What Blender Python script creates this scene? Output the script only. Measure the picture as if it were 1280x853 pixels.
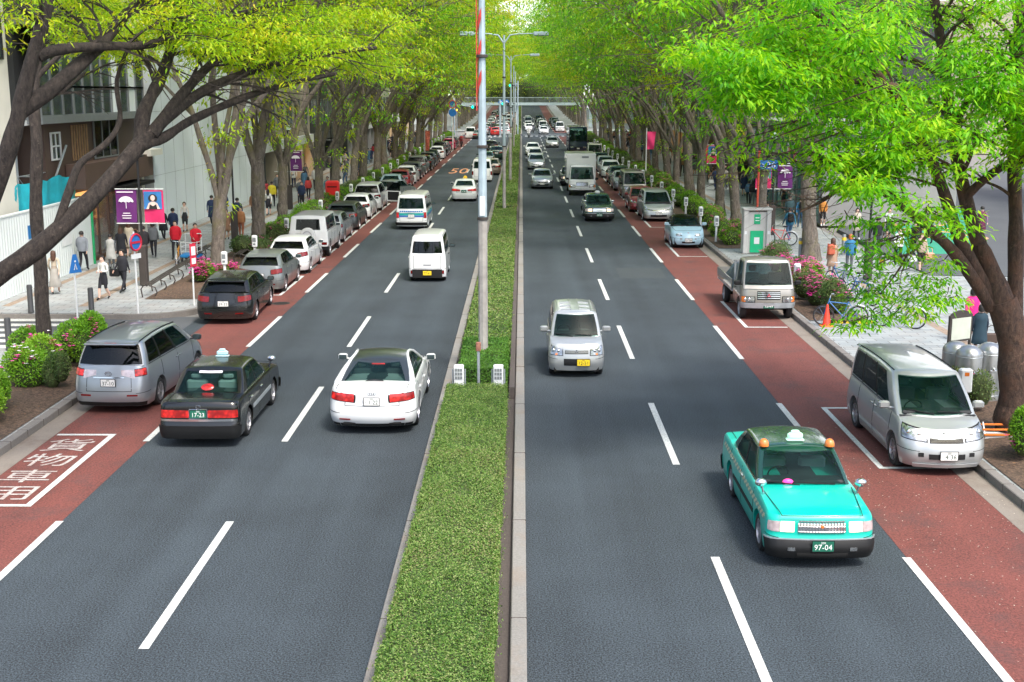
import bpy, bmesh, math, random
import numpy as np
from mathutils import Vector, Matrix
R = math.radians
for o in list(bpy.data.objects): bpy.data.objects.remove(o)
scene = bpy.context.scene
COL = scene.collection
rnd = random.Random(7)

# ---------------------------------------------------------------- camera
W0, H0 = 1280.0, 853.0
F = 1531.0; CAMH = 7.35
PITCH = math.atan((426.5 - 116) / F); YAW = math.atan(12 * math.cos(PITCH) / F)
cam_d = bpy.data.cameras.new('camera'); cam = bpy.data.objects.new('camera', cam_d); COL.objects.link(cam)
cam.location = (0, 0, CAMH); cam.rotation_euler = (R(90) - PITCH, 0, YAW)
cam_d.sensor_width = 36; cam_d.lens = 36 * F / W0; cam_d.clip_end = 3000; cam_d.clip_start = .1
scene.camera = cam
CM = cam.rotation_euler.to_matrix()

# ---------------------------------------------------------------- sky, sun, exposure
world = bpy.data.worlds.new('World'); scene.world = world; world.use_nodes = True
nt = world.node_tree; nt.nodes.clear()
sky = nt.nodes.new('ShaderNodeTexSky'); sky.sky_type = 'NISHITA'; sky.sun_disc = False
SUN_EL, SUN_AZ = R(56), R(148)
sky.sun_elevation = SUN_EL; sky.sun_rotation = SUN_AZ
sky.air_density = 1.0; sky.dust_density = 4.0; sky.ozone_density = 1.2
bg = nt.nodes.new('ShaderNodeBackground'); bg.inputs[1].default_value = 0.15
out = nt.nodes.new('ShaderNodeOutputWorld')
nt.links.new(sky.outputs[0], bg.inputs[0]); nt.links.new(bg.outputs[0], out.inputs[0])
sd = bpy.data.lights.new('sun', 'SUN'); sd.energy = 1.5; sd.angle = R(10); sd.color = (1, .98, .92)
sun = bpy.data.objects.new('sun', sd); COL.objects.link(sun)
dv = Vector((math.sin(SUN_AZ) * math.cos(SUN_EL), math.cos(SUN_AZ) * math.cos(SUN_EL), math.sin(SUN_EL)))
sun.rotation_euler = dv.to_track_quat('Z', 'Y').to_euler()
vs = scene.view_settings; vs.view_transform = 'Standard'; vs.look = 'None'; vs.gamma = 1; vs.use_curve_mapping = False
vs.exposure = 1.2
cy = scene.cycles; cy.max_bounces = 7; cy.diffuse_bounces = 5; cy.glossy_bounces = 3; cy.transmission_bounces = 4; cy.transparent_max_bounces = 6
cy.caustics_reflective = False; cy.caustics_refractive = False
cy.sample_clamp_indirect = 6

# ---------------------------------------------------------------- helpers
def zg(y):
    """height of the street: flat, then climbing gently in the distance"""
    return 0.0 if y < 215 else 5.5e-5 * (y - 215) ** 2 if y < 420 else 5.5e-5 * 205 ** 2 + .02 * (min(y, 520) - 420)
def ray(px, py):
    return CM @ Vector(((px - W0 / 2) / F, -(py - H0 / 2) / F, -1))
def gp(px, py, z=0.0):
    d = ray(px, py); t = (z - CAMH) / d.z
    return Vector((d.x * t, d.y * t, z))
def at(px, py, y):
    d = ray(px, py); t = y / d.y
    return Vector((d.x * t, y, CAMH + d.z * t))

def tag(o, label=None, cat=None, group=None, kind=None):
    if label: o['label'] = label
    if cat: o['category'] = cat
    if group: o['group'] = group
    if kind: o['kind'] = kind
    return o
def empty(name, loc, rz=0, **k):
    o = bpy.data.objects.new(name, None); COL.objects.link(o); o.location = loc; o.rotation_euler = (0, 0, rz)
    o.empty_display_size = .2
    return tag(o, **k)
def copy_tree(o, parent=None):
    c = o.copy(); COL.objects.link(c); c.parent = parent
    if parent: c.matrix_parent_inverse = o.matrix_parent_inverse
    for ch in list(o.children): copy_tree(ch, c)
    return c

class MB:
    """collects faces, builds one mesh"""
    def __init__(s): s.v = []; s.f = []; s.m = []; s.cur = 0
    def add(s, vs, fs, mi=None):
        b = len(s.v); s.v += [tuple(v) for v in vs]
        for f in fs: s.f.append(tuple(b + i for i in f)); s.m.append(s.cur if mi is None else mi)
        return s
    def box(s, x0, x1, y0, y1, z0, z1, mi=None, M=None, bev=0):
        if bev:
            b = bev
            pts = []; 
            for (z, q) in ((z0, b), (z0 + b, 0), (z1 - b, 0), (z1, b)):
                pts += [(x0 + q + b, y0 + q, z), (x1 - q - b, y0 + q, z), (x1 - q, y0 + q + b, z), (x1 - q, y1 - q - b, z), (x1 - q - b, y1 - q, z), (x0 + q + b, y1 - q, z), (x0 + q, y1 - q - b, z), (x0 + q, y0 + q + b, z)]
            fs = [tuple(range(7, -1, -1)), tuple(range(24, 32))]
            for k in range(3):
                for i in range(8): fs.append((k * 8 + i, k * 8 + (i + 1) % 8, k * 8 + 8 + (i + 1) % 8, k * 8 + 8 + i))
        else:
            pts = [(x, y, z) for z in (z0, z1) for y in (y0, y1) for x in (x0, x1)]
            fs = [(0, 2, 3, 1), (4, 5, 7, 6), (0, 1, 5, 4), (2, 6, 7, 3), (0, 4, 6, 2), (1, 3, 7, 5)]
        if M is not None: pts = [M @ Vector(p) for p in pts]
        return s.add(pts, fs, mi)
    def tube(s, pts, rad, n=8, mi=None, cap=True):
        pts = [Vector(p) for p in pts]
        if not hasattr(rad, '__len__'): rad = [rad] * len(pts)
        vs = []; up = None
        for i, p in enumerate(pts):
            d = (pts[min(i + 1, len(pts) - 1)] - pts[max(i - 1, 0)])
            if d.length < 1e-9: d = Vector((0, 0, 1))
            d.normalize()
            if up is None:
                up = d.orthogonal().normalized()
            else:
                up = (up - d * up.dot(d))
                up = up.normalized() if up.length > 1e-6 else d.orthogonal().normalized()
            w = d.cross(up)
            for k in range(n):
                a = 2 * math.pi * k / n
                vs.append(p + (up * math.cos(a) + w * math.sin(a)) * rad[i])
        fs = []
        for i in range(len(pts) - 1):
            for k in range(n):
                fs.append((i * n + k, i * n + (k + 1) % n, (i + 1) * n + (k + 1) % n, (i + 1) * n + k))
        if cap:
            fs.append(tuple(range(n - 1, -1, -1))); fs.append(tuple((len(pts) - 1) * n + k for k in range(n)))
        return s.add(vs, fs, mi)
    def lathe(s, prof, c=(0, 0, 0), n=24, mi=None, M=None, close=False, cap=True):
        """prof (r,z) revolved around local z"""
        vs = []
        for r, z in prof:
            for k in range(n):
                a = 2 * math.pi * k / n; vs.append(Vector((r * math.cos(a), r * math.sin(a), z)))
        fs = []
        m = len(prof)
        for i in range(m if close else m - 1):
            j = (i + 1) % m
            for k in range(n): fs.append((i * n + k, i * n + (k + 1) % n, j * n + (k + 1) % n, j * n + k))
        if not close and cap:
            if prof[0][0] > 1e-6: fs.append(tuple(range(n - 1, -1, -1)))
            if prof[-1][0] > 1e-6: fs.append(tuple((m - 1) * n + k for k in range(n)))
        if M is not None: vs = [M @ v for v in vs]
        c = Vector(c); vs = [v + c for v in vs]
        return s.add(vs, fs, mi)
    def ball(s, c, r, n=10, m=6, mi=None):
        if not hasattr(r, '__len__'): r = (r, r, r)
        vs = []
        for i in range(m + 1):
            t = math.pi * i / m
            for k in range(n):
                a = 2 * math.pi * k / n
                vs.append((c[0] + r[0] * math.sin(t) * math.cos(a), c[1] + r[1] * math.sin(t) * math.sin(a), c[2] + r[2] * math.cos(t)))
        fs = [(i * n + k, i * n + n + k, i * n + n + (k + 1) % n, i * n + (k + 1) % n) for i in range(m) for k in range(n)]
        return s.add(vs, fs, mi)
    def torus(s, c, Rr, r, n=24, m=8, M=None, mi=None, a0=0, a1=2 * math.pi):
        prof = [(Rr + r * math.cos(2 * math.pi * k / m), r * math.sin(2 * math.pi * k / m)) for k in range(m)]
        return s.lathe(prof, c, n, mi, M, close=True)
    def poly(s, pts, axis_fn, d, mi=None):
        """flat outline extruded: axis_fn(u,v,w)->xyz, depth d"""
        n = len(pts)
        vs = [axis_fn(u, v, 0) for u, v in pts] + [axis_fn(u, v, d) for u, v in pts]
        fs = [tuple(range(n)), tuple(range(2 * n - 1, n - 1, -1))] + [(i, (i + 1) % n, n + (i + 1) % n, n + i) for i in range(n)]
        return s.add(vs, fs, mi)
    def build(s, name, mats, parent=None, smooth=35, fix=True, loc=None, rz=0):
        me = bpy.data.meshes.new(name)
        me.from_pydata(s.v, [], s.f)
        if not isinstance(mats, (list, tuple)): mats = [mats]
        for m in mats: me.materials.append(m)
        if any(s.m): me.polygons.foreach_set('material_index', s.m)
        me.validate()
        if fix:
            bm = bmesh.new(); bm.from_mesh(me)
            bmesh.ops.remove_doubles(bm, verts=bm.verts, dist=1e-5)
            bmesh.ops.recalc_face_normals(bm, faces=bm.faces); bm.to_mesh(me); bm.free()
        if smooth:
            me.polygons.foreach_set('use_smooth', [True] * len(me.polygons))
            me.set_sharp_from_angle(angle=R(smooth))
        me.update()
        o = bpy.data.objects.new(name, me); COL.objects.link(o); o.parent = parent
        if loc is not None: o.location = loc
        o.rotation_euler = (0, 0, rz)
        return o

# ---------------------------------------------------------------- materials
def nodes_mat(name):
    m = bpy.data.materials.new(name); m.use_nodes = True
    t = m.node_tree; b = t.nodes['Principled BSDF']
    return m, t, b
def N(t, typ, **k):
    n = t.nodes.new(typ)
    for a, v in k.items():
        if a.startswith('i_'): n.inputs[a[2:].replace('_', ' ')].default_value = v
        else: setattr(n, a, v)
    return n
def c4(c): return (c[0], c[1], c[2], 1)
_mc = {}
def mat(name, col, rough=.6, metal=0, coat=0, emit=0, var=.12, scale=3.0, bump=0, spec=None, alpha=None, trans=0):
    """principled material whose colour drifts a little with noise"""
    key = (name,)
    if key in _mc: return _mc[key]
    m, t, b = nodes_mat(name)
    b.inputs['Roughness'].default_value = rough; b.inputs['Metallic'].default_value = metal
    if coat: b.inputs['Coat Weight'].default_value = coat; b.inputs['Coat Roughness'].default_value = .04
    if spec is not None: b.inputs['Specular IOR Level'].default_value = spec
    if trans: b.inputs['Transmission Weight'].default_value = trans
    if var > 0:
        tc = N(t, 'ShaderNodeTexCoord'); no = N(t, 'ShaderNodeTexNoise'); no.inputs['Scale'].default_value = scale; no.inputs['Detail'].default_value = 5
        t.links.new(tc.outputs['Object'], no.inputs['Vector'])
        mr = N(t, 'ShaderNodeMapRange'); mr.inputs['From Min'].default_value = .25; mr.inputs['From Max'].default_value = .75
        mr.inputs['To Min'].default_value = 1 - var; mr.inputs['To Max'].default_value = 1 + var
        t.links.new(no.outputs['Fac'], mr.inputs['Value'])
        mx = N(t, 'ShaderNodeVectorMath', operation='SCALE'); mx.inputs[0].default_value = col[:3]
        t.links.new(mr.outputs[0], mx.inputs['Scale']); t.links.new(mx.outputs[0], b.inputs['Base Color'])
        if bump:
            bp = N(t, 'ShaderNodeBump'); bp.inputs['Strength'].default_value = bump; bp.inputs['Distance'].default_value = .02
            t.links.new(no.outputs['Fac'], bp.inputs['Height']); t.links.new(bp.outputs[0], b.inputs['Normal'])
    else: b.inputs['Base Color'].default_value = c4(col)
    if emit:
        b.inputs['Emission Color'].default_value = c4(col); b.inputs['Emission Strength'].default_value = emit
    _mc[key] = m
    return m

def math_n(t, op, a, b=None, c=None, clamp=False):
    n = N(t, 'ShaderNodeMath', operation=op); n.use_clamp = clamp
    for i, x in enumerate((a, b, c)):
        if x is None: continue
        if hasattr(x, 'is_linked'): t.links.new(x, n.inputs[i])
        else: n.inputs[i].default_value = x
    return n.outputs[0]
def noise(t, vec, scale, detail=4, rough=.5):
    n = N(t, 'ShaderNodeTexNoise'); n.inputs['Scale'].default_value = scale; n.inputs['Detail'].default_value = detail; n.inputs['Roughness'].default_value = rough
    t.links.new(vec, n.inputs['Vector']); return n.outputs['Fac']
def mixc(t, fac, a, b, mode='MIX'):
    n = N(t, 'ShaderNodeMix', data_type='RGBA', blend_type=mode)
    if hasattr(fac, 'is_linked'): t.links.new(fac, n.inputs[0])
    else: n.inputs[0].default_value = fac
    for i, x in ((6, a), (7, b)):
        if hasattr(x, 'is_linked'): t.links.new(x, n.inputs[i])
        else: n.inputs[i].default_value = c4(x)
    return n.outputs[2]
def ramp(t, fac, lo, hi):
    n = N(t, 'ShaderNodeMapRange'); n.inputs['From Min'].default_value = lo; n.inputs['From Max'].default_value = hi
    t.links.new(fac, n.inputs['Value']); return n.outputs[0]
def bumpn(t, h, b, strength, dist=.01):
    bp = N(t, 'ShaderNodeBump'); bp.inputs['Strength'].default_value = strength; bp.inputs['Distance'].default_value = dist
    t.links.new(h, bp.inputs['Height']); t.links.new(bp.outputs[0], b.inputs['Normal'])
def ground_mat(name, col, speck=.5, fine=90, patch=.12, tint=None, stain=0.0, bump=.4, rough=.85, streak=False):
    m, t, b = nodes_mat(name)
    g = N(t, 'ShaderNodeNewGeometry').outputs['Position']
    f1 = noise(t, g, fine, 2, .7); f2 = noise(t, g, fine * 3.1, 1, .6); big = noise(t, g, .35, 5, .6)
    sp = math_n(t, 'ADD', math_n(t, 'MULTIPLY', math_n(t, 'SUBTRACT', f1, .5), speck * 2.0), math_n(t, 'MULTIPLY', math_n(t, 'SUBTRACT', f2, .5), speck * 1.2))
    sp = math_n(t, 'ADD', sp, math_n(t, 'MULTIPLY', math_n(t, 'SUBTRACT', big, .5), patch * 4))
    if streak:   # worn bands along the lanes
        mp = N(t, 'ShaderNodeMapping'); mp.inputs['Scale'].default_value = (1.1, .03, 1); t.links.new(g, mp.inputs['Vector'])
        s2 = noise(t, mp.outputs[0], 1.0, 3, .5); sp = math_n(t, 'ADD', sp, math_n(t, 'MULTIPLY', math_n(t, 'SUBTRACT', s2, .5), patch * 4))
    k = math_n(t, 'ADD', sp, 1.0)
    mx = N(t, 'ShaderNodeVectorMath', operation='SCALE'); mx.inputs[0].default_value = col[:3]; t.links.new(k, mx.inputs['Scale'])
    colr = mx.outputs[0]
    if tint:
        colr = mixc(t, math_n(t, 'MULTIPLY', ramp(t, noise(t, g, .9, 6, .7), .5, .72), .7), colr, tint)
    if stain:
        colr = mixc(t, math_n(t, 'MULTIPLY', ramp(t, noise(t, g, .55, 7, .75), .56, .72), stain), colr, tuple(c * .45 for c in col[:3]))
    t.links.new(colr, b.inputs['Base Color']); b.inputs['Roughness'].default_value = rough
    bumpn(t, f1, b, bump, .006)
    return m

M_asphalt = ground_mat('asphalt', (.035, .046, .054), speck=3.2, fine=38, patch=.26, streak=True, stain=.22, bump=.6)
M_asphalt2 = ground_mat('side_asphalt', (.085, .092, .1), speck=.4, fine=50, patch=.1, stain=.2)
M_red = ground_mat('red_lane_coating', (.150, .044, .034), speck=1.2, fine=26, patch=.16, tint=(.075, .045, .042), stain=.7, streak=True)
M_paint = ground_mat('road_paint', (.54, .55, .52), speck=1.0, fine=40, patch=.12, stain=.45, rough=.7)
M_orange = ground_mat('orange_road_paint', (.75, .33, .16), speck=.3, fine=40, patch=.06, rough=.7)
M_gutter = ground_mat('gutter_concrete', (.22, .19, .16), speck=.25, fine=30, patch=.12, tint=(.12, .08, .06), stain=.4)
M_kerb = ground_mat('kerb_concrete', (.19, .175, .16), speck=.35, fine=25, patch=.14, stain=.5)
M_kerb2 = ground_mat('pale_kerb_concrete', (.235, .225, .205), speck=.35, fine=25, patch=.12, tint=(.25, .19, .14), stain=.4)
M_channel = ground_mat('dark_channel', (.085, .07, .062), speck=.4, fine=25, patch=.15, stain=.4)
M_soil = ground_mat('bare_soil', (.095, .06, .04), speck=1.8, fine=14, patch=.3, tint=(.06, .045, .03), stain=.4, bump=1)
M_ground = ground_mat('ground_base', (.2, .19, .18), speck=.3, fine=10, patch=.1)
M_green = ground_mat('green_road_coating', (.03, .27, .17), speck=.2, fine=30, patch=.08, stain=.2)

def paver_mat(name, c1, c2, mortar, bw, bh, tint, rot=0):
    m, t, b = nodes_mat(name)
    g = N(t, 'ShaderNodeNewGeometry').outputs['Position']
    mp = N(t, 'ShaderNodeMapping'); mp.inputs['Rotation'].default_value = (0, 0, rot); t.links.new(g, mp.inputs['Vector'])
    br = N(t, 'ShaderNodeTexBrick'); br.offset = .5; t.links.new(mp.outputs[0], br.inputs['Vector'])
    br.inputs['Color1'].default_value = c4(c1); br.inputs['Color2'].default_value = c4(c2); br.inputs['Mortar'].default_value = c4(mortar)
    br.inputs['Scale'].default_value = 1; br.inputs['Brick Width'].default_value = bw; br.inputs['Row Height'].default_value = bh
    br.inputs['Mortar Size'].default_value = .012; br.inputs['Bias'].default_value = -.1
    big = noise(t, g, .5, 5, .6)
    c = mixc(t, math_n(t, 'MULTIPLY', ramp(t, noise(t, g, .8, 6, .7), .45, .75), .55), br.outputs['Color'], tint)
    f = noise(t, g, 40, 3, .6)
    k = math_n(t, 'ADD', math_n(t, 'MULTIPLY', f, .5), math_n(t, 'ADD', math_n(t, 'MULTIPLY', big, .5), .5))
    sc = N(t, 'ShaderNodeVectorMath', operation='SCALE'); t.links.new(c, sc.inputs[0]); t.links.new(k, sc.inputs['Scale'])
    t.links.new(sc.outputs[0], b.inputs['Base Color']); b.inputs['Roughness'].default_value = .75
    bumpn(t, br.outputs['Fac'], b, -.4, .01)
    return m
M_pave = paver_mat('grey_pavers', (.37, .395, .40), (.28, .305, .31), (.13, .125, .12), .62, .31, (.3, .24, .2))
M_paveR = paver_mat('pale_pavers', (.33, .36, .36), (.22, .25, .26), (.12, .115, .11), .62, .31, (.26, .225, .195))
M_paveb = paver_mat('brown_paver_band', (.33, .24, .17), (.27, .2, .15), (.14, .12, .1), .3, .3, (.24, .2, .17))

# leaves
def leaf_mat(name, cols, hue=None, seed=0, trans=.35, pw=.55):
    """foliage: every leaf gets its own tone, tones drift in patches over the crown"""
    m, t, b = nodes_mat(name)
    geo = N(t, 'ShaderNodeNewGeometry'); tc = N(t, 'ShaderNodeTexCoord')
    oi = N(t, 'ShaderNodeObjectInfo')
    addv = N(t, 'ShaderNodeVectorMath', operation='ADD'); t.links.new(tc.outputs['Object'], addv.inputs[0]); t.links.new(oi.outputs['Location'], addv.inputs[1])
    n1 = noise(t, addv.outputs[0], .55, 3, .6)
    f = math_n(t, 'ADD', math_n(t, 'MULTIPLY', geo.outputs['Random Per Island'], 1 - pw), math_n(t, 'MULTIPLY', ramp(t, n1, .28, .72), pw))
    cr = N(t, 'ShaderNodeValToRGB'); t.links.new(f, cr.inputs[0])
    el = cr.color_ramp.elements
    while len(el) < len(cols): el.new(.5)
    for i, c in enumerate(cols):
        el[i].position = i / (len(cols) - 1); el[i].color = c4(c)
    t.links.new(cr.outputs[0], b.inputs['Base Color']); b.inputs['Roughness'].default_value = .5
    b.inputs['Specular IOR Level'].default_value = .3
    tr = N(t, 'ShaderNodeBsdfTranslucent')
    sc = mixc(t, 1.0, cr.outputs[0], (1.5, 1.35, .6), 'MULTIPLY'); t.links.new(sc, tr.inputs[0])
    ms = N(t, 'ShaderNodeMixShader'); ms.inputs[0].default_value = trans
    t.links.new(b.outputs[0], ms.inputs[1]); t.links.new(tr.outputs[0], ms.inputs[2])
    t.links.new(ms.outputs[0], t.nodes['Material Output'].inputs[0])
    return m
ML_yellow = leaf_mat('young_zelkova_leaves', [(.05, .17, .008), (.17, .37, .010), (.34, .52, .014), (.52, .56, .022), (.62, .38, .06)], trans=.5)
ML_green = leaf_mat('fresh_zelkova_leaves', [(.03, .14, .014), (.08, .30, .018), (.18, .46, .022), (.36, .58, .03), (.54, .48, .06)], trans=.5)
ML_bright = leaf_mat('bright_zelkova_leaves', [(.025, .13, .006), (.07, .31, .008), (.18, .49, .012), (.38, .63, .02), (.56, .63, .05)], trans=.5)
ML_shrub = leaf_mat('azalea_leaves', [(.06, .17, .02), (.12, .30, .02), (.22, .42, .03), (.33, .48, .06)])
ML_shrubd = leaf_mat('dull_shrub_leaves', [(.04, .09, .03), (.07, .15, .04), (.14, .20, .06), (.22, .2, .08)])
ML_hedge = leaf_mat('box_hedge_leaves', [(.03, .07, .02), (.07, .16, .025), (.14, .26, .04), (.26, .33, .11), (.30, .20, .13)], trans=.25, pw=.3)
M_pink = mat('magenta_petals', (.75, .04, .35), .6, var=.25, scale=9)
M_white_petal = mat('white_petals', (.85, .8, .82), .6, var=.1)
M_leafcore = mat('dark_green_core', (.05, .07, .02), .9, var=.4, scale=9)  # dark green core inside shrubs and hedges, beneath the leaves

def bark_mat(name, c1, c2, moss=None):
    m, t, b = nodes_mat(name)
    tc = N(t, 'ShaderNodeTexCoord').outputs['Object']
    mp = N(t, 'ShaderNodeMapping'); mp.inputs['Scale'].default_value = (1, 1, .35); t.links.new(tc, mp.inputs['Vector'])
    n1 = noise(t, mp.outputs[0], 14, 8, .75); n2 = noise(t, tc, 1.6, 4, .6); n3 = noise(t, tc, 7, 6, .7)
    c = mixc(t, ramp(t, n1, .35, .65), c1, c2)
    c = mixc(t, math_n(t, 'MULTIPLY', ramp(t, n3, .6, .68), .6), c, tuple(min(1, x * 2.1) for x in c2))
    if moss: c = mixc(t, math_n(t, 'MULTIPLY', ramp(t, n2, .5, .68), .75), c, moss)
    t.links.new(c, b.inputs['Base Color']); b.inputs['Roughness'].default_value = .9
    bumpn(t, math_n(t, 'ADD', n1, math_n(t, 'MULTIPLY', n3, .6)), b, 1.0, .07)
    return m
M_bark = bark_mat('grey_bark', (.075, .06, .05), (.22, .19, .155), (.15, .14, .04))
M_barkd = bark_mat('dark_bark', (.012, .009, .008), (.075, .058, .048))
M_barkr = bark_mat('russet_bark', (.035, .022, .018), (.13, .075, .052), (.15, .07, .04))

# vehicle materials
def paint(name, col, metal=0.0, rough=.32, coat=.9):
    m, t, b = nodes_mat(name + '_paint')
    tc = N(t, 'ShaderNodeTexCoord').outputs['Object']
    n = noise(t, tc, 2.2, 5, .6)
    k = N(t, 'ShaderNodeMapRange'); k.inputs['To Min'].default_value = .93; k.inputs['To Max'].default_value = 1.05; t.links.new(n, k.inputs['Value'])
    s = N(t, 'ShaderNodeVectorMath', operation='SCALE'); s.inputs[0].default_value = col; t.links.new(k.outputs[0], s.inputs['Scale'])
    # road dust low on the body
    sx = N(t, 'ShaderNodeSeparateXYZ'); t.links.new(tc, sx.inputs[0])
    d = N(t, 'ShaderNodeMapRange'); d.inputs['From Min'].default_value = .55; d.inputs['From Max'].default_value = .15; t.links.new(sx.outputs[2], d.inputs['Value'])
    c = mixc(t, math_n(t, 'MULTIPLY', math_n(t, 'MULTIPLY', d.outputs[0], n), .35), s.outputs[0], (.16, .14, .12))
    t.links.new(c, b.inputs['Base Color'])
    b.inputs['Metallic'].default_value = metal; b.inputs['Roughness'].default_value = rough
    b.inputs['Coat Weight'].default_value = coat; b.inputs['Coat Roughness'].default_value = .05
    return m
P = dict(silver=paint('silver', (.36, .39, .42), .6, .34), silver2=paint('pale_silver', (.43, .45, .45), .5, .36),
         white=paint('white', (.70, .72, .72)), black=paint('black', (.004, .0045, .005), 0, .22, .45),
         teal=paint('turquoise', (.0, .46, .36), 0, .3, .5), dgreen=paint('dark_green', (.006, .045, .032), 0, .25),
         grey=paint('charcoal', (.035, .042, .045), .4, .35, .6), mid=paint('mid_grey', (.2, .22, .22), .5, .35),
         beige=paint('champagne', (.30, .29, .26), .45, .38), red=paint('dark_red', (.22, .012, .018), .2, .3),
         blue=paint('pale_blue', (.42, .62, .72), 0, .3), lblue=paint('ice_blue', (.33, .45, .5), .4, .35),
         magenta=paint('magenta', (.4, .02, .08), .2, .3), navy=paint('navy', (.01, .02, .045), .1, .3),
         green=paint('bottle_green', (.012, .05, .04), 0, .25), brown=paint('bronze', (.25, .2, .16), .5, .35),
         cream=paint('cream', (.66, .63, .55), 0, .4), brightred=paint('bright_red', (.5, .02, .02), 0, .35))
def glass_mat(name, col, rough=.03, clear=0.0, tint=(.5, .68, .64)):
    m, t, b = nodes_mat(name)
    tc = N(t, 'ShaderNodeTexCoord').outputs['Object']
    n = noise(t, tc, 1.8, 3, .5)
    c = mixc(t, ramp(t, n, .4, .65), col, tuple(x * .4 for x in col)); t.links.new(c, b.inputs['Base Color'])
    b.inputs['Roughness'].default_value = rough; b.inputs['Specular IOR Level'].default_value = .75; b.inputs['IOR'].default_value = 1.5
    bumpn(t, noise(t, tc, 1.1, 2, .5), b, .05, .05)
    if clear:
        tr = N(t, 'ShaderNodeBsdfTransparent'); tr.inputs[0].default_value = c4(tint)
        lw = N(t, 'ShaderNodeLayerWeight'); lw.inputs['Blend'].default_value = .35
        k = math_n(t, 'MULTIPLY', math_n(t, 'SUBTRACT', 1.0, lw.outputs['Fresnel'], clamp=True), clear)
        ms = N(t, 'ShaderNodeMixShader'); t.links.new(k, ms.inputs[0]); t.links.new(b.outputs[0], ms.inputs[1]); t.links.new(tr.outputs[0], ms.inputs[2])
        t.links.new(ms.outputs[0], t.nodes['Material Output'].inputs[0])
    return m
M_glass = glass_mat('tinted_car_glass', (.01, .04, .037), clear=.8); M_glassd = glass_mat('dark_privacy_glass', (.004, .006, .006), clear=.55, tint=(.2, .24, .24))
M_seat = mat('seat_fabric', (.09, .095, .10), .9, var=.2); M_seatw = mat('white_seat_cover', (.5, .55, .55), .8, var=.1); M_cabin = mat('cabin_trim', (.03, .032, .034), .8, var=.3)
M_wglass = glass_mat('building_glass', (.05, .075, .08), .05)
M_tyre = mat('tyre_rubber', (.018, .018, .019), .75, var=.3, scale=12)
M_rim = mat('alloy_rim', (.5, .5, .52), .3, .9, var=.1)
M_chrome = mat('chrome', (.75, .76, .78), .12, 1, var=.03)
M_blackp = mat('black_plastic', (.010, .0105, .011), .5, var=.2, spec=.3)
M_under = mat('underbody_black', (.008, .008, .008), .9, var=.2)
M_head = mat('headlight_lens', (.30, .32, .33), .15, .75, coat=1, var=.7, scale=13)
M_headlit = mat('lit_headlight', (1, .78, .5), .2, emit=.55, var=.5, scale=12)
M_amber = mat('amber_lens', (.75, .2, .03), .2, coat=1, var=.2, scale=9)
M_tail = mat('red_lens', (.16, .002, .003), .25, coat=.3, var=.4, scale=12)
M_taillit = mat('lit_red_lens', (.85, .008, .012), .3, emit=.42, var=.3, scale=16)
def lit_lens():
    m, t, b = nodes_mat('lit_red_lens'); tc = N(t, 'ShaderNodeTexCoord').outputs['Object']
    v = N(t, 'ShaderNodeTexVoronoi'); v.inputs['Scale'].default_value = 14; t.links.new(tc, v.inputs['Vector'])
    n = noise(t, tc, 6, 2)
    k = math_n(t, 'MULTIPLY', math_n(t, 'SUBTRACT', .9, v.outputs['Distance'], clamp=True), ramp(t, n, .35, .7))
    b.inputs['Base Color'].default_value = (.22, .003, .004, 1); b.inputs['Roughness'].default_value = .3; b.inputs['Coat Weight'].default_value = .5
    b.inputs['Emission Color'].default_value = (1, .04, .03, 1); t.links.new(math_n(t, 'MULTIPLY', k, .9), b.inputs['Emission Strength'])
    return m
M_taillit = lit_lens()
M_clearr = mat('clear_rear_lens', (.6, .5, .5), .15, .3, coat=1, var=.3, scale=12)
M_platew = mat('white_plate', (.78, .78, .75), .5, var=.03); M_platey = mat('yellow_plate', (.85, .6, .02), .5, var=.03); M_plateg = mat('green_plate', (.01, .13, .08), .5, var=.03)
M_ink = mat('plate_ink', (.02, .06, .04), .5, var=0); M_inkw = mat('white_ink', (.85, .85, .82), .5, var=0); M_inkk = mat('black_ink', (.02, .02, .02), .5, var=0)
M_seam = mat('panel_gap', (.006, .006, .006), .8, var=0)
M_steel = mat('galvanised_steel', (.42, .46, .49), .45, .6, var=.18, scale=4)
M_pole = mat('blue_grey_pole_paint', (.36, .45, .50), .5, .2, var=.2, scale=3)
M_poleb = mat('weathered_pole_base', (.34, .32, .3), .8, var=.25, scale=5, bump=.3)
M_white = mat('white_painted_metal', (.72, .74, .74), .5, var=.08)
M_black = mat('black_painted_metal', (.02, .02, .022), .5, .3, var=.2)
M_brownm = mat('brown_painted_metal', (.06, .05, .045), .6, .2, var=.2)

def text_obj(body, name, m, size, parent=None, M=None, depth=.002, flip=False, res=2, xs=1.0, align='CENTER'):
    """lettering as a real mesh, centred at origin in local XY, transformed by M"""
    c = bpy.data.curves.new(name, 'FONT'); c.body = body; c.size = size; c.align_x = align; c.align_y = 'CENTER'; c.extrude = depth; c.resolution_u = res
    o = bpy.data.objects.new(name, c); COL.objects.link(o)
    dg = bpy.context.evaluated_depsgraph_get(); dg.update()
    me = bpy.data.meshes.new_from_object(o.evaluated_get(dg)); bpy.data.objects.remove(o)
    me.materials.clear(); me.materials.append(m)
    S = Matrix.Diagonal((xs, 1, 1, 1))
    me.transform((M if M is not None else Matrix()) @ S)
    ob = bpy.data.objects.new(name, me); COL.objects.link(ob); ob.parent = parent
    return ob
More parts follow.
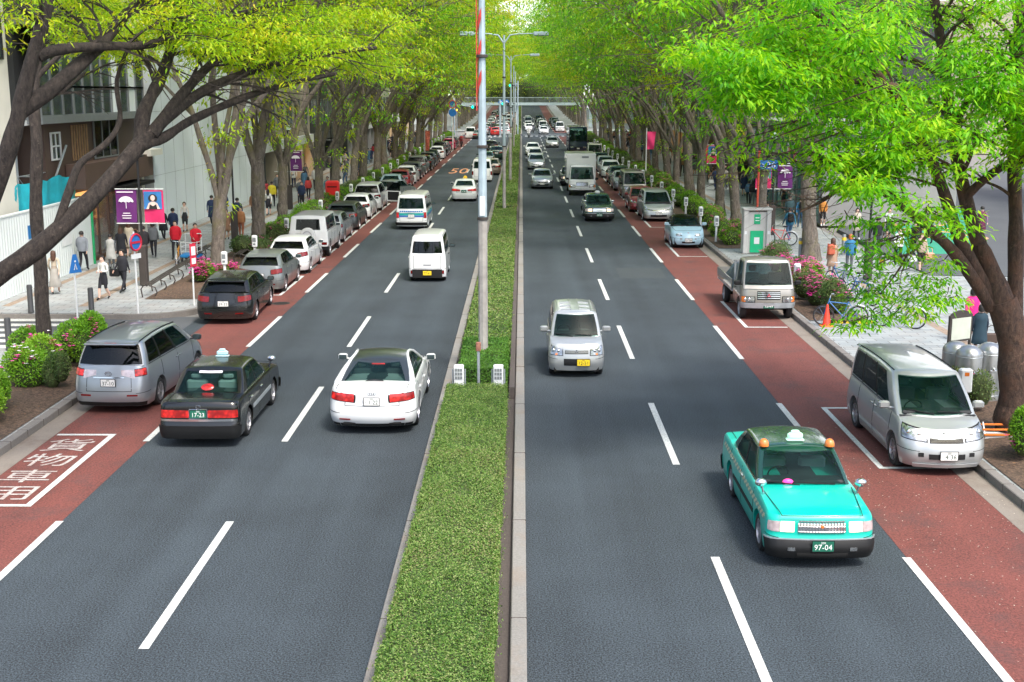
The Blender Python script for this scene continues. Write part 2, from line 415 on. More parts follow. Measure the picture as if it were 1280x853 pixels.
# ================================================================ VEHICLES
# local space: +Y = front, origin on the ground under the middle
def lerp(a, b, t): return a + (b - a) * t
def interp(kn, x, smooth=True):
    """kn sorted by descending or ascending x"""
    if kn[0][0] > kn[-1][0]: kn = kn[::-1]
    if x <= kn[0][0]: return kn[0][1]
    for (a, va), (b, vb) in zip(kn, kn[1:]):
        if x <= b:
            t = (x - a) / (b - a) if b > a else 1
            return lerp(va, vb, t)
    return kn[-1][1]
def sstep(a, b, x):
    t = max(0, min(1, (x - a) / (b - a))); return t * t * (3 - 2 * t)

class Outline:
    """half plan outline, tau in 0..5: front face, front corner, side, rear corner, rear face"""
    def __init__(s, a, yf, yr, cxf, cyf, cxr, cyr, bowf=.06, bowr=.04):
        s.__dict__.update(a=a, yf=yf, yr=yr, cxf=cxf, cyf=cyf, cxr=cxr, cyr=cyr, bowf=bowf, bowr=bowr)
    def pt(s, tau):
        sg = 1
        if tau < 0: tau = -tau; sg = -1
        a = s.a
        if tau <= 1:
            x = tau * (a - s.cxf); y = s.yf - s.bowf * (x / (a - s.cxf)) ** 2
        elif tau <= 2:
            p = (tau - 1) * math.pi / 2; x = a - s.cxf + s.cxf * math.sin(p); y = s.yf - s.bowf - s.cyf * (1 - math.cos(p))
        elif tau <= 3:
            x = a; y = lerp(s.yf - s.bowf - s.cyf, s.yr + s.bowr + s.cyr, tau - 2)
        elif tau <= 4:
            p = (tau - 3) * math.pi / 2; x = a - s.cxr + s.cxr * math.cos(p); y = s.yr + s.bowr + s.cyr * (1 - math.sin(p))
        else:
            x = (5 - tau) * (a - s.cxr); y = s.yr + s.bowr * (x / (a - s.cxr)) ** 2
        return sg * x, y
    def tau_y(s, y):   # tau on the straight side for a given y
        y0 = s.yf - s.bowf - s.cyf; y1 = s.yr + s.bowr + s.cyr
        return 2 + (y0 - y) / (y0 - y1)

class Car:
    def __init__(s, p):
        s.p = p; L, W = p['L'], p['W']; s.a = W / 2; s.b = L / 2
        s.out = Outline(s.a, s.b, -s.b, p.get('cxf', .34), p.get('cyf', .42), p.get('cxr', .28), p.get('cyr', .28), p.get('bowf', .09), p.get('bowr', .05))
        s.zs = p.get('sill', .2); s.R = p['R']; s.Ra = s.R + p.get('archgap', .055)
        s.yw = (s.b - p['fo'], s.b - p['fo'] - p['wb'])
        s.top = p['top']; s.nose = p.get('nose', [(0, -.05), (.3, 0), (.75, -.03), (1, -.12)]); s.tail = p.get('tail', [(0, -.05), (.35, 0), (.8, -.03), (1, -.1)])
        s.wid = p.get('wid', [(0, .94), (.12, .975), (.35, 1), (.6, .995), (.85, .965), (.94, .945), (1, .915)])
        s.crown = p.get('crown', .05)
        g = p.get('g')
        if g:
            s.gb = Outline(g['ab'], g['y0'], g['y3'], g.get('cx', .14), g.get('cy', .12), g.get('cx', .14), g.get('cyr', .12), g.get('bowf', .16), g.get('bowr', .1))
            s.gt = Outline(g['at'], g['y1'], g['y2'], g.get('cx', .14), g.get('cy', .12), g.get('cx', .14), g.get('cyr', .12), g.get('bowf', .12), g.get('bowr', .08))
            s.H = p['H']
    def zt(s, y): return interp(s.top, y)
    def zlow(s, y):
        z = s.zs
        for w in s.yw:
            d = abs(y - w)
            if d < s.Ra: z = max(z, s.R + math.sqrt(s.Ra ** 2 - d * d))
        return z
    def B(s, tau, z, push=0):
        x0, y0 = s.out.pt(tau)
        zt = s.zt(y0); q = max(0, min(1, (z - s.zs) / (zt - s.zs)))
        w = interp(s.wid, q)
        y = y0 + interp(s.nose, q) * sstep(s.b - 1.0, s.b - .1, y0) - interp(s.tail, q) * sstep(-s.b + .9, -s.b + .1, y0)
        return Vector((x0 * w, y, z))
    def G(s, tau, q):
        xb, yb = s.gb.pt(tau); xt, yt = s.gt.pt(tau)
        g = s.p['g']
        bul = g.get('bulge', .025) * math.sin(math.pi * min(1, max(0, q)))
        e = 0 if q < .9 else ((q - .9) / .1) ** 2 * .05
        x = lerp(xb, xt, q); y = lerp(yb, yt, q)
        n = math.hypot(x, y * .3) or 1
        x = x * (1 + bul) - (math.copysign(e, x) if abs(x) > .05 else 0)
        ym = (s.gt.yf + s.gt.yr) / 2
        zb = s.zt(yb) - .02
        zr = s.H - g.get('drop', .05) * ((yt - ym) / (s.gt.yf - ym)) ** 2 - .05
        y2 = y + (bul * .6 if yb > 0 else -bul * .6) * (1 if abs(tau) < 1.2 or abs(tau) > 3.8 else 0)
        return Vector((x, y2, lerp(zb, zr, q) + (0 if q < .9 else 0)))
    def taus(s):
        t = [i / 6 for i in range(6)] + [1 + i / 8 for i in range(8)]
        ys = []
        o = s.out; y0 = o.yf - o.bowf - o.cyf; y1 = o.yr + o.bowr + o.cyr
        yy = y0
        while yy > y1: ys.append(yy); yy -= .16
        for w in s.yw:
            ys = [y for y in ys if abs(y - w) > s.Ra + .03]
            ys += [w + s.Ra + .004, w - s.Ra - .004] + [w + s.Ra * math.cos(math.pi * k / 14) for k in range(15)]
        ys = sorted([y for y in ys if y1 < y <= y0], reverse=True)
        t += [o.tau_y(y) for y in ys]
        t += [3 + i / 8 for i in range(8)] + [4 + i / 6 for i in range(7)]
        return t
    def body(s):
        mb = MB(); T = s.taus(); n = len(T)
        qs = [0, .06, .14, .24, .35, .47, .6, .72, .82, .9, .95, .985, 1]
        full = T + [-t for t in T[-2:0:-1]]
        vs = []; m = len(full)
        for t in full:          # inner lip under the sill and in the arches
            x0, y0 = s.out.pt(t); zl = s.zlow(y0) if 1.2 < abs(t) < 3.8 else s.zs
            p = s.B(t, zl); vs.append(Vector((p.x * .78, p.y - math.copysign(.04, p.y) if abs(t) < 1.5 or abs(t) > 3.5 else p.y, zl)))
        for t in full:
            x0, y0 = s.out.pt(t); zl = s.zlow(y0) if 1.2 < abs(t) < 3.8 else s.zs
            p = s.B(t, zl); vs.append(Vector((p.x * .975, p.y, zl + .004)))
        for q in qs:
            for t in full:
                x0, y0 = s.out.pt(t); zl = s.zlow(y0) if 1.2 < abs(t) < 3.8 else s.zs
                zt = s.zt(y0)
                z = lerp(zl, zt, q); p = s.B(t, z)
                p.z += s.crown * (1 - (x0 / s.a) ** 2) * sstep(.7, 1, q)
                vs.append(p)
        nr = len(qs) + 2; fs = []
        for k in range(nr - 1):
            for i in range(m):
                j = (i + 1) % m
                fs.append((k * m + i, k * m + j, (k + 1) * m + j, (k + 1) * m + i))
        mb.add(vs, fs)
        # lid strips
        nx = 8; base = (nr - 1) * m; lid = []
        for i in range(n):
            li = base + i; ri = base + ((m - i) % m)
            pl = vs[li]; pr = vs[ri]
            row = []
            x0, y0 = s.out.pt(T[i])
            for k in range(nx + 1):
                f = k / nx; x = lerp(pl.x, pr.x, f)
                zz = s.zt(y0) + s.crown * (1 - (x / s.a) ** 2) if abs(x) < s.a else pl.z
                row.append(Vector((x, lerp(pl.y, pr.y, f), zz if 0 < k < nx else (pl.z if k == 0 else pr.z))))
            lid += row
        lf = []
        for i in range(n - 1):
            for k in range(nx):
                lf.append((i * (nx + 1) + k, (i + 1) * (nx + 1) + k, (i + 1) * (nx + 1) + k + 1, i * (nx + 1) + k + 1))
        mb.add(lid, lf)
        # black floor
        fl = []
        for i in range(n):
            fl += [vs[i], vs[(m - i) % m]]
        mb.add([Vector((v.x, v.y, s.zs + .01)) for v in fl], [(2 * i, 2 * i + 1, 2 * i + 3, 2 * i + 2) for i in range(n - 1)], 1)
        if s.p.get('g'): s.green(mb)
        return mb
    def green(s, mb):
        T = [i / 5 for i in range(5)] + [1 + i / 5 for i in range(5)] + [2 + i / 14 for i in range(14)] + [3 + i / 5 for i in range(5)] + [4 + i / 5 for i in range(6)]
        full = T + [-t for t in T[-2:0:-1]]; m = len(full); n = len(T)
        g = s.p['g']; s0, s1 = g.get('sw', (.1, .9)); w0, w1 = g.get('ws', (.08, .93)); r0, r1 = g.get('rw', (.12, .9)); wsx = g.get('wsx', 1.25); rwx = g.get('rwx', .98)
        qs = sorted(set([-.06, 0, .15, .3, .45, .6, .75, .88, .95, .98, 1.0, round(s0 + .02, 3), round(s1 - .02, 3), round(w0 + .02, 3), round(w1 - .02, 3), round(r0 + .02, 3), round(r1 - .02, 3)]))
        wins = [(s.gb.tau_y(w[0]), s.gb.tau_y(w[1]), (w[2] if len(w) > 2 else 0)) for w in g['windows']]
        extra = [wsx - .03, 5 - rwx + .03] + [x for a_, b_, _ in wins for x in (a_ + .012, b_ - .012)]
        T = sorted(set([round(x, 4) for x in T + extra if 0 <= x <= 5])); full = T + [-t for t in T[-2:0:-1]]; m = len(full); n = len(T)
        vs = [s.G(t, q) for q in qs for t in full]; fs = []
        for k in range(len(qs) - 1):
            q = (qs[k] + qs[k + 1]) / 2
            for i in range(m):
                ta = full[i]; tb = full[(i + 1) % m]; tm = abs((abs(ta) + abs(tb)) / 2)
                if tm < wsx - .03 and w0 + .01 < q < w1 - .01: continue
                if g.get('rear_glass', True) and tm > 5 - rwx + .03 and r0 + .01 < q < r1 - .01: continue
                if any(a_ + .011 < tm < b_ - .011 and s0 + lo * max(0, (tm - a_) / (b_ - a_)) + .01 < q < s1 - .01 for a_, b_, lo in wins): continue
                fs.append((k * m + i, k * m + (i + 1) % m, (k + 1) * m + (i + 1) % m, (k + 1) * m + i))
        mi = s.p['g'].get('mi', 0)
        mb.add(vs, fs, mi)
        base = (len(qs) - 1) * m; nx = 8; lid = []
        for i in range(n):
            pl = vs[base + i]; pr = vs[base + (m - i) % m]
            for k in range(nx + 1):
                f = k / nx; x = lerp(pl.x, pr.x, f); hx = abs(s.gt.a)
                c = max(0, 1 - (x / hx) ** 2)
                edge = max(0, 1 - (abs(pl.x) / hx) ** 2)
                zz = pl.z + .05 * (c - edge) + .0
                lid.append(Vector((x, lerp(pl.y, pr.y, f), zz if 0 < k < nx else pl.z)))
        # raise roof centre smoothly
        lf = [(i * (nx + 1) + k, (i + 1) * (nx + 1) + k, (i + 1) * (nx + 1) + k + 1, i * (nx + 1) + k + 1) for i in range(n - 1) for k in range(nx)]
        mb.add(lid, lf, mi)

def patch(mb, fn, quad, off=.006, nu=8, nv=4, mi=None, rnd_c=0.0, thick=.02):
    """panel lying on surface fn(u,v), corners quad = ((u,v) x4), raised by off with a rim"""
    (a, b, c, d) = quad
    def uv(s, t):
        if rnd_c:
            S, T_ = 2 * s - 1, 2 * t - 1
            S2 = S * math.sqrt(1 - rnd_c * T_ * T_); T2 = T_ * math.sqrt(1 - rnd_c * S * S)
            s, t = (S2 + 1) / 2, (T2 + 1) / 2
        u0, v0 = lerp(a[0], b[0], s), lerp(a[1], b[1], s); u1, v1 = lerp(d[0], c[0], s), lerp(d[1], c[1], s)
        return lerp(u0, u1, t), lerp(v0, v1, t)
    def P_(s, t): u, v = uv(s, t); return fn(u, v)
    vs = []; ins = []
    e = .01
    for j in range(nv + 1):
        for i in range(nu + 1):
            s_, t_ = i / nu, j / nv
            p = P_(s_, t_)
            du = P_(min(1, s_ + e), t_) - P_(max(0, s_ - e), t_); dv = P_(s_, min(1, t_ + e)) - P_(s_, max(0, t_ - e))
            nn = du.cross(dv)
            nn = nn.normalized() if nn.length > 1e-12 else Vector((0, 0, 1))
            cdir = Vector((p.x * .8, p.y * .35, .3))
            if nn.dot(cdir) < 0: nn = -nn
            vs.append(p + nn * off); ins.append(p + nn * (off - thick))
    fs = [(j * (nu + 1) + i, j * (nu + 1) + i + 1, (j + 1) * (nu + 1) + i + 1, (j + 1) * (nu + 1) + i) for j in range(nv) for i in range(nu)]
    ring = [i for i in range(nu + 1)] + [(j + 1) * (nu + 1) - 1 for j in range(1, nv + 1)] + [nv * (nu + 1) + i for i in range(nu - 1, -1, -1)] + [j * (nu + 1) for j in range(nv - 1, 0, -1)]
    b = len(vs); extra = [ins[i] for i in ring]; k = len(ring)
    fs += [(ring[i], ring[(i + 1) % k], b + (i + 1) % k, b + i) for i in range(k)]
    mb.add(vs + extra, fs, mi)

def rect(u0, u1, v0, v1): return ((u0, v0), (u1, v0), (u1, v1), (u0, v1))

def add_wheels(root, p, car, rimstyle=5):
    Rr = p['R']; tw = p.get('tw', .2)
    for yw in car.yw:
        for sg in (-1, 1):
            x = sg * (car.a - tw / 2 - .03)
            M = Matrix.Rotation(math.pi / 2 * sg, 4, 'Y')
            mb = MB(); h = tw / 2; rr = Rr * .66
            mb.lathe([(rr, -h), (Rr * .9, -h), (Rr * .97, -h * .75), (Rr, -h * .5), (Rr, h * .5), (Rr * .97, h * .75), (Rr * .9, h), (rr, h), (rr * .96, h * .7), (rr * .96, -h * .7)], (0, 0, 0), 28, 0, M, close=True)
            w = mb.build('wheel', M_tyre, root, loc=(x, yw, Rr))
            rb = MB()
            rb.lathe([(rr * 1.0, h * .95), (rr * .93, h * .98), (rr * .9, h * .6), (rr * .88, -h * .2)], (0, 0, 0), 28, 0, M, cap=False)
            rb.lathe([(0, h * .72), (rr * .2, h * .72), (rr * .24, h * .4)], (0, 0, 0), 14, 0, M)
            rb.lathe([(0, -h * .25), (rr * .9, -h * .25)], (0, 0, 0), 14, 1, M)
            ns = rimstyle
            for k in range(ns):
                an = 2 * math.pi * k / ns
                Mk = M @ Matrix.Rotation(an, 4, 'Z')
                wd = rr * (.45 / ns + .03)
                pts = [(rr * .15, -wd * 1.3, h * .35), (rr * .93, -wd * .8, h * .5), (rr * .93, wd * .8, h * .5), (rr * .15, wd * 1.3, h * .35),
                       (rr * .15, -wd * 1.3, h * .7), (rr * .93, -wd * .7, h * .86), (rr * .93, wd * .7, h * .86), (rr * .15, wd * 1.3, h * .7)]
                rb.add([Mk @ Vector(q) for q in pts], [(0, 1, 2, 3), (4, 5, 6, 7), (0, 1, 5, 4), (1, 2, 6, 5), (2, 3, 7, 6), (3, 0, 4, 7)], 0)
            rb.build('rim', [p.get('rimm', M_rim), M_under], w)

def add_plate(root, pos, facing, m, ink, text, small=None, w=.33, h=.165, tilt=0):
    """facing +1 front, -1 rear"""
    mb = MB(); mb.box(-w / 2, w / 2, -.006, .006, -h / 2, h / 2)
    o = mb.build('number_plate', m, root, smooth=0)
    o.location = pos; o.rotation_euler = (tilt, 0, 0)
    fb_ = MB(); fb_.box(-w / 2 - .012, w / 2 + .012, -.004, .004, -h / 2 - .012, h / 2 + .012); fb_.build('plate_frame', M_blackp, o, smooth=0)
    # rim
    rz = 0 if facing < 0 else math.pi
    M = Matrix.Translation((0, facing * .0065, -.02)) @ Matrix.Rotation(rz, 4, 'Z') @ Matrix.Rotation(R(90), 4, 'X')
    text_obj(text, 'plate_lettering', ink, h * .78, o, M, xs=.95)
    M = Matrix.Translation((0, facing * .0065, .054)) @ Matrix.Rotation(rz, 4, 'Z') @ Matrix.Rotation(R(90), 4, 'X')
    text_obj(small or '300', 'plate_lettering', ink, h * .3, o, M)
    return o

def emblem(root, kind, pos, facing=1, r=.07, m=None):
    m = m or M_chrome; mb = MB(); Mx = Matrix.Rotation(R(90), 4, 'X')
    if kind == 'ellipses':
        for (rx, ry, dz) in ((1.0, .68, 0), (.38, .66, 0), (.68, .28, .35)):
            S = Mx @ Matrix.Diagonal((rx, ry, 1, 1)); mb.torus((0, 0, dz * r), r, r * .11, 20, 6, S)
    elif kind == 'rings':
        for k in range(4): mb.torus(((k - 1.5) * r * .8, 0, 0), r * .5, r * .07, 18, 6, Mx)
    elif kind == 'diamonds':
        for k in range(3):
            a = R(90 + 120 * k); d = Vector((math.cos(a), 0, math.sin(a))); q = Vector((-d.z, 0, d.x))
            pts = [Vector((0, 0, 0)), d * r * .5 + q * r * .29, d * r, d * r * .5 - q * r * .29]
            mb.add([v + Vector((0, .006, 0)) for v in pts] + [v - Vector((0, .006, 0)) for v in pts], [(0, 1, 2, 3), (7, 6, 5, 4), (0, 1, 5, 4), (1, 2, 6, 5), (2, 3, 7, 6), (3, 0, 4, 7)])
    elif kind == 'disc':
        mb.lathe([(0, .008), (r * .7, .008), (r, 0), (r, -.01)], (0, 0, 0), 20, None, Mx if facing < 0 else Matrix.Rotation(R(-90), 4, 'X'))
    o = mb.build('emblem', m, root); o.location = pos
    return o

def make_car(p, name, paintm, label, group=None, cat='car'):
    """build one car from its spec, return root Empty"""
    root = empty(name, (0, 0, 0), 0, label=label, cat=cat, group=group)
    c = Car(p); a, b = c.a, c.b
    mats = [paintm, M_under] + ([p['roofm']] if p.get('roofm') else [])
    if p.get('roofm'): p['g']['mi'] = 2
    mb = c.body()
    body = mb.build('body', mats, root, smooth=38)
    # underbody
    ub = MB(); ub.box(-a * .8, a * .8, c.yw[1] - .55, c.yw[0] + .5, c.zs - .03, c.zs + .3)
    for yw in c.yw: ub.tube([(-a * .7, yw, c.R), (a * .7, yw, c.R)], .05, 8)
    ub.box(-a * .62, a * .62, c.yw[1] - c.Ra, c.yw[1] + c.Ra, c.R + .0, c.R + c.Ra - .02); ub.box(-a * .62, a * .62, c.yw[0] - c.Ra, c.yw[0] + c.Ra, c.R + .0, c.R + c.Ra - .02)
    ub.build('underbody', M_under, root, smooth=0)
    add_wheels(root, p, c, p.get('spokes', 5))
    g = p['g']; gl = p.get('glass', M_glass); gd = p.get('glass_rear', gl)
    t0, t1 = g.get('ws', (.08, .93))
    wsx = g.get('wsx', 1.25)
    mb = MB(); patch(mb, c.G, rect(-wsx, wsx, t0, t1), .007, 16, 8, rnd_c=.02); ws = mb.build('windscreen', gl, root)
    # wipers
    wm = MB()
    for (u0, u1) in ((.15, .95), (-.75, .05)):
        pa = c.G(u0, t0 + .02); pb_ = c.G(u1, t0 + .07); up = Vector((0, .03, .03)); wm.tube([pa + up * .6, pb_ + up], .011, 6)
    wm.build('wiper', M_blackp, ws)
    r0, r1 = g.get('rw', (.12, .9)); rwx = g.get('rwx', .98)
    if g.get('rear_glass', True):
        mb = MB(); patch(mb, c.G, rect(5 - rwx, 5 + rwx, r0, r1) if False else ((5 - rwx, r0), (5.0, r0), (5.0, r1), (5 - rwx, r1)), .007, 8, 6)
        patch(mb, c.G, ((-5.0, r0), (-5 + rwx, r0), (-5 + rwx, r1), (-5.0, r1)), .007, 8, 6)
        mb.build('rear_window', gd, root)
    # side windows: list of (y_front, y_rear) measured at belt
    s0, s1 = g.get('sw', (.1, .9))
    for sg in (-1, 1):
        for k, wdw in enumerate(g['windows']):
            yf, yr = wdw[0], wdw[1]; lo = wdw[2] if len(wdw) > 2 else 0
            tf, tr = c.gb.tau_y(yf), c.gb.tau_y(yr)
            mb = MB(); q = ((sg * tf, s0), (sg * tr, s0 + lo), (sg * tr, s1), (sg * tf, s1))
            patch(mb, c.G, q, .006, 6, 5, rnd_c=.03)
            mb.build('side_window', gl if k == 0 else gd, root)
    # dark pillars between the side windows, belt moulding
    for sg in (-1, 1):
        ws_ = g['windows']; sr = MB()
        for (wa, wb_) in zip(ws_, ws_[1:]):
            patch(sr, c.G, ((sg * (c.gb.tau_y(wa[1]) + .0), s0 - .02), (sg * c.gb.tau_y(wb_[0]), s0 - .02), (sg * c.gb.tau_y(wb_[0]), s1 + .02), (sg * (c.gb.tau_y(wa[1]) + .0), s1 + .02)), .004, 2, 6, thick=.008)
            if sr.v: sr.build('window_pillar', M_blackp, body); sr = MB()
        tf, tr = c.gb.tau_y(ws_[0][0]), c.gb.tau_y(ws_[-1][1]); ch = MB()
        ch.tube([c.G(sg * lerp(tf, tr, i / 10), s0 - .045) + Vector((sg * .006, 0, 0)) for i in range(11)], .009, 4)
        ch.build('belt_moulding', M_chrome if g.get('chrome') else M_blackp, body)
    # cabin: dark sill sheet, dashboard, seats
    cab = MB(); ys = [lerp(g['y0'] - .12, g['y3'] + .1, i / 12) for i in range(13)]
    cab.add([v for y in ys for v in ((-g['ab'] + .04, y, c.zt(y) + .006), (0, y, c.zt(y) + c.crown + .012), (g['ab'] - .04, y, c.zt(y) + .006))], [(3 * i + k, 3 * i + k + 1, 3 * i + k + 4, 3 * i + k + 3) for i in range(12) for k in (0, 1)])
    yd = g['y0'] - .32; cab.box(-g['ab'] + .1, g['ab'] - .1, yd - .16, yd + .16, c.zt(yd), c.zt(yd) + .075, bev=.03)
    cb_ = cab.build('cabin_trim', M_cabin, root, smooth=30)
    sw_ = MB(); sw_.torus((g['ab'] * .45, yd - .28, c.zt(yd) + .06), .17, .014, 16, 5, Matrix.Rotation(R(62), 4, 'X')); sw_.build('steering_wheel', M_blackp, cb_)
    hh = (c.H - c.zt(0)); seat_rows = [min(g['y1'] - .42, g['y0'] - .95)]
    while seat_rows[-1] - .95 > g['y3'] + .55: seat_rows.append(seat_rows[-1] - .92)
    for yy in seat_rows[:5]:
        for sx in (-1, 1):
            st = MB(); w_ = min(.24, g['ab'] * .3); x_ = sx * g['ab'] * .45; z_ = c.zt(yy)
            st.box(x_ - w_, x_ + w_, yy - .09, yy + .06, z_ - .1, z_ + hh * .38, bev=.04); st.box(x_ - .12, x_ + .12, yy - .10, yy + .0, z_ + hh * .42, z_ + hh * .66, bev=.035)
            st.build('seat', p.get('seatm', M_seat), root)
    # bonnet gap
    if p.get('bonnet', g['y0'] < c.b - .7):
        hb_ = MB(); ye = c.b - p.get('cyf', .42) * .55; yc = g['y0'] - .02
        def LP_(x, y): return Vector((x, y, c.zt(y) + c.crown * (1 - (x / c.a) ** 2) + .004))
        for sg in (-1, 1):
            pts = [LP_(sg * lerp(.88, .74, i / 8) * c.a, lerp(yc, ye, i / 8)) for i in range(9)]; hb_.tube(pts, .006, 4)
        hb_.tube([LP_(lerp(-.74, .74, i / 10) * c.a, ye + .05 * (1 - (i / 5 - 1) ** 2)) for i in range(11)], .006, 4)
        hb_.build('bonnet_gap', M_seam, body, smooth=0)
    if p.get('boot'):
        hb_ = MB(); ye = -c.b + .14; yc = g['y3'] - .03
        for sg in (-1, 1):
            pts = [Vector((sg * .80 * c.a, lerp(yc, ye, i / 6), c.zt(lerp(yc, ye, i / 6)) + c.crown * (1 - .64) + .001)) for i in range(7)]; hb_.tube(pts, .006, 4)
        hb_.build('boot_gap', M_seam, body, smooth=0)
    # bumper gaps
    for zz in p.get('bumper_gap', [.50]):
        for sg in (-1, 1):
            bg_ = MB(); patch(bg_, c.B, ((sg * 1.05, zz), (sg * 2.0, zz + .04), (sg * 2.0, zz + .05), (sg * 1.05, zz + .01)), .0025, 8, 1, thick=.01)
            bg_.build('bumper_gap', M_seam, body, smooth=0); bg_ = MB(); patch(bg_, c.B, ((sg * 3.0, zz + .04), (sg * 3.95, zz), (sg * 3.95, zz + .01), (sg * 3.0, zz + .05)), .0025, 8, 1, thick=.01)
            bg_.build('bumper_gap', M_seam, body, smooth=0)
    # door seams and handles
    sm = MB(); hz = p.get('belt_seam', .1)
    for y in p.get('seams', []):
        for sg in (-1, 1):
            sm = MB(); t = c.out.tau_y(y); zt = c.zt(y) - .03; zb = max(c.zlow(y) + .04, c.zs + .07)
            patch(sm, c.B, ((sg * t, zb), (sg * (t + .005), zb), (sg * (t + .005), zt), (sg * t, zt)), .0025, 1, 8, thick=.01); sm.build('panel_gap', M_seam, body, smooth=0)
    sm = MB(); zb = p.get('tailgate', None)
    if zb:   # boot or tailgate gap
        for sg in (-1, 1):
            patch(sm, c.B, ((sg * (5 - .0), zb), (sg * 4.12, zb), (sg * 4.12, zb + .012), (sg * 5.0, zb + .012)), .0025, 6, 1, thick=.01)
            patch(sm, c.B, ((sg * 4.12, zb), (sg * 4.14, zb), (sg * 4.14, c.zt(-b) - .04), (sg * 4.12, c.zt(-b) - .04)), .0025, 1, 4, thick=.01)
    if sm.v: sm.build('panel_gap', M_seam, body, smooth=0)
    for y, z in p.get('handles', []):
        for sg in (-1, 1):
            t = c.out.tau_y(y); q = c.B(sg * t, z); hb = MB()
            hb.box(-.018, .018, -.09, .09, -.014, .014, bev=.006); h = hb.build('door_handle', p.get('handlem', paintm), root); h.location = q + Vector((sg * .018, 0, 0))
    if p.get('sidestrip'):
        z0, z1, mm = p['sidestrip']
        for sg in (-1, 1):
            st = MB(); patch(st, c.B, rect(sg * c.out.tau_y(c.yw[0] - c.Ra - .03), sg * c.out.tau_y(c.yw[1] + c.Ra + .03), z0, z1), .012, 20, 2)
            st.build('side_moulding', mm, root)
    # mirrors
    mk = p.get('mirror', ('door', .2)); gy = g['y0']
    for sg in (-1, 1):
        hb = MB()
        if mk[0] == 'door':
            yy = p.get('mirror_y', g['y0'] - .55); z = c.zt(yy) + .1
            hb.box(-.11, .11, -.07, .06, -.075, .075, bev=.03); hb.tube([(-sg * .2, .02, -.06), (-sg * .05, 0, -.05)], .025, 6)
            m = hb.build('wing_mirror', p.get('mirrorm', paintm), root); m.location = (sg * (a + .1), yy, z)
            gm = MB(); gm.box(-.09, .09, -.004, .004, -.055, .055); gm = gm.build('mirror_glass', M_wglass, m, smooth=0); gm.location = (0, -.075, 0)
        else:      # fender mirrors on stalks
            yy = b - .95; z = c.zt(yy)
            hb.tube([(0, 0, 0), (sg * .03, 0, .12), (sg * .05, 0, .17)], .016, 6)
            hb.ball((sg * .06, .01, .22), (.1, .07, .07), 12, 8)
            m = hb.build('fender_mirror', M_chrome if mk[0] == 'fender' else M_blackp, root); m.location = (sg * (a - .1), yy, z - .01)
    # lamps: lists of (kind name, material, quads in (tau,z))
    for (nm, mm, quad, mir) in p.get('panels', []):
        for sg in ((1, -1) if mir else (1,)):
            mb = MB()
            q = tuple((sg * u, v) for u, v in quad)
            if mir is False and min(u for u, v in quad) < 0 or mir: pass
            patch(mb, c.B, q, {'fog_light': p.get('fogoff', .008)}.get(nm, .008), 8, 4, rnd_c=.06)
            lo_ = mb.build(nm, mm, root)
            if nm in ('headlight', 'tail_light') and mm is not M_headlit:
                du = (q[1][0] - q[0][0]) * .05; hs = MB(); e_ = .014
                patch(hs, c.B, ((q[0][0] - du, q[0][1] - e_), (q[1][0] + du, q[1][1] - e_), (q[2][0] + du, q[2][1] + e_), (q[3][0] - du, q[3][1] + e_)), .004, 8, 4, rnd_c=.06, thick=.01)
                hs.build('lamp_housing', M_blackp, lo_)
                if nm == 'headlight':
                    bb = MB()
                    for f_ in (.3, .68):
                        ctr = c.B(lerp(q[0][0], q[1][0], f_), lerp((q[0][1] + q[3][1]) / 2, (q[1][1] + q[2][1]) / 2, f_)); bb.ball(ctr + Vector((0, .004, 0)), (.045, .018, .045), 12, 8)
                    bb.build('lamp_bulb', M_chrome, lo_)
    if p.get('centre'):   # full-width pieces at the front (tau -x..x) or rear (mirrored halves)
        for (nm, mm, end, tx, z0, z1, off) in p['centre']:
            mb = MB()
            if end == 'f': patch(mb, c.B, rect(-tx, tx, z0, z1), off, 14, 3, rnd_c=.0)
            else:
                patch(mb, c.B, ((5 - tx, z0), (5.0, z0), (5.0, z1), (5 - tx, z1)), off, 8, 3)
                patch(mb, c.B, ((-5.0, z0), (-(5 - tx), z0), (-(5 - tx), z1), (-5.0, z1)), off, 8, 3)
            mb.build(nm, mm, root)
    if p.get('grille_bars'):
        tx, z0, z1, nb, kind = p['grille_bars']; mb = MB()
        for k in range(nb):
            if kind == 'h':
                z = lerp(z0, z1, (k + .5) / nb); pts = [c.B(lerp(-tx, tx, i / 8), z) + Vector((0, .014, 0)) for i in range(9)]; mb.tube(pts, (z1 - z0) / nb * .28, 5)
            else:
                u = lerp(-tx, tx, (k + .5) / nb); mb.tube([c.B(u, z0) + Vector((0, .016, 0)), c.B(u, z1) + Vector((0, .016, 0))], .008, 5)
        if kind == 'v':
            for z in (z0, z1, (z0 + z1) / 2): mb.tube([c.B(lerp(-tx, tx, i / 8), z) + Vector((0, .018, 0)) for i in range(9)], .012, 5)
        mb.build('grille_bars', M_chrome, root)
    # plates
    if p.get('fplate'):
        mm, ink, tx, z, dx = p['fplate']; q = c.B(0, z); add_plate(root, (dx, q.y + p.get('platey', .03), z), 1, mm, ink, tx)
    if p.get('rplate'):
        mm, ink, tx, z, dx = p['rplate']; q = c.B(5, z); add_plate(root, (dx, q.y - .03, z), -1, mm, ink, tx)
    if p.get('emb'):
        kd, end, z, r = p['emb']; q = c.B(0 if end == 'f' else 5, z)
        emblem(root, kd, q + Vector((0, .03 if end == 'f' else -.025, 0)), 1 if end == 'f' else -1, r, p.get('embm'))
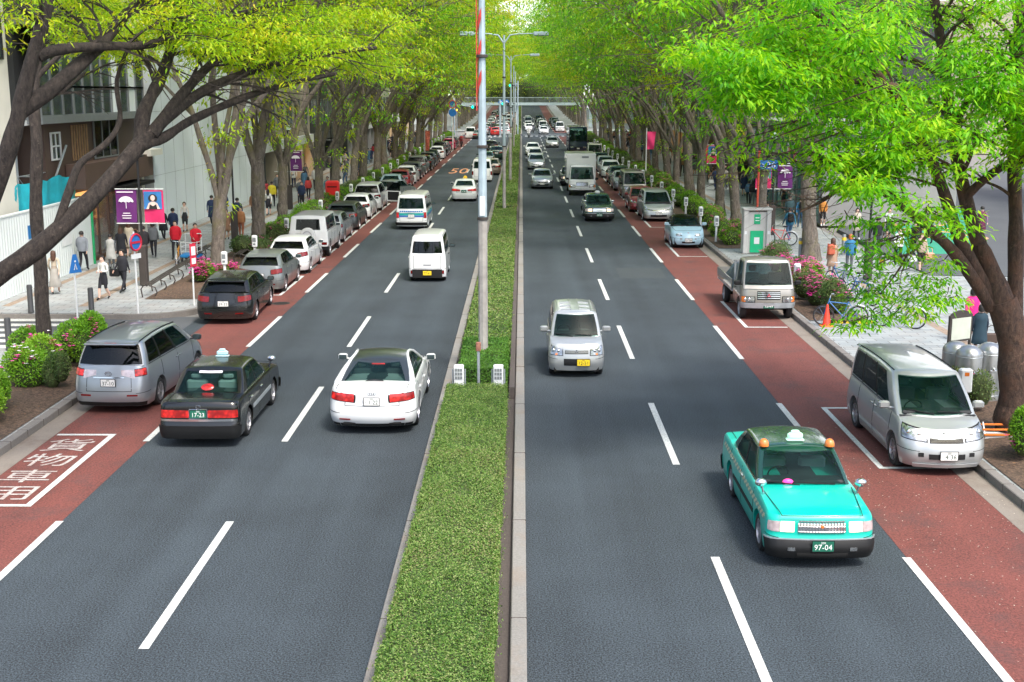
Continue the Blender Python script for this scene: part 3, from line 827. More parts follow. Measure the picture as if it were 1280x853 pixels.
    if p.get('ribs'):
        mb = MB(); yA, yB, xs = p['ribs']
        for x in xs:
            pts = []
            for k in range(7):
                y = lerp(yA, yB, k / 6); pts.append((x, y, c.H - .05 - g.get('drop', .05) * ((y - (c.gt.yf + c.gt.yr) / 2) / (c.gt.yf - (c.gt.yf + c.gt.yr) / 2)) ** 2 + .05 * (1 - (x / c.gt.a) ** 2)))
            mb.tube(pts, p.get('ribr', .02), 6)
        mb.build('roof_rib', p.get('ribm', paintm), body)
    if p.get('cross_ribs'):
        mb = MB()
        for (y, x0, x1) in p['cross_ribs']:
            pts = []
            for k in range(7):
                x = lerp(x0, x1, k / 6); pts.append((x, y, c.H - .05 - g.get('drop', .05) * ((y - (c.gt.yf + c.gt.yr) / 2) / (c.gt.yf - (c.gt.yf + c.gt.yr) / 2)) ** 2 + .05 * (1 - (x / c.gt.a) ** 2) + .002))
            mb.tube(pts, .016, 6)
        mb.build('roof_rib', paintm, body)
    if p.get('highstop'):
        q = c.G(5, p['highstop'][0]); mb = MB(); mb.box(-.15, .15, -.02, .02, -.02, .02, bev=.008); o = mb.build('high_brake_light', p['highstop'][1], root); o.location = q + Vector((0, p['highstop'][2] if len(p['highstop']) > 2 else -.02, 0))
    if p.get('spoiler'):
        mb = MB(); q = c.G(5, 1); w = c.gt.a * .93; mb.box(-w, w, q.y - .16, q.y + .12, q.z - .05, q.z - .0, bev=.02); mb.build('rear_spoiler', paintm, root)
    # inner furniture seen through? glass is dark, so a dashboard reflection is enough
    return root, c

def place(root, x, y, rz=0, z=None):
    root.location = (x, y, zg(y) if z is None else z); root.rotation_euler = (0, 0, rz)
    return root
def repaint(root, m):
    """another paint on a copy: linked to the objects, the meshes stay shared"""
    for ch in root.children_recursive:
        if ch.type == 'MESH':
            for sl in ch.material_slots:
                if sl.material and sl.material.name.endswith('_paint'):
                    sl.link = 'OBJECT'; sl.material = m

# ---------------- specifications
BR = .985
def sedan_spec(**k):
    p = dict(boot=True, L=4.7, W=1.74, H=1.47, R=.32, fo=.86, wb=2.75,
             top=[(2.35, .68), (1.9, .80), (1.1, .93), (.9, .96), (-1.3, 1.0), (-1.6, 1.02), (-2.1, 1.0), (-2.35, .95)],
             g=dict(ab=.78, at=.62, y0=1.12, y1=.35, y2=-.98, y3=-1.72, windows=[(.65, -.18), (-.28, -1.15, .12)], ws=(.06, .93), rw=(.12, .92)),
             seams=[.95, -.22, -1.22], handles=[(-.05, .78), (-1.0, .80)], tailgate=.62,
             panels=[('headlight', M_head, ((.72, .56), (1.75, .6), (1.75, .7), (.72, .66)), True),
                     ('tail_light', M_tail, ((4.5, .70), (3.2, .74), (3.2, .86), (4.5, .88)), True),
                     ('fog_light', M_head, ((.75, .36), (1.1, .36), (1.1, .42), (.75, .42)), True)],
             centre=[('grille', M_blackp, 'f', .62, .5, .64, .004), ('lower_grille', M_blackp, 'f', .9, .28, .40, .004)],
             fplate=(M_platew, M_ink, '52-18', .44, 0), rplate=(M_platew, M_ink, '40-63', .72, 0))
    p.update(k); return p
def taxi_spec(**k):
    p = dict(boot=True, L=4.7, W=1.70, H=1.50, R=.315, fo=.92, wb=2.68, crown=.035, cxf=.2, cyf=.18, cxr=.16, cyr=.18, bowf=.05, bowr=.03,
             wid=[(0, .95), (.15, .98), (.4, 1), (.7, .995), (.9, .98), (.96, .965), (1, .94)],
             nose=[(0, -.06), (.1, .0), (.33, .0), (.42, -.06), (.9, -.09), (1, -.14)], tail=[(0, -.06), (.1, .0), (.4, .0), (.46, -.05), (.92, -.08), (1, -.12)],
             top=[(2.35, .83), (2.1, .88), (1.15, .95), (-1.4, .98), (-1.6, 1.0), (-2.2, .99), (-2.35, .96)],
             g=dict(ab=.77, at=.63, y0=1.12, y1=.42, y2=-1.0, y3=-1.58, windows=[(.75, -.12), (-.2, -1.08)], drop=.035, ws=(.06, .92), rw=(.1, .9), cx=.1, cy=.1, cyr=.1, bowf=.1, wsx=1.15, chrome=True),
             seams=[1.0, -.16, -1.2], handles=[(-.02, .82), (-1.02, .82)], handlem=M_chrome, tailgate=.60, sidestrip=(.5, .57, M_blackp), mirror=('fender',), spokes=9,
             panels=[('headlight', M_headlit, ((.66, .60), (1.0, .60), (1.0, .77), (.66, .77)), True),
                     ('corner_lamp', M_clearr, ((1.02, .60), (1.7, .61), (1.7, .76), (1.02, .77)), True),
                     ('tail_light', M_taillit, ((4.72, .66), (3.45, .66), (3.45, .82), (4.72, .82)), True),
                     ('fog_light', M_head, ((.66, .33), (.84, .33), (.84, .385), (.66, .385)), True)], fogoff=.042, platey=.06, seatm=M_seatw,
             centre=[('grille', M_chrome, 'f', .58, .60, .79, .006), ('front_bumper', M_blackp, 'f', 1.95, .205, .50, .03), ('bumper_strip', M_steel, 'f', 1.95, .485, .505, .036), ('lower_intake', M_under, 'f', .62, .24, .30, .034), ('rear_bumper', M_blackp, 'r', 1.95, .26, .52, .03),
                     ('bumper_trim', M_chrome, 'r', 1.3, .60, .645, .012)],
             grille_bars=(.56, .61, .78, 15, 'v'),
             fplate=(M_plateg, M_inkw, '97-04', .42, 0), rplate=(M_plateg, M_inkw, '17-23', .745, 0))
    p.update(k); return p
def roof_lamp(root, z, y=.1, m=None, kind='box'):
    m = m or mat('taxi_lamp_glass', (.5, .72, .75), .3, coat=.5, var=.1)
    mb = MB()
    if kind == 'box':
        mb.box(-.15, .15, -.07, .07, 0, .03, bev=.01); mb.box(-.13, .13, -.05, .05, .03, .14, bev=.03); mb.box(-.07, .07, -.035, .035, .13, .18, bev=.015)
    else:
        mb.lathe([(0, .16), (.09, .15), (.15, .1), (.16, .04), (.14, 0)], (0, 0, 0), 20)
    o = mb.build('roof_lamp', m, root); o.location = (0, y, z); return o
def minivan_spec(**k):
    p = dict(L=4.75, W=1.78, H=1.76, R=.335, fo=.88, wb=2.85, crown=.04, cxf=.36, cyf=.5,
             top=[(2.37, .78), (2.05, .92), (1.65, 1.02), (1.2, 1.06), (-2.2, 1.12), (-2.37, 1.12)],
             nose=[(0, -.05), (.25, 0), (.55, -.03), (.8, -.12), (1, -.26)], tail=[(0, -.06), (.2, 0), (.45, -.02), (.75, -.08), (1, -.14)],
             g=dict(ab=.82, at=.66, y0=1.86, y1=.78, y2=-2.0, y3=-2.24, windows=[(1.1, .1), (.0, -1.05), (-1.15, -1.9)], cy=.16, cyr=.14, rwx=1.35, rw=(.1, .88), bowf=.22, drop=.07),
             seams=[1.2, .05, -1.1], handles=[(.2, .92), (-.05, .92)], tailgate=.55, spoiler=True, glass_rear=M_glassd,
             panels=[('headlight', M_head, ((.7, .66), (1.75, .72), (1.75, .88), (.7, .76)), True),
                     ('tail_light', M_tail, ((4.15, .86), (3.2, .9), (3.2, 1.06), (4.15, 1.03)), True),
                     ('reflector', M_tail, ((4.3, .42), (3.85, .42), (3.85, .46), (4.3, .46)), True)],
             centre=[('grille', M_chrome, 'f', .66, .64, .70, .006), ('lower_grille', M_blackp, 'f', .9, .30, .42, .004)],
             fplate=(M_platew, M_ink, '61-27', .5, 0), rplate=(M_platew, M_ink, '37-10', .76, 0))
    p.update(k); return p
def boxvan_spec(**k):   # one-box van
    p = dict(L=4.6, W=1.70, H=1.95, R=.32, fo=.65, wb=2.55, crown=.01, cxf=.25, cyf=.22, cxr=.12, cyr=.1, bowf=.06,
             top=[(2.3, 1.0), (-2.3, 1.08)], wid=[(0, .96), (.15, .99), (.5, 1), (.9, .985), (1, .97)],
             nose=[(0, -.04), (.3, 0), (.7, -.04), (1, -.10)], tail=[(0, -.03), (.2, 0), (.6, -.01), (1, -.03)],
             g=dict(ab=.815, at=.70, y0=2.2, y1=1.5, y2=-2.14, y3=-2.25, windows=[(1.75, .75), (.62, -.62), (-.72, -1.95)], cy=.1, cyr=.08, cx=.08, rw=(.12, .82), bowf=.08, drop=.03, bulge=.01, wsx=1.1, rwx=.96),
             seams=[1.6, .7, -.65], handles=[(.85, .9), (.55, .9)], tailgate=.46, handlem=M_blackp, mirrorm=M_blackp, mirror_y=1.85,
             panels=[('headlight', M_head, ((.62, .68), (1.5, .68), (1.5, .86), (.62, .84)), True),
                     ('tail_light', M_tail, ((4.0, .62), (3.3, .62), (3.3, .92), (4.0, .92)), True)],
             centre=[('grille', M_blackp, 'f', .55, .70, .82, .004), ('lower_grille', M_blackp, 'f', .8, .32, .44, .004)],
             fplate=(M_platew, M_ink, '30-75', .5, 0), rplate=(M_platew, M_ink, '84-06', .6, 0), spokes=7, rimm=M_steel)
    p.update(k); return p
def hatch_spec(**k):
    p = dict(L=4.2, W=1.72, H=1.5, R=.315, fo=.82, wb=2.6,
             top=[(2.1, .70), (1.75, .84), (1.1, .95), (.9, .98), (-1.8, 1.04), (-2.1, 1.02)],
             nose=[(0, -.04), (.3, 0), (.7, -.05), (1, -.2)], tail=[(0, -.05), (.25, 0), (.6, -.03), (1, -.12)],
             g=dict(ab=.79, at=.62, y0=1.3, y1=.42, y2=-1.5, y3=-1.95, windows=[(.75, -.1), (-.2, -1.05), (-1.15, -1.5, .25)], rwx=1.1, rw=(.1, .88), bowf=.18, drop=.07, cyr=.2),
             seams=[.95, -.15, -1.05], handles=[(.05, .85), (-.9, .87)], tailgate=.5, spoiler=True, glass_rear=M_glassd,
             panels=[('headlight', M_head, ((.68, .58), (1.8, .68), (1.8, .80), (.68, .70)), True),
                     ('tail_light', M_tail, ((4.25, .74), (3.3, .80), (3.3, .95), (4.25, .92)), True),
                     ('reflector', M_tail, ((4.4, .36), (4.0, .36), (4.0, .40), (4.4, .40)), True)],
             centre=[('grille', M_blackp, 'f', .6, .52, .64, .004), ('lower_grille', M_blackp, 'f', .9, .28, .40, .004)],
             fplate=(M_platew, M_ink, '71-35', .44, 0), rplate=(M_platew, M_ink, '26-90', .7, 0))
    p.update(k); return p
def wagon_spec(**k):
    p = hatch_spec(L=4.75, W=1.82, H=1.5, wb=2.75, fo=.95,
             top=[(2.37, .70), (1.95, .86), (1.2, .96), (-2.1, 1.03), (-2.37, .98)],
             g=dict(ab=.83, at=.65, y0=1.32, y1=.5, y2=-1.72, y3=-2.18, windows=[(.8, -.05), (-.15, -1.05), (-1.15, -1.85, .1)], rwx=1.05, rw=(.1, .88), bowf=.18, drop=.08, cyr=.16),
             seams=[1.0, -.1, -1.1], handles=[(.1, .86), (-.95, .88)])
    p.update(k); return p
# ================================================================ SETTING
def strip(mb, x0, x1, y0, y1, zo, mi=None, step=8.0):
    """flat ribbon following the street's height"""
    ys = [y0]
    while ys[-1] < y1 - 1e-6: ys.append(min(y1, ys[-1] + (step if ys[-1] > 200 else 400) if ys[-1] > 200 else min(y1, 208)))
    vs = []
    for y in ys: vs += [(x0, y, zg(y) + zo), (x1, y, zg(y) + zo)]
    mb.add(vs, [(2 * i, 2 * i + 1, 2 * i + 3, 2 * i + 2) for i in range(len(ys) - 1)], mi)
def slab(mb, pts, z0, z1, mi=None):
    """polygon (x,y) list extruded"""
    n = len(pts)
    mb.add([(x, y, z1) for x, y in pts] + [(x, y, z0) for x, y in pts], [tuple(range(n))] + [(i, n + i, n + (i + 1) % n, (i + 1) % n) for i in range(n)], mi)
def lstrip(mb, x0, x1, y0, y1, h, mi=None):
    """raised kerb-like bar"""
    ys = [y0]
    while ys[-1] < y1 - 1e-6: ys.append(min(y1, 208) if ys[-1] < 200 else min(y1, ys[-1] + 8))
    vs = []
    for y in ys: z = zg(y); vs += [(x0, y, z - .05), (x0, y, z + h - .015), (x0 + .015, y, z + h), (x1 - .015, y, z + h), (x1, y, z + h - .015), (x1, y, z - .05)]
    fs = [(6 * i + k, 6 * i + 6 + k, 6 * i + 7 + k, 6 * i + 1 + k) for i in range(len(ys) - 1) for k in range(5)]
    fs += [tuple(range(6)), tuple(len(vs) - 1 - k for k in range(6))]
    mb.add(vs, fs, mi)
YN, YF = 3.0, 620.0
mb = MB(); strip(mb, -400, 400, -60, 1500, -.02); strip(mb, -400, 400, 1500, 2600, -.02)
tag(mb.build('ground', M_ground, smooth=0, fix=False), kind='structure')
mb = MB(); strip(mb, -10.72, 9.02, YN - 20, YF, 0.0); tag(mb.build('road', M_asphalt, smooth=0, fix=False), kind='structure')
mb = MB(); strip(mb, -10.2, -8.03, YN, 214, .004); strip(mb, 6.22, 8.55, YN, 214, .004)
strip(mb, -10.2, -8.03, 232, YF, .004); strip(mb, 6.22, 8.55, 232, YF, .004)
tag(mb.build('road_red_lane', M_red, smooth=0, fix=False), kind='structure')
mb = MB(); strip(mb, -10.72, -10.2, YN, 34.6, .008); strip(mb, -10.72, -10.2, 40.6, YF, .008); strip(mb, 8.55, 9.02, YN, YF, .008)
tag(mb.build('road_gutter', M_gutter, smooth=0, fix=False), kind='structure')
# median kerbs and channel
mb = MB(); lstrip(mb, -1.97, -1.76, YN, YF, .14, 0); lstrip(mb, -.14, .08, YN, 210, .16, 0); lstrip(mb, -.14, .08, 222, YF, .16, 0)
lstrip(mb, -.30, -.16, 28.9, 200, .34, 1)
strip(mb, -1.76, -.14, YN, YF, .05, 1)
tag(mb.build('road_median_kerb', [M_kerb2, M_channel], smooth=0), kind='structure')

# painted markings
mk = MB()
y = -6.3
while y < 330:
    for (x, ph) in ((3.06, 0), (6.14, 0), (-5.15, 1.6), (-8.13, 1.6)):
        if y + ph + 5 > 4 and not (205 < y < 236): strip(mk, x, x + .14, y + ph, y + ph + 5, .010)
    y += 10
# parking bays
for (x0, x1, y0, y1) in ((-10.2, -8.87, 21.05, 25.85),): 
    strip(mk, x1 - .13, x1, y0, y1, .014); strip(mk, x0 + .05, x1 - .13, y1 - .12, y1, .014); strip(mk, x0 + .05, x1 - .13, y0, y0 + .12, .014)
for y0 in [44.6 + 5.6 * k for k in range(22)]:
    strip(mk, -8.98, -8.86, y0, y0 + 4.9, .014); strip(mk, -10.15, -8.98, y0 + 4.78, y0 + 4.9, .014); strip(mk, -10.15, -8.98, y0, y0 + .12, .014)
for (y0, y1) in ((23.45, 28.3), (38.4, 43.4), (55.6, 60.8), (68, 73.2), (75, 80), (86, 91), (97, 102), (104, 109), (112, 117), (121, 126), (130, 135), (140, 145), (150, 155)):
    strip(mk, 7.13, 7.25, y0, y1, .014); strip(mk, 7.25, 8.5, y0, y0 + .12, .014); strip(mk, 7.25, 8.5, y1 - .12, y1, .014)
# stop lines and crossings at the far junction
strip(mk, -8.0, -2.1, 208.5, 209.1, .012); strip(mk, .3, 8.4, 219.4, 220, .012)
x = -8.4
while x < 8.3:
    if not -2.2 < x < .2: strip(mk, x, x + .45, 212, 215.5, .012); 
    x += .9
# zebra over the side street on the left
for k in range(6):
    strip(mk, -24, -14.9, 35.0 + k * .86, 35.45 + k * .86, .014)
# manhole covers and a few old patches
mh = MB()
for (x, y, r) in ((-8.55, 42.9, .3),):
    mh.lathe([(0, .009), (r, .009), (r + .03, .006)], (x, y, 0), 24, 0)
    for k in range(-3, 4): w = math.sqrt(r * r - (k * r / 4) ** 2) * .85; mh.box(x - w, x + w, y + k * r / 4 - .012, y + k * r / 4 + .012, .009, .0125, 0)
tag(mh.build('road_manhole_covers', mat('cast_iron_cover', (.045, .042, .04), .6, .5, var=.3, scale=20), smooth=0), kind='structure')
pm = MB()
for (x0, x1, y0, y1) in ((-7.6, -5.6, 12.5, 14.2), (1.2, 2.6, 36.5, 40.5), (4.0, 5.9, 49, 52)): strip(pm, x0, x1, y0, y1, .005)
tag(pm.build('road_patches', ground_mat('patched_asphalt', (.045, .055, .06), speck=1.2, fine=40, patch=.1), smooth=0), kind='structure')
tag(mk.build('road_markings', M_paint, smooth=0, fix=False), kind='structure')
M_paintw = ground_mat('worn_road_paint', (.46, .42, .39), speck=1.2, fine=30, patch=.2, tint=(.25, .12, .09), stain=.4, rough=.7)
def ground_text(body, m, cx, cy_, w, h, rot=0, z=.014):
    t = text_obj(body, 'road_lettering', m, 1.0, None, None, 0.0, res=3)
    me = t.data; xs = [v.co.x for v in me.vertices]; ys = [v.co.y for v in me.vertices]
    x0, x1, y0, y1 = min(xs), max(xs), min(ys), max(ys)
    c, s = (1, 0) if rot == 0 else (-1, 0)
    for v in me.vertices:
        u = (v.co.x - (x0 + x1) / 2) / (x1 - x0) * w; q = (v.co.y - (y0 + y1) / 2) / (y1 - y0) * h
        v.co = (cx + c * u, cy_ + c * q, z)
    tag(t, kind='structure'); return t
for ch, ya, yb in (('貨', 24.55, 25.45), ('物', 23.5, 24.35), ('車', 22.45, 23.25), ('用', 21.42, 22.2)):
    ground_text(ch, M_paintw, -9.62, (ya + yb) / 2, .98, yb - ya)
def zero50(cx, y0, rot):
    ground_text('50', M_orange, cx, y0, 1.7, 7.5, rot)
zero50(-5.95, 118, 0); zero50(5.0, 121, 1)

# sidewalks
HS = .14
def corner(cx, cy_, r, a0, a1, n=8): return [(cx + r * math.cos(R(a0 + (a1 - a0) * k / n)), cy_ + r * math.sin(R(a0 + (a1 - a0) * k / n))) for k in range(n + 1)]
mb = MB()
# left, beyond the side street: kerb face included by a darker rim
slab(mb, [(-18.6, 210), (-18.6, 40.15), (-13.4, 40.15)] + corner(-12.9, 41.85, 1.97, 255, 360) + [(-10.93, 210)], -.05, HS)
slab(mb, [(-24.6, 34.4), (-24.6, 2), (-10.93, 2)] + corner(-12.6, 32.9, 1.67, 0, 90)[0:9] + [(-14, 34.4)], -.05, HS)
slab(mb, [(-18.6, 600), (-18.6, 236), (-10.93, 236), (-10.93, 600)], -.05, HS) if False else None
tag(mb.build('sidewalk', M_pave, smooth=0), kind='structure')
mb = MB(); slab(mb, [(9.22, 2), (40, 2), (40, 46.2), (16.4, 48.9), (16.0, 64), (17.6, 90), (17.6, 210), (9.22, 210)], -.05, HS)
tag(mb.build('sidewalk_pale', M_paveR, smooth=0), kind='structure')
mb = MB()
for (x0, x1) in ((-24, -10.93), (9.22, 24)):
    strip(mb, x0, x1, 236, YF, HS)
tag(mb.build('sidewalk_beyond_junction', M_pave, smooth=0, fix=False), kind='structure')
mb = MB()
strip(mb, -15.25, -14.95, 41.4, 209, HS + .004); strip(mb, 12.9, 13.2, 3, 47.5, HS + .004); strip(mb, 13.0, 13.3, 66, 209, HS + .004)
strip(mb, -17.9, -17.6, 41.4, 209, HS + .004)
tag(mb.build('paving_bands', M_paveb, smooth=0, fix=False), kind='structure')
# kerbs
kb = MB()
lstrip(kb, -10.93, -10.72, YN, 32.9, .17); lstrip(kb, -10.93, -10.72, 41.85, 210, .17); lstrip(kb, -10.93, -10.72, 236, YF, .17)
lstrip(kb, 9.02, 9.22, YN, 210, .17); lstrip(kb, 9.02, 9.22, 236, YF, .17)
for (cx, cy_, a0, a1, tail) in ((-12.9, 41.85, 255, 360, None), (-12.6, 32.9, 0, 90, None)):
    ro = 2.18 if a0 == 255 else 1.88; ri = ro - .21
    A = corner(cx, cy_, ro, a0, a1); B_ = corner(cx, cy_, ri, a0, a1)
    n = len(A); vs = [(x, y, .17) for x, y in A] + [(x, y, .17) for x, y in B_] + [(x, y, -.03) for x, y in A] + [(x, y, -.03) for x, y in B_]
    kb.add(vs, [(i, i + 1, n + i + 1, n + i) for i in range(n - 1)] + [(2 * n + i, 2 * n + i + 1, i + 1, i) for i in range(n - 1)] + [(n + i, n + i + 1, 3 * n + i + 1, 3 * n + i) for i in range(n - 1)])
kb.box(-18.6, -13.46, 39.74, 39.94, -.03, .15)
tag(kb.build('kerb', M_kerb, smooth=0), kind='structure')
# kerb joints: thin mortar lines
kj = MB(); 
for x0, x1 in ((-10.935, -10.715), (9.015, 9.225), (-1.975, -1.755), (-.145, .085)):
    y = 4.0
    while y < 80:
        if not (x0 < -10 and 32.5 < y < 42): kj.box(x0, x1, y, y + .012, .0, (.174 if abs(x0) > 5 else .145 if x0 < -1 else .165))
        y += .9 if abs(x0) > 5 else 4.0
tag(kj.build('kerb_joints', M_channel, smooth=0), kind='structure')

# planting beds (soil)
sb = MB()
def bed(x0, x1, y0, y1, h=.17):
    nx, ny = 5, max(3, int((y1 - y0) / .6)); vs = []
    for j in range(ny + 1):
        for i in range(nx + 1):
            e = 0 if i in (0, nx) or j in (0, ny) else 1
            vs.append((lerp(x0, x1, i / nx), lerp(y0, y1, j / ny), h - .012 + e * (.03 + rnd.random() * .05)))
    sb.add(vs, [(j * (nx + 1) + i, j * (nx + 1) + i + 1, (j + 1) * (nx + 1) + i + 1, (j + 1) * (nx + 1) + i) for j in range(ny) for i in range(nx)])
bed(-13.2, -11.0, 4, 32.6); bed(-13.4, -11.0, 42.9, 70); bed(-13.2, -11.0, 72, 120); bed(-13, -11, 124, 206)
bed(9.3, 11.7, 4, 29.2); bed(9.3, 11.2, 38.9, 53.5); bed(9.3, 11.5, 57.5, 118); bed(9.3, 11.5, 122, 206)
tag(sb.build('ground_planting_soil', M_soil, smooth=60), kind='structure')
# side street on the left and the diagonal street on the right
mb = MB(); strip(mb, -60, -10.72, 34.4, 40.2, .002); strip(mb, -60, -18.6, 33, 34.4, .002); tag(mb.build('side_street', M_asphalt2, smooth=0), kind='structure')
mb = MB(); slab(mb, [(16.4, 49), (42, 46), (90, 150), (60, 150), (28, 84), (17, 66)], -.02, .16); tag(mb.build('side_street_diagonal', M_asphalt2, smooth=0), kind='structure')
A = [gp(*q) for q in ((1120, 322), (1236, 322), (1214, 264), (1118, 264))]
mb = MB(); slab(mb, [(v.x * 1.0, v.y) for v in A], .1, .165); tag(mb.build('side_street_green_coating', M_green, smooth=0), kind='structure')
cg = gp(1185, 290)
ob = MB()
for k in range(4):
    ox, oy = cg.x - 1.5 + k * .0, cg.y - 4 + k * 3.2
    M = Matrix.Translation((ox + 1.2, oy, .17)) @ Matrix.Diagonal((1, 1.3, .02, 1))
    ob.torus((0, 0, 0), .75, .14, 16, 6, M)
    ob.box(ox - 1.2, ox - .2, oy - .2, oy + .2, .168, .18); ob.box(ox - .9, ox - .6, oy - .9, oy + .9, .168, .181)
tag(ob.build('side_street_orange_lettering', M_orange, smooth=0), kind='structure')

# glowing backdrop sheet, added so the sky beyond the avenue reads white
cl = MB(); vs = []
for j in range(9):
    for i in range(25):
        a = R(-60 + 120 * i / 24); vs.append((1500 * math.sin(a), 1500 * math.cos(a), -40 + 90 * j))
cl.add(vs, [(j * 25 + i, j * 25 + i + 1, (j + 1) * 25 + i + 1, (j + 1) * 25 + i) for j in range(8) for i in range(24)])
M_skysheet, t_c, b_c = nodes_mat('glowing_sky_sheet')
b_c.inputs['Base Color'].default_value = (.8, .8, .8, 1)
n_c = noise(t_c, N(t_c, 'ShaderNodeNewGeometry').outputs['Position'], .006, 6, .6)
t_c.links.new(math_n(t_c, 'ADD', math_n(t_c, 'MULTIPLY', n_c, .25), .32), b_c.inputs['Emission Strength']); b_c.inputs['Emission Color'].default_value = (.93, .97, 1, 1)
tag(cl.build('white_sky_backdrop', M_skysheet, smooth=60), kind='structure')
# ---------------------------------------------------------------- buildings
def onX(px, py, X):
    d = ray(px, py); t = X / d.x; return d.y * t, CAMH + d.z * t
M_brown = mat('brown_cladding', (.10, .062, .05), .6, var=.12, scale=.8, bump=.1)
M_offwhite = mat('offwhite_render', (.64, .62, .55), .85, var=.1, scale=.7, bump=.1)
M_hoard = mat('pale_hoarding_steel', (.68, .73, .72), .55, .1, var=.06, scale=.6)
M_wallg = mat('pale_grey_panels', (.74, .80, .83), .6, .05, var=.05, scale=.4)
M_beige = mat('beige_stone', (.40, .35, .28), .8, var=.12, scale=.6, bump=.1)
M_grey = mat('grey_concrete', (.26, .26, .26), .85, var=.15, scale=.5, bump=.2)
M_darkgrey = mat('dark_facade', (.05, .052, .055), .5, var=.15, scale=.6)
M_tarp = mat('cyan_tarpaulin', (.02, .42, .52), .6, var=.2, scale=2, bump=.5)
M_frame = mat('window_frame_grey', (.22, .24, .25), .5, .3, var=.08)
M_warm = mat('lit_shop_interior', (1.0, .50, .16), .5, emit=.55, var=.5, scale=1.3)
M_cloth = [mat('shop_cloth_red', (.35, .03, .05), .8), mat('shop_cloth_cream', (.6, .5, .35), .8), mat('shop_cloth_green', (.08, .2, .05), .8)]
M_trunkw = mat('timber_slats', (.32, .2, .11), .7, var=.2)

def wall_box(name, x0, x1, y0, y1, z0, z1, m, parent):
    mb = MB(); mb.box(x0, x1, y0, y1, z0, z1); return mb.build(name, m, parent, smooth=0)
def window_unit(parent, X, y0, y1, z0, z1, side, gm=None, fm=None, nx=2, ny=1, proud=.05, lit=None):
    """glass with a frame on a facade plane x=X; side=+1 when the street lies towards +x"""
    gm = gm or M_wglass; fm = fm or M_frame; t = .07
    fb = MB(); s = side
    def bx(a, b, c, d, e, f):
        fb.box(min(a, b), max(a, b), c, d, e, f)
    xo = X + s * proud
    bx(X - s * .02, xo, y0 - t, y0, z0 - t, z1 + t); bx(X - s * .02, xo, y1, y1 + t, z0 - t, z1 + t)
    bx(X - s * .02, xo, y0, y1, z0 - t, z0); bx(X - s * .02, xo, y0, y1, z1, z1 + t)
    for k in range(1, nx): yy = lerp(y0, y1, k / nx); bx(X + s * .005, xo - s * .01, yy - .03, yy + .03, z0, z1)
    for k in range(1, ny): zz = lerp(z0, z1, k / ny); bx(X + s * .006, xo - s * .012, y0, y1, zz - .03, zz + .03)
    w = fb.build('window', fm, parent, smooth=0)
    pb_ = MB(); pb_.box(min(X - s * .015, X + s * .004), max(X - s * .015, X + s * .004), y0, y1, z0, z1)
    pb_.build('pane', gm, w, smooth=0)
    return w

# -- brown shop building on the left with its glass bay
bl = empty('shop_building', (-18.5, 54, 0), label='brown clad building with a dark glass bay above a warmly lit shop window', cat='building')
def P_(o): o.matrix_parent_inverse = Matrix.Translation((-bl.location.x, -bl.location.y, -bl.location.z)); return o
XL = -18.6
def child(par, o):
    o.parent = par; o.matrix_parent_inverse = Matrix.Translation(-Vector(par.location)) if par.rotation_euler.z == 0 else par.matrix_world.inverted(); return o
def wall(par, name, x0, x1, y0, y1, z0, z1, m): 
    mb = MB(); mb.box(x0, x1, y0, y1, z0, z1); return child(par, mb.build(name, m, None, smooth=0))
wall(bl, 'wall', -27, XL - .55, 49.6, 62.2, 3.1, 6.4, M_brown)
wall(bl, 'wall', -27, XL - .3, 56.6, 62.2, .1, 3.1, M_brown)
wall(bl, 'upper_wall', -27, XL - .9, 48, 61.2, 6.4, 17, M_darkgrey)
wall(bl, 'bay_slab', -19.6, XL + .12, 47.9, 61.3, 6.15, 6.42, M_frame)
wall(bl, 'bay_slab', -19.6, XL + .12, 47.9, 61.3, 9.9, 10.15, M_frame)
for k in range(11):
    y0 = 48 + k * 1.2; lite = k >= 7
    for (za, zb) in ((6.48, 7.55), (7.62, 9.86)):
        w = window_unit(None, XL, y0 + .05, y0 + 1.12, za, zb, 1, M_wallg if lite and k % 2 else M_wglass, M_frame, 1, 1, .06); child(bl, w)
wall(bl, 'balcony', -19.1, XL + .3, 51.6, 61.2, 3.35, 4.4, M_brown)
wall(bl, 'canopy', -19.3, XL + .7, 55.4, 60, 3.05, 3.2, M_blackp)
for k in range(7): wall(bl, 'timber_slat', XL - .54, XL - .5, 52.6 + k * .3, 52.72 + k * .3, 4.5, 6.0, M_trunkw)
w = window_unit(None, XL - .5, 50.2, 51.1, 4.7, 5.7, 1, M_wglass, M_white, 2, 2); child(bl, w)
w = window_unit(None, XL - .5, 55.3, 58.4, 4.5, 6.1, 1, M_glassd, M_frame, 3, 1); child(bl, w)
# lit shop front with goods behind
wall(bl, 'shop_back', XL - 2.6, XL - 2.4, 52.0, 56.4, .14, 3.1, M_warm)
wall(bl, 'shop_ceiling', XL - 2.4, XL - .1, 52.0, 56.4, 3.05, 3.12, M_warm)
M_clear = mat('clear_shop_glass', (.9, .95, .95), .05, trans=.95, var=0)
for k in range(3):
    w = window_unit(None, XL, 52.3 + k * 1.4, 53.6 + k * 1.4, .35, 2.95, 1, M_clear, M_brown, 1, 1); child(bl, w)
gb_ = MB(); 
for k in range(4):
    yy = 52.5 + k * 1.05
    gb_.box(XL - 1.4, XL - .9, yy, yy + .7, .15, .8 + .3 * (k % 2), bev=.04)
child(bl, gb_.build('display_table', M_trunkw, None))
for k in range(5):
    yy = 52.5 + k * .85; g_ = MB(); g_.lathe([(.16, .95), (.2, 1.2), (.17, 1.5), (.24, 1.75), (.08, 1.9), (.07, 2.0), (.1, 2.1), (0, 2.2)], (XL - .8, yy, 0), 10); child(bl, g_.build('mannequin', M_cloth[k % 3], None))
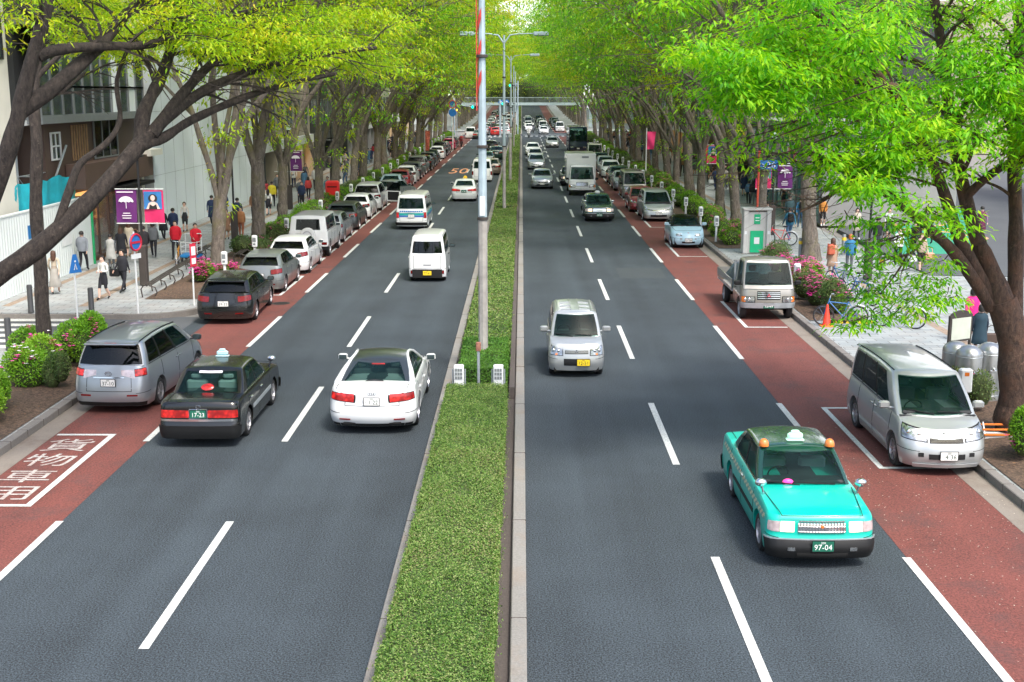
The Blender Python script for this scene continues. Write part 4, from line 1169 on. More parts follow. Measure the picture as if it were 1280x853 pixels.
# grey service door with hood
dr = wall(bl, 'door', XL - .1, XL + .06, 60.6, 62.0, .14, 3.9, M_grey); wall(bl, 'door_hood', XL - .2, XL + .5, 60.3, 62.3, 4.3, 4.6, M_offwhite); wall(bl, 'wall', -20, XL + .02, 60.2, 60.6, .1, 4.3, M_offwhite)

# -- white block with the air conditioner
b2 = empty('white_building', (-18.8, 46, 0), label='off-white rendered block with black framed upper windows behind the hoarding', cat='building')
wall(b2, 'wall', -30, -18.9, 28, 46.0, 0, 19, M_offwhite); wall(b2, 'rear_wall', -30, -20.2, 46.0, 49.4, 0, 6.1, M_wallg)
wall(b2, 'ledge', -20.4, -19.1, 46.05, 49.5, 6.1, 6.3, M_white)
for (y0, y1, z0, z1) in ((40.4, 43.6, 10.5, 12.3), (44.3, 45.5, 8.6, 12.3), (34, 38, 10.5, 12.3)):
    w = window_unit(None, -18.88, y0, y1, z0, z1, 1, M_wglass, M_black, 2, 1); child(b2, w)
ac = empty('air_conditioner', (-19.9, 47.6, 4.0), label='white air conditioner unit fixed to wall above the blue tarpaulin', cat='air conditioner')
mb = MB(); mb.box(-.2, .15, -.4, .4, 0, .62, bev=.03); child(ac, mb.build('casing', M_white, None, loc=ac.location)).matrix_parent_inverse = Matrix(); 
for ch in ac.children: ch.location = (0, 0, 0)
mb = MB(); mb.torus((.16, .1, .31), .22, .015, 18, 6, Matrix.Rotation(R(90), 4, 'Y'))
for k in range(6): a = math.pi * k / 6; mb.tube([(.165, .1 - .22 * math.cos(a), .31 - .22 * math.sin(a)), (.165, .1 + .22 * math.cos(a), .31 + .22 * math.sin(a))], .006, 4)
mb.build('fan_grille', M_frame, ac)

# -- construction hoarding
hd = empty('hoarding', (-18.35, 47.5, 0), label='tall pale steel hoarding round the building site with a green end post', cat='hoarding')
mb = MB(); n = 46
for k in range(n):   # profiled sheet
    y0 = 41.5 + k * .23; pts = [(-18.38, y0), (-18.35, y0 + .05), (-18.35, y0 + .18), (-18.38, y0 + .23)]
    for (xa, ya), (xb, yb) in zip(pts, pts[1:]): mb.add([(xa, ya, .14), (xb, yb, .14), (xb, yb, 3.0), (xa, ya, 3.0)], [(0, 1, 2, 3)])
child(hd, mb.build('panel', M_hoard, None, smooth=0))
mb = MB(); mb.box(-18.5, -18.33, 41.4, 52.2, 3.0, 3.06); mb.box(-24, -18.38, 41.38, 41.46, .14, 3.0); child(hd, mb.build('top_rail', M_hoard, None, smooth=0))
mb = MB(); mb.box(-18.44, -18.30, 52.1, 52.22, .14, 3.1); child(hd, mb.build('end_post', mat('green_post', (.02, .4, .15), .6), None, smooth=0))
mb = MB(); mb.box(-18.345, -18.33, 48.6, 49.6, 1.3, 2.1); child(hd, mb.build('notice', M_white, None, smooth=0))
mb = MB(); mb.box(-18.345, -18.33, 45.3, 45.9, 2.0, 2.5); child(hd, mb.build('notice', mat('blue_sign', (.02, .16, .4), .5), None, smooth=0))
sc_ = empty('scaffolding', (-19.3, 46, 3), label='grey tube scaffold frames standing above the hoarding', cat='scaffolding')
mb = MB()
for k in range(6):
    yy = 42 + k * 1.6; mb.tube([(-19.2, yy, .2), (-19.2, yy, 4.3)], .025, 6); mb.tube([(-20.0, yy, .2), (-20.0, yy, 4.3)], .025, 6); mb.tube([(-19.2, yy, 4.1), (-20, yy, 4.1)], .02, 6)
    if k < 5: mb.tube([(-19.2, yy, 4.2), (-19.2, yy + 1.6, 3.2)], .02, 6); mb.tube([(-19.2, yy, 4.2), (-19.2, yy + 1.6, 4.2)], .02, 6)
mb.tube([(-19.1, 49.5, 3.2), (-18.9, 51.3, 5.2)], .05, 6)
child(sc_, mb.build('tube_frame', M_steel, None))
tp = MB(); nx, ny = 22, 7; vs = []
for j in range(ny + 1):
    for i in range(nx + 1):
        y = 45.5 + i * .3; sag = .10 * math.sin(i * 1.3) + .06 * math.sin(i * 3.1 + j)
        vs.append((-18.95 + sag * .6, y, 2.85 + j * .16 * (1 + .05 * math.sin(i * .9)) - .03 * math.sin(i * .7)))
tp.add(vs, [(j * (nx + 1) + i, j * (nx + 1) + i + 1, (j + 1) * (nx + 1) + i + 1, (j + 1) * (nx + 1) + i) for j in range(ny) for i in range(nx)])
tag(tp.build('tarpaulin', M_tarp, smooth=60), 'bright cyan tarpaulin draped over the scaffold behind hoarding', 'tarpaulin')

# -- tall pale grey panel wall
pw = empty('panel_wall', (-18.7, 75, 0), label='tall pale grey panelled site wall beside the left sidewalk', cat='site wall')
wall(pw, 'panel', -18.9, -18.62, 62.4, 89, .1, 13, M_wallg)
mb = MB()
for k in range(1, 14): mb.box(-18.62, -18.612, 62.4 + k * 1.9, 62.412 + k * 1.9, .1, 13)
for z in (3.2, 6.4, 9.6): mb.box(-18.62, -18.611, 62.4, 89, z, z + .012)
child(pw, mb.build('joint', M_frame, None, smooth=0))
# -- generic street buildings, each its own thing
def street_building(label, X, side, y0, y1, h, wm, shopm, seed, floor=3.6, depth=12, sign=None):
    r_ = random.Random(seed); b = empty('street_building', (X, (y0 + y1) / 2, 0), label=label, cat='building', group='buildings along the avenue')
    s = side; xo = X; xi = X - s * depth; z0 = zg((y0 + y1) / 2)
    def wb(nm, xa, xb, a, c, e, f, m): return wall(b, nm, min(xa, xb), max(xa, xb), a, c, e + z0, f + z0, m)
    wb('wall', xo - s * .3, xi, y0, y1, 3.4, h, wm)
    wb('wall', xo - s * .9, xi, y0 + .3, y1 - .3, 0, 3.4, shopm)
    npi = max(2, int((y1 - y0) / 5))
    for k in range(npi + 1):
        yy = lerp(y0, y1 - .5, k / npi); wb('pillar', xo, xo - s * .95, yy, yy + .5, 0, 3.4, wm)
    wb('fascia', xo + s * .04, xo - s * .4, y0 + .02, y1 - .02, 3.0, 3.7, r_.choice([M_darkgrey, M_white, M_brown, M_frame]))
    for k in range(npi):
        a = lerp(y0, y1 - .5, k / npi) + .7; c = lerp(y0, y1 - .5, (k + 1) / npi) - .2
        w = window_unit(None, xo - s * .88, a, c, .3 + z0, 2.85 + z0, s, M_warm if r_.random() < .3 else M_wglass, M_frame, 3, 1); child(b, w)
    nf = int((h - 4) / floor)
    for f in range(nf):
        nw = max(2, int((y1 - y0) / 3.4))
        for k in range(nw):
            a = lerp(y0 + .6, y1 - .2, k / nw); c = a + (y1 - y0) / nw * .68
            w = window_unit(None, xo - s * .3, a, c, 4.6 + f * floor + z0, 6.7 + f * floor + z0, s, M_wglass, M_frame, 2, 1); child(b, w)
    return b
street_building('beige stone building with deep shop bays beyond the grey wall', -18.8, 1, 89.2, 112, 15, M_beige, M_darkgrey, 1)
street_building('charcoal building between two pale ones on the left', -18.8, 1, 112.5, 134, 21, M_darkgrey, M_grey, 2)
street_building('grey concrete building far along the left sidewalk', -18.8, 1, 134.5, 160, 18, M_grey, M_darkgrey, 3)
street_building('white building just before the far junction on the left', -18.8, 1, 160.5, 208, 20, M_offwhite, M_darkgrey, 4)
street_building('pale building past the junction on the left', -24, 1, 238, 300, 22, M_wallg, M_darkgrey, 5)
street_building('long brown building in the far left distance', -24, 1, 302, 400, 24, M_brown, M_darkgrey, 6)
street_building('charcoal building beyond the glass pavilion on the right', 18.0, -1, 92, 120, 18, M_darkgrey, M_grey, 7)
street_building('beige building far along the right sidewalk', 18.0, -1, 120.5, 150, 20, M_beige, M_darkgrey, 8)
street_building('grey building just before the far junction on the right', 18.0, -1, 150.5, 208, 18, M_grey, M_darkgrey, 9)
street_building('white building past the junction on the right', 24, -1, 238, 300, 22, M_offwhite, M_darkgrey, 10)
street_building('dark building in the far right distance', 24, -1, 302, 400, 24, M_grey, M_darkgrey, 11)
# glass pavilion on the right
gpv = empty('glass_pavilion', (19, 74, 0), label='low pavilion of teal glass and white panels behind the right trees', cat='building')
M_tealg = mat('teal_glass', (.12, .34, .33), .1, .1, coat=.6, var=.2, scale=.6)
wall(gpv, 'wall', 16.6, 24, 68, 90, .1, 5.2, M_grey); wall(gpv, 'roof', 16.2, 24.4, 67.6, 90.4, 5.2, 5.6, M_grey)
for k in range(11): child(gpv, window_unit(None, 16.58, 68.3 + k * 1.95, 70.1 + k * 1.95, .3, 4.9, -1, M_tealg, M_frame, 1, 1, .08))
mb = MB(); 
for k in range(9): mb.box(18.2 + k * .62, 18.6 + k * .62, 67.9, 67.98, 4.2, 4.32 + .1 * (k % 3))
child(gpv, mb.build('wall_lettering', M_black, None, smooth=0))
M_tile = mat('white_wall_tiles', (.42, .45, .47), .5, var=.06, scale=.5)
wt = empty('tiled_building', (40, 66, 0), label='white tiled building with thin dark joints beyond the diagonal street', cat='building')
wall(wt, 'wall', 38, 60, 58, 84, .1, 18, M_tile)
for k in range(8):
    for f in range(4): 
        mb = MB(); mb.box(38.6 + k * 2.6, 40.6 + k * 2.6, 57.94, 57.99, 4.5 + f * 3.3, 6.6 + f * 3.3); child(wt, mb.build('window', M_wglass, None, smooth=0))
mb = MB()
for k in range(24): mb.box(38 + k * .9, 38.02 + k * .9, 57.985, 57.997, .2, 18)
for k in range(20): mb.box(38, 60, 57.984, 57.996, .2 + k * .9, .22 + k * .9)
child(wt, mb.build('tile_joint', M_frame, None, smooth=0))
sb1 = empty('street_building', (30, 120, 0), label='pale building closing the view down the diagonal street', cat='building', group='buildings along the avenue')
wall(sb1, 'wall', 28, 36, 100, 122, .1, 14, M_beige); wall(sb1, 'wall', 46, 100, 150, 170, .1, 18, M_beige)
for f in range(4):
    for k in range(3): mb = MB(); mb.box(26.8 + k * 2.1, 28.2 + k * 2.1, 95.94, 95.99, 1 + f * 3.3, 3 + f * 3.3); child(sb1, mb.build('window', M_wglass, None, smooth=0))
# backdrop building far ahead past the footbridge is screened by trees; footbridge
fbz = 4.75
fb = empty('footbridge', (0, 262, zg(262)), label='pale blue steel footbridge crossing the avenue in the distance', cat='footbridge')
M_fb = mat('pale_blue_steel', (.55, .66, .70), .6, .1, var=.1)
def fbp(nm, *a, m=M_fb): mb = MB(); mb.box(*a); return child(fb, mb.build(nm, m, None, smooth=0))
z = fbz
fbp('deck', -15, 15, 260.8, 263.2, z, z + .55)
mb = MB(); mb.box(-15, 15, 260.8, 260.86, z + 1.55, z + 1.65); 
for k in range(120): mb.box(-15 + k * .25, -14.96 + k * .25, 260.82, 260.85, z + .55, z + 1.55)
child(fb, mb.build('railing', M_fb, None, smooth=0))
for x in (-14.5, -.95, 14.5): fbp('column', x - .3, x + .3, 261.6, 262.4, 0, z)
# ================================================================ PLANTS
def leaf_arrays(C_, D, Nn, L, Wd):
    """C centres(base), D unit directions, Nn unit normals -> verts (n*4,3)"""
    S = np.cross(D, Nn); S /= (np.linalg.norm(S, axis=1, keepdims=True) + 1e-9)
    L = L[:, None]; Wd = Wd[:, None]
    a = C_; b = C_ + D * L * .42 + S * Wd * .5; c = C_ + D * L - Nn * L * .10; d = C_ + D * L * .42 - S * Wd * .5
    return np.stack([a, b, c, d], 1).reshape(-1, 3)
def leaves_obj(name, V, m, parent=None, mats=None, midx=None):
    n = len(V) // 4
    me = bpy.data.meshes.new(name); me.vertices.add(len(V)); me.vertices.foreach_set('co', V.astype(np.float32).ravel())
    me.loops.add(n * 4); me.loops.foreach_set('vertex_index', np.arange(n * 4, dtype=np.int32))
    me.polygons.add(n); me.polygons.foreach_set('loop_start', np.arange(0, n * 4, 4, dtype=np.int32)); me.polygons.foreach_set('loop_total', np.full(n, 4, dtype=np.int32))
    for x in (mats or [m]): me.materials.append(x)
    if midx is not None: me.polygons.foreach_set('material_index', midx.astype(np.int32))
    me.update(calc_edges=True)
    o = bpy.data.objects.new(name, me); COL.objects.link(o); o.parent = parent
    return o
def unit(a): return a / (np.linalg.norm(a, axis=1, keepdims=True) + 1e-9)

class Tree:
    def __init__(s, seed): s.r = random.Random(seed); s.g = np.random.default_rng(seed); s.limbs = []; s.spray = []
    def limb(s, pts, r0, r1, lvl=1):
        pts = [Vector(p) for p in pts]
        # smooth the polyline (Catmull-Rom)
        out = []
        for i in range(len(pts) - 1):
            p0 = pts[max(0, i - 1)]; p1 = pts[i]; p2 = pts[i + 1]; p3 = pts[min(len(pts) - 1, i + 2)]
            for k in range(4):
                t = k / 4; out.append(.5 * ((2 * p1) + (p2 - p0) * t + (2 * p0 - 5 * p1 + 4 * p2 - p3) * t * t + (3 * p1 - p0 - 3 * p2 + p3) * t ** 3))
        out.append(pts[-1]); n = len(out)
        rr = [lerp(r0, r1, i / (n - 1)) * (1 + .05 * math.sin(i * 1.7 + r0 * 9) + (s.r.uniform(-.05, .09) if r0 > .1 else 0)) for i in range(n)]
        s.limbs.append((out, rr, lvl)); return out, rr
    def grow(s, p, d, r, ln, lvl, maxl, up=.25, spread=.5):
        n = 5; pts = [p.copy()]; q = p.copy(); d = d.normalized()
        for k in range(n):
            j = Vector((s.r.gauss(0, 1), s.r.gauss(0, 1), s.r.gauss(0, .6))) * .16
            d = (d + j + Vector((0, 0, up)) * (.3 if lvl < 3 else -.15)).normalized()
            if lvl >= 2: d.z *= .88; d.normalize()
            q = q + d * ln / n; pts.append(q.copy())
        r1 = r * (.45 if lvl < maxl else .25)
        out, rr = s.limb(pts, r, r1, lvl)
        if lvl >= maxl:
            s.spray.append(out); return
        nb = 3 if lvl == 1 else 3 if lvl == 2 else 4
        for b in range(nb):
            t = lerp(.35, 1.0, (b + s.r.random() * .6) / nb) if lvl > 1 else lerp(.4, 1.0, (b + .8) / nb)
            i = min(len(out) - 1, int(t * (len(out) - 1))); pd = (out[min(i + 1, len(out) - 1)] - out[max(0, i - 1)]).normalized()
            ax = pd.orthogonal().normalized(); ax.rotate(Matrix.Rotation(s.r.uniform(0, 6.28), 3, pd))
            nd = (pd + ax * spread * s.r.uniform(.6, 1.5)).normalized()
            s.grow(out[i], nd, rr[i] * .68, ln * s.r.uniform(.62, .85), lvl + 1, maxl, up, spread)
        s.grow(out[-1], (out[-1] - out[-2]).normalized(), rr[-1], ln * .75, lvl + 1, maxl, up, spread) if lvl < maxl else None
    def sprout(s, out, rr, t0=.3, t1=1, n=5, ln=2.6, lvl=2, maxl=4, spread=.9, bias=None, rs=.5):
        for b in range(n):
            t = lerp(t0, t1, (b + .5) / n); i = min(len(out) - 2, int(t * (len(out) - 1))); pd = (out[i + 1] - out[i]).normalized()
            ax = pd.orthogonal().normalized(); ax.rotate(Matrix.Rotation(s.r.uniform(0, 6.28), 3, pd))
            nd = pd + ax * spread
            if bias: nd = nd + Vector(bias)
            s.grow(out[i], nd.normalized(), rr[i] * rs, ln * s.r.uniform(.8, 1.25), lvl, maxl)
    def trunk_mb(s):
        mb = MB()
        for out, rr, lvl in s.limbs:
            mb.tube(out, rr, 14 if lvl == 0 else 10 if lvl == 1 else 6 if lvl == 2 else 4, cap=lvl < 2)
        return mb
    def crown(s, per, L=.16, Wd=.055, rad=.5, thick=.12, zmin=None, keep=None):
        C_, D, Nn, LL, WW = [], [], [], [], []
        g = s.g
        for pts in s.spray:
            P0 = np.array([tuple(p) for p in pts])
            n = per; t = g.uniform(.15, 1.12, n); idx = t * (len(P0) - 1); i0 = np.clip(idx.astype(int), 0, len(P0) - 2); f = (idx - i0)[:, None]
            base = P0[i0] * (1 - f) + P0[i0 + 1] * f
            ang = g.uniform(0, 2 * np.pi, n); rr = rad * np.sqrt(g.uniform(0, 1, n))
            off = np.stack([np.cos(ang) * rr, np.sin(ang) * rr, g.normal(0, thick, n) - rr * .28], 1)
            c = base + off
            d = np.stack([np.cos(ang), np.sin(ang), g.uniform(-.95, -.1, n)], 1) + g.normal(0, .35, (n, 3)); 
            nn = np.stack([g.normal(0, .35, n), g.normal(0, .35, n), np.ones(n)], 1)
            C_.append(c); D.append(unit(d)); Nn.append(unit(nn)); LL.append(L * g.uniform(.7, 1.25, n)); WW.append(Wd * g.uniform(.8, 1.2, n))
        C_ = np.concatenate(C_); D = np.concatenate(D); Nn = np.concatenate(Nn); LL = np.concatenate(LL); WW = np.concatenate(WW)
        if zmin is not None or keep is not None:
            k = np.ones(len(C_), bool)
            if zmin is not None: k &= C_[:, 2] > zmin
            if keep is not None: k &= keep(C_)
            C_, D, Nn, LL, WW = C_[k], D[k], Nn[k], LL[k], WW[k]
        return leaf_arrays(C_, D, Nn, LL, WW)

def avenue_tree(seed, maxl=4, per=26, L=.26, Wd=.1, rad=.62):
    """vase-shaped street tree leaning over the road (+x is the road side)"""
    T = Tree(seed); r_ = T.r
    h0 = r_.uniform(1.7, 2.7); R0 = r_.uniform(.23, .30)
    lean = Vector((r_.uniform(-.1, .25), r_.uniform(-.2, .2), 0))
    tr = [Vector((0, 0, -.1)), Vector((0, 0, .25)), Vector((0, 0, 1)) + lean * .4, Vector((0, 0, h0)) + lean]
    T.limb(tr, R0 * 1.0, R0 * .82, 0); T.limbs.append(([Vector((0, 0, -.1)), Vector((0, 0, .15)), Vector((0, 0, .5))], [R0 * 1.5, R0 * 1.22, R0 * .95], 0))
    n = r_.choice([4, 5, 5]); a0 = r_.uniform(0, 6.28)
    for k in range(n):
        a = a0 + 2 * math.pi * k / n + r_.uniform(-.3, .3); tilt = r_.uniform(.25, .7)
        d = Vector((math.cos(a) * tilt + .12, math.sin(a) * tilt * .8, 1))
        T.grow(tr[-1] - Vector((0, 0, .25)), d, R0 * r_.uniform(.42, .62), r_.uniform(4.2, 5.4), 1, maxl, up=.3, spread=.55)
    # a long bough reaching over the carriageway
    p = [tr[-1], tr[-1] + Vector((.9, r_.uniform(-.5, .5), 1.8)), tr[-1] + Vector((2.6, r_.uniform(-1, 1), 3.6)), tr[-1] + Vector((4.2, r_.uniform(-1.4, 1.4), 5.2)), tr[-1] + Vector((5.6, r_.uniform(-1.6, 1.6), 6.3))]
    o, rr = T.limb(p, R0 * .5, .06, 1); T.sprout(o, rr, .35, 1, 8, 2.4, 2, maxl, spread=.8, bias=(.1, 0, .3), rs=.6)
    return T
crownbase = []
def make_tree_proto(seed):
    T = avenue_tree(seed)
    root = empty('avenue_tree', (0, 0, 0))
    T.trunk_mb().build('trunk', M_bark, root, smooth=60, fix=False)
    T.spray = [s_ for s_ in T.spray if T.r.random() < .6]; V = T.crown(48, .19, .072, .55, .055, keep=lambda C: C[:, 2] > 4.5 - .25 * np.clip(C[:, 0], -1, 5) + .9 * np.sin(C[:, 0] * 1.3 + C[:, 1]) * np.cos(C[:, 1] * .9))
    # leafy tufts low on the limbs
    T.spray = []; limbs_ = [l for l in T.limbs if l[2] in (0, 1) and len(l[0]) > 6]
    for k in range(16):
        o_, r__, _ = T.r.choice(limbs_); q = o_[T.r.randrange(len(o_) // 5, len(o_))]
        if 1.6 < q.z < 5.5: e = q + Vector((T.r.uniform(-.2, .9), T.r.uniform(-.6, .6), T.r.uniform(-.1, .3))); T.spray.append([q, (q + e) / 2, e])
    if T.spray: V = np.concatenate([V, T.crown(42, .17, .065, .42, .12)])
    leaves_obj('crown', V, ML_yellow, root)
    return root
protos = [make_tree_proto(s) for s in (11, 23, 37, 41, 58)]
used = [False] * 5
def put_tree(k, x, y, rz, s, label, lm, mirror=False, bark=None, group='zelkova trees lining the avenue'):
    if not used[k]: o = protos[k]; used[k] = True
    else: o = copy_tree(protos[k])
    o.location = (x, y, zg(y) + .1); o.rotation_euler = (0, 0, rz); k_ = 1.0 if y > 95 else .93
    if y > 230: k_ = 1.12
    o.scale = (s * k_, s * k_, s * rnd.uniform(1.12, 1.28))
    tag(o, label, 'tree', group)
    for ch in o.children:
        if ch.name.startswith('crown'): ch.material_slots[0].link = 'OBJECT'; ch.material_slots[0].material = lm
        elif bark: ch.material_slots[0].link = 'OBJECT'; ch.material_slots[0].material = bark
    return o
LT = [(-12.2, 48.6), (-12.0, 55.6), (-12.9, 66), (-12.2, 74), (-12.4, 81.5), (-12.2, 89), (-12.5, 97), (-12.2, 104), (-12.3, 111), (-12.2, 119), (-12.4, 127), (-12.3, 136), (-12.2, 145), (-12.3, 154), (-12.2, 164), (-12.3, 175), (-12.3, 187), (-12.3, 200)]
RT = [(12.7, 53.5), (12.0, 61.5), (11.9, 68), (12.1, 75), (11.8, 81), (12.0, 88), (11.9, 95), (12.1, 102), (11.9, 110), (12, 118), (12.0, 127), (12.1, 136), (12, 145), (12, 155), (12, 166), (12, 177), (12, 189), (12, 202)]
ordn = ['first', 'second', 'third', 'fourth', 'fifth', 'sixth', 'seventh', 'eighth', 'ninth', 'tenth', 'eleventh', 'twelfth', 'thirteenth', 'fourteenth', 'fifteenth', 'sixteenth', 'seventeenth', 'eighteenth']
for i, (x, y) in enumerate(LT):
    lab = {0: 'mossy forked zelkova by the azalea clump behind two red jackets', 1: 'slender pale forked zelkova right of the mossy one'}.get(i, '%s yellow-green zelkova from the camera in the left avenue row' % ordn[i])
    put_tree(i % 5, x, y, rnd.uniform(-.5, .5), rnd.uniform(1.2, 1.38), lab, ML_yellow if i % 4 != 3 else ML_green)
for i, (x, y) in enumerate(RT):
    lab = {0: 'pale speckled trunk zelkova beside the truck and parked bicycles'}.get(i, '%s green zelkova from the camera in the right avenue row' % ordn[i])
    put_tree((i * 2 + 1) % 5, x, y, math.pi + rnd.uniform(-.5, .5), rnd.uniform(1.2, 1.38), lab, ML_green if i % 3 != 2 else ML_yellow)
for i in range(16):
    y = 240 + i * 13
    put_tree(i % 5, -13, y, rnd.uniform(-.5, .5), 1.42, 'distant zelkova beyond the footbridge on the left', ML_yellow, group='distant trees on the left')
    put_tree((i + 2) % 5, 12.5, y + 3, math.pi + rnd.uniform(-.5, .5), 1.42, 'distant zelkova beyond the footbridge on the right', ML_green, group='distant trees on the right')

for i, (x, y) in enumerate(((-9, 455), (-3, 470), (3, 462), (9, 450), (0, 500), (-6, 505), (7, 500))):
    put_tree(i % 5, x, y, rnd.uniform(0, 6), 1.5, 'distant tree closing the view at the end of the avenue', ML_yellow, group='trees closing the view')
# ---- the two big trees nearest the camera, limbs laid out in world space
def big_left():
    T = Tree(5); root = empty('leaning_tree', (-11.8, 21.6, .1), label='big dark leaning tree at left edge with boughs arching over sidewalk', cat='tree')
    O = Vector(root.location)
    def L(pts, r0, r1, lvl=1): return T.limb([Vector(p) - O for p in pts], r0, r1, lvl)
    L([(-11.8, 21.6, 0), (-11.75, 21.6, .9), (-11.3, 21.7, 2.0), (-10.9, 21.9, 2.9)], .42, .36, 0)
    L([(-11.8, 21.6, 0), (-11.8, 21.6, .25), (-11.75, 21.6, .6)], .6, .42, 0)
    A = L([(-10.9, 21.9, 2.7), at(-25, 362, 22), at(45, 312, 22.3), at(118, 245, 22.8), at(182, 172, 23.4)], .215, .135)
    B = L([(-10.95, 21.9, 2.9), at(-12, 250, 21.6), at(16, 170, 21.6), at(36, 90, 21.8), at(56, 20, 22), at(70, -60, 22.2)], .19, .09)
    A0 = L([at(176, 182, 23.3), at(205, 172, 23.7), at(240, 150, 24.1), at(300, 124, 24.8), at(352, 107, 25.4), at(420, 92, 26.4)], .11, .04)
    A1 = L([at(178, 178, 23.4), at(215, 142, 23.8), at(262, 110, 24.4), at(330, 84, 25.2), at(400, 68, 26), at(470, 60, 27)], .13, .04)
    A2 = L([at(176, 178, 23.4), at(180, 140, 23.6), at(200, 100, 24), at(215, 60, 24.6), at(240, 5, 25.2), at(260, -60, 26)], .15, .06)
    A3 = L([at(190, 168, 23.5), at(228, 118, 24), at(262, 82, 24.6), at(300, 50, 25.4), at(330, 10, 26.5)], .12, .04)
    A4 = L([at(66, 300, 22.4), at(86, 240, 22.6), at(100, 205, 22.9), at(132, 180, 23.2), at(150, 150, 23.5), at(146, 100, 23.8), at(165, 50, 24)], .09, .03)
    B1 = L([at(24, 140, 21.7), at(60, 115, 22), at(100, 80, 22.5), at(130, 52, 23), at(160, 15, 23.6), at(190, -10, 24.2), at(240, -60, 25)], .15, .06)
    B2 = L([at(48, 70, 21.9), at(75, 62, 22.1), at(125, 58, 22.6), at(190, 55, 23.4), at(250, 30, 24.4), at(320, 12, 25.6), at(400, -10, 27)], .11, .03)
    B3 = L([at(52, 30, 22), at(20, 0, 21.6), at(-30, -60, 21)], .1, .05)
    for (o, rr), n, ln, t0 in ((A0, 4, 1.2, .6), (A1, 7, 1.3, .3), (A2, 7, 1.5, .35), (A3, 6, 1.3, .25), (B1, 7, 1.5, .4), (B2, 9, 1.3, .3), (B3, 4, 1.6, .3), (B, 4, 1.6, .75)):
        T.sprout(o, rr, t0, 1, int(n * 1.6), ln, 3, 4, spread=.9, bias=(.15, .3, .35), rs=.4)
    T.trunk_mb().build('trunk', M_barkd, root, smooth=60, fix=False)
    def keep(C): return (C[:, 2] + O.z > 7.75 + .25 * np.sin(C[:, 0] * 2 + C[:, 1]))
    leaves_obj('crown', T.crown(95, .12, .036, .42, .05, keep=keep), ML_yellow, root)
big_left()
def left_thin():
    p = Vector((-12.45, 31.3, 0)); T = Tree(9); root = empty('slender_tree', (p.x, p.y, .1), label='straight slender dark tree rising from near azalea bed on the left', cat='tree')
    pts = [p, at(53, 390, p.y), at(51, 340, p.y), at(45, 260, p.y), at(46, 180, p.y), at(42, 120, p.y + .2), at(52, 40, p.y + .6), at(75, -30, p.y + 1)]
    O = Vector(root.location)
    o, rr = T.limb([q - O for q in pts], .19, .11, 0)
    T.sprout(o, rr, .66, 1, 7, 2.3, 2, 4, spread=1.0, bias=(.6, .5, .3), rs=.55)
    T.trunk_mb().build('trunk', M_barkd, root, smooth=60, fix=False)
    leaves_obj('crown', T.crown(70, .15, .05, .5, .06, zmin=8.1), ML_yellow, root)
left_thin()
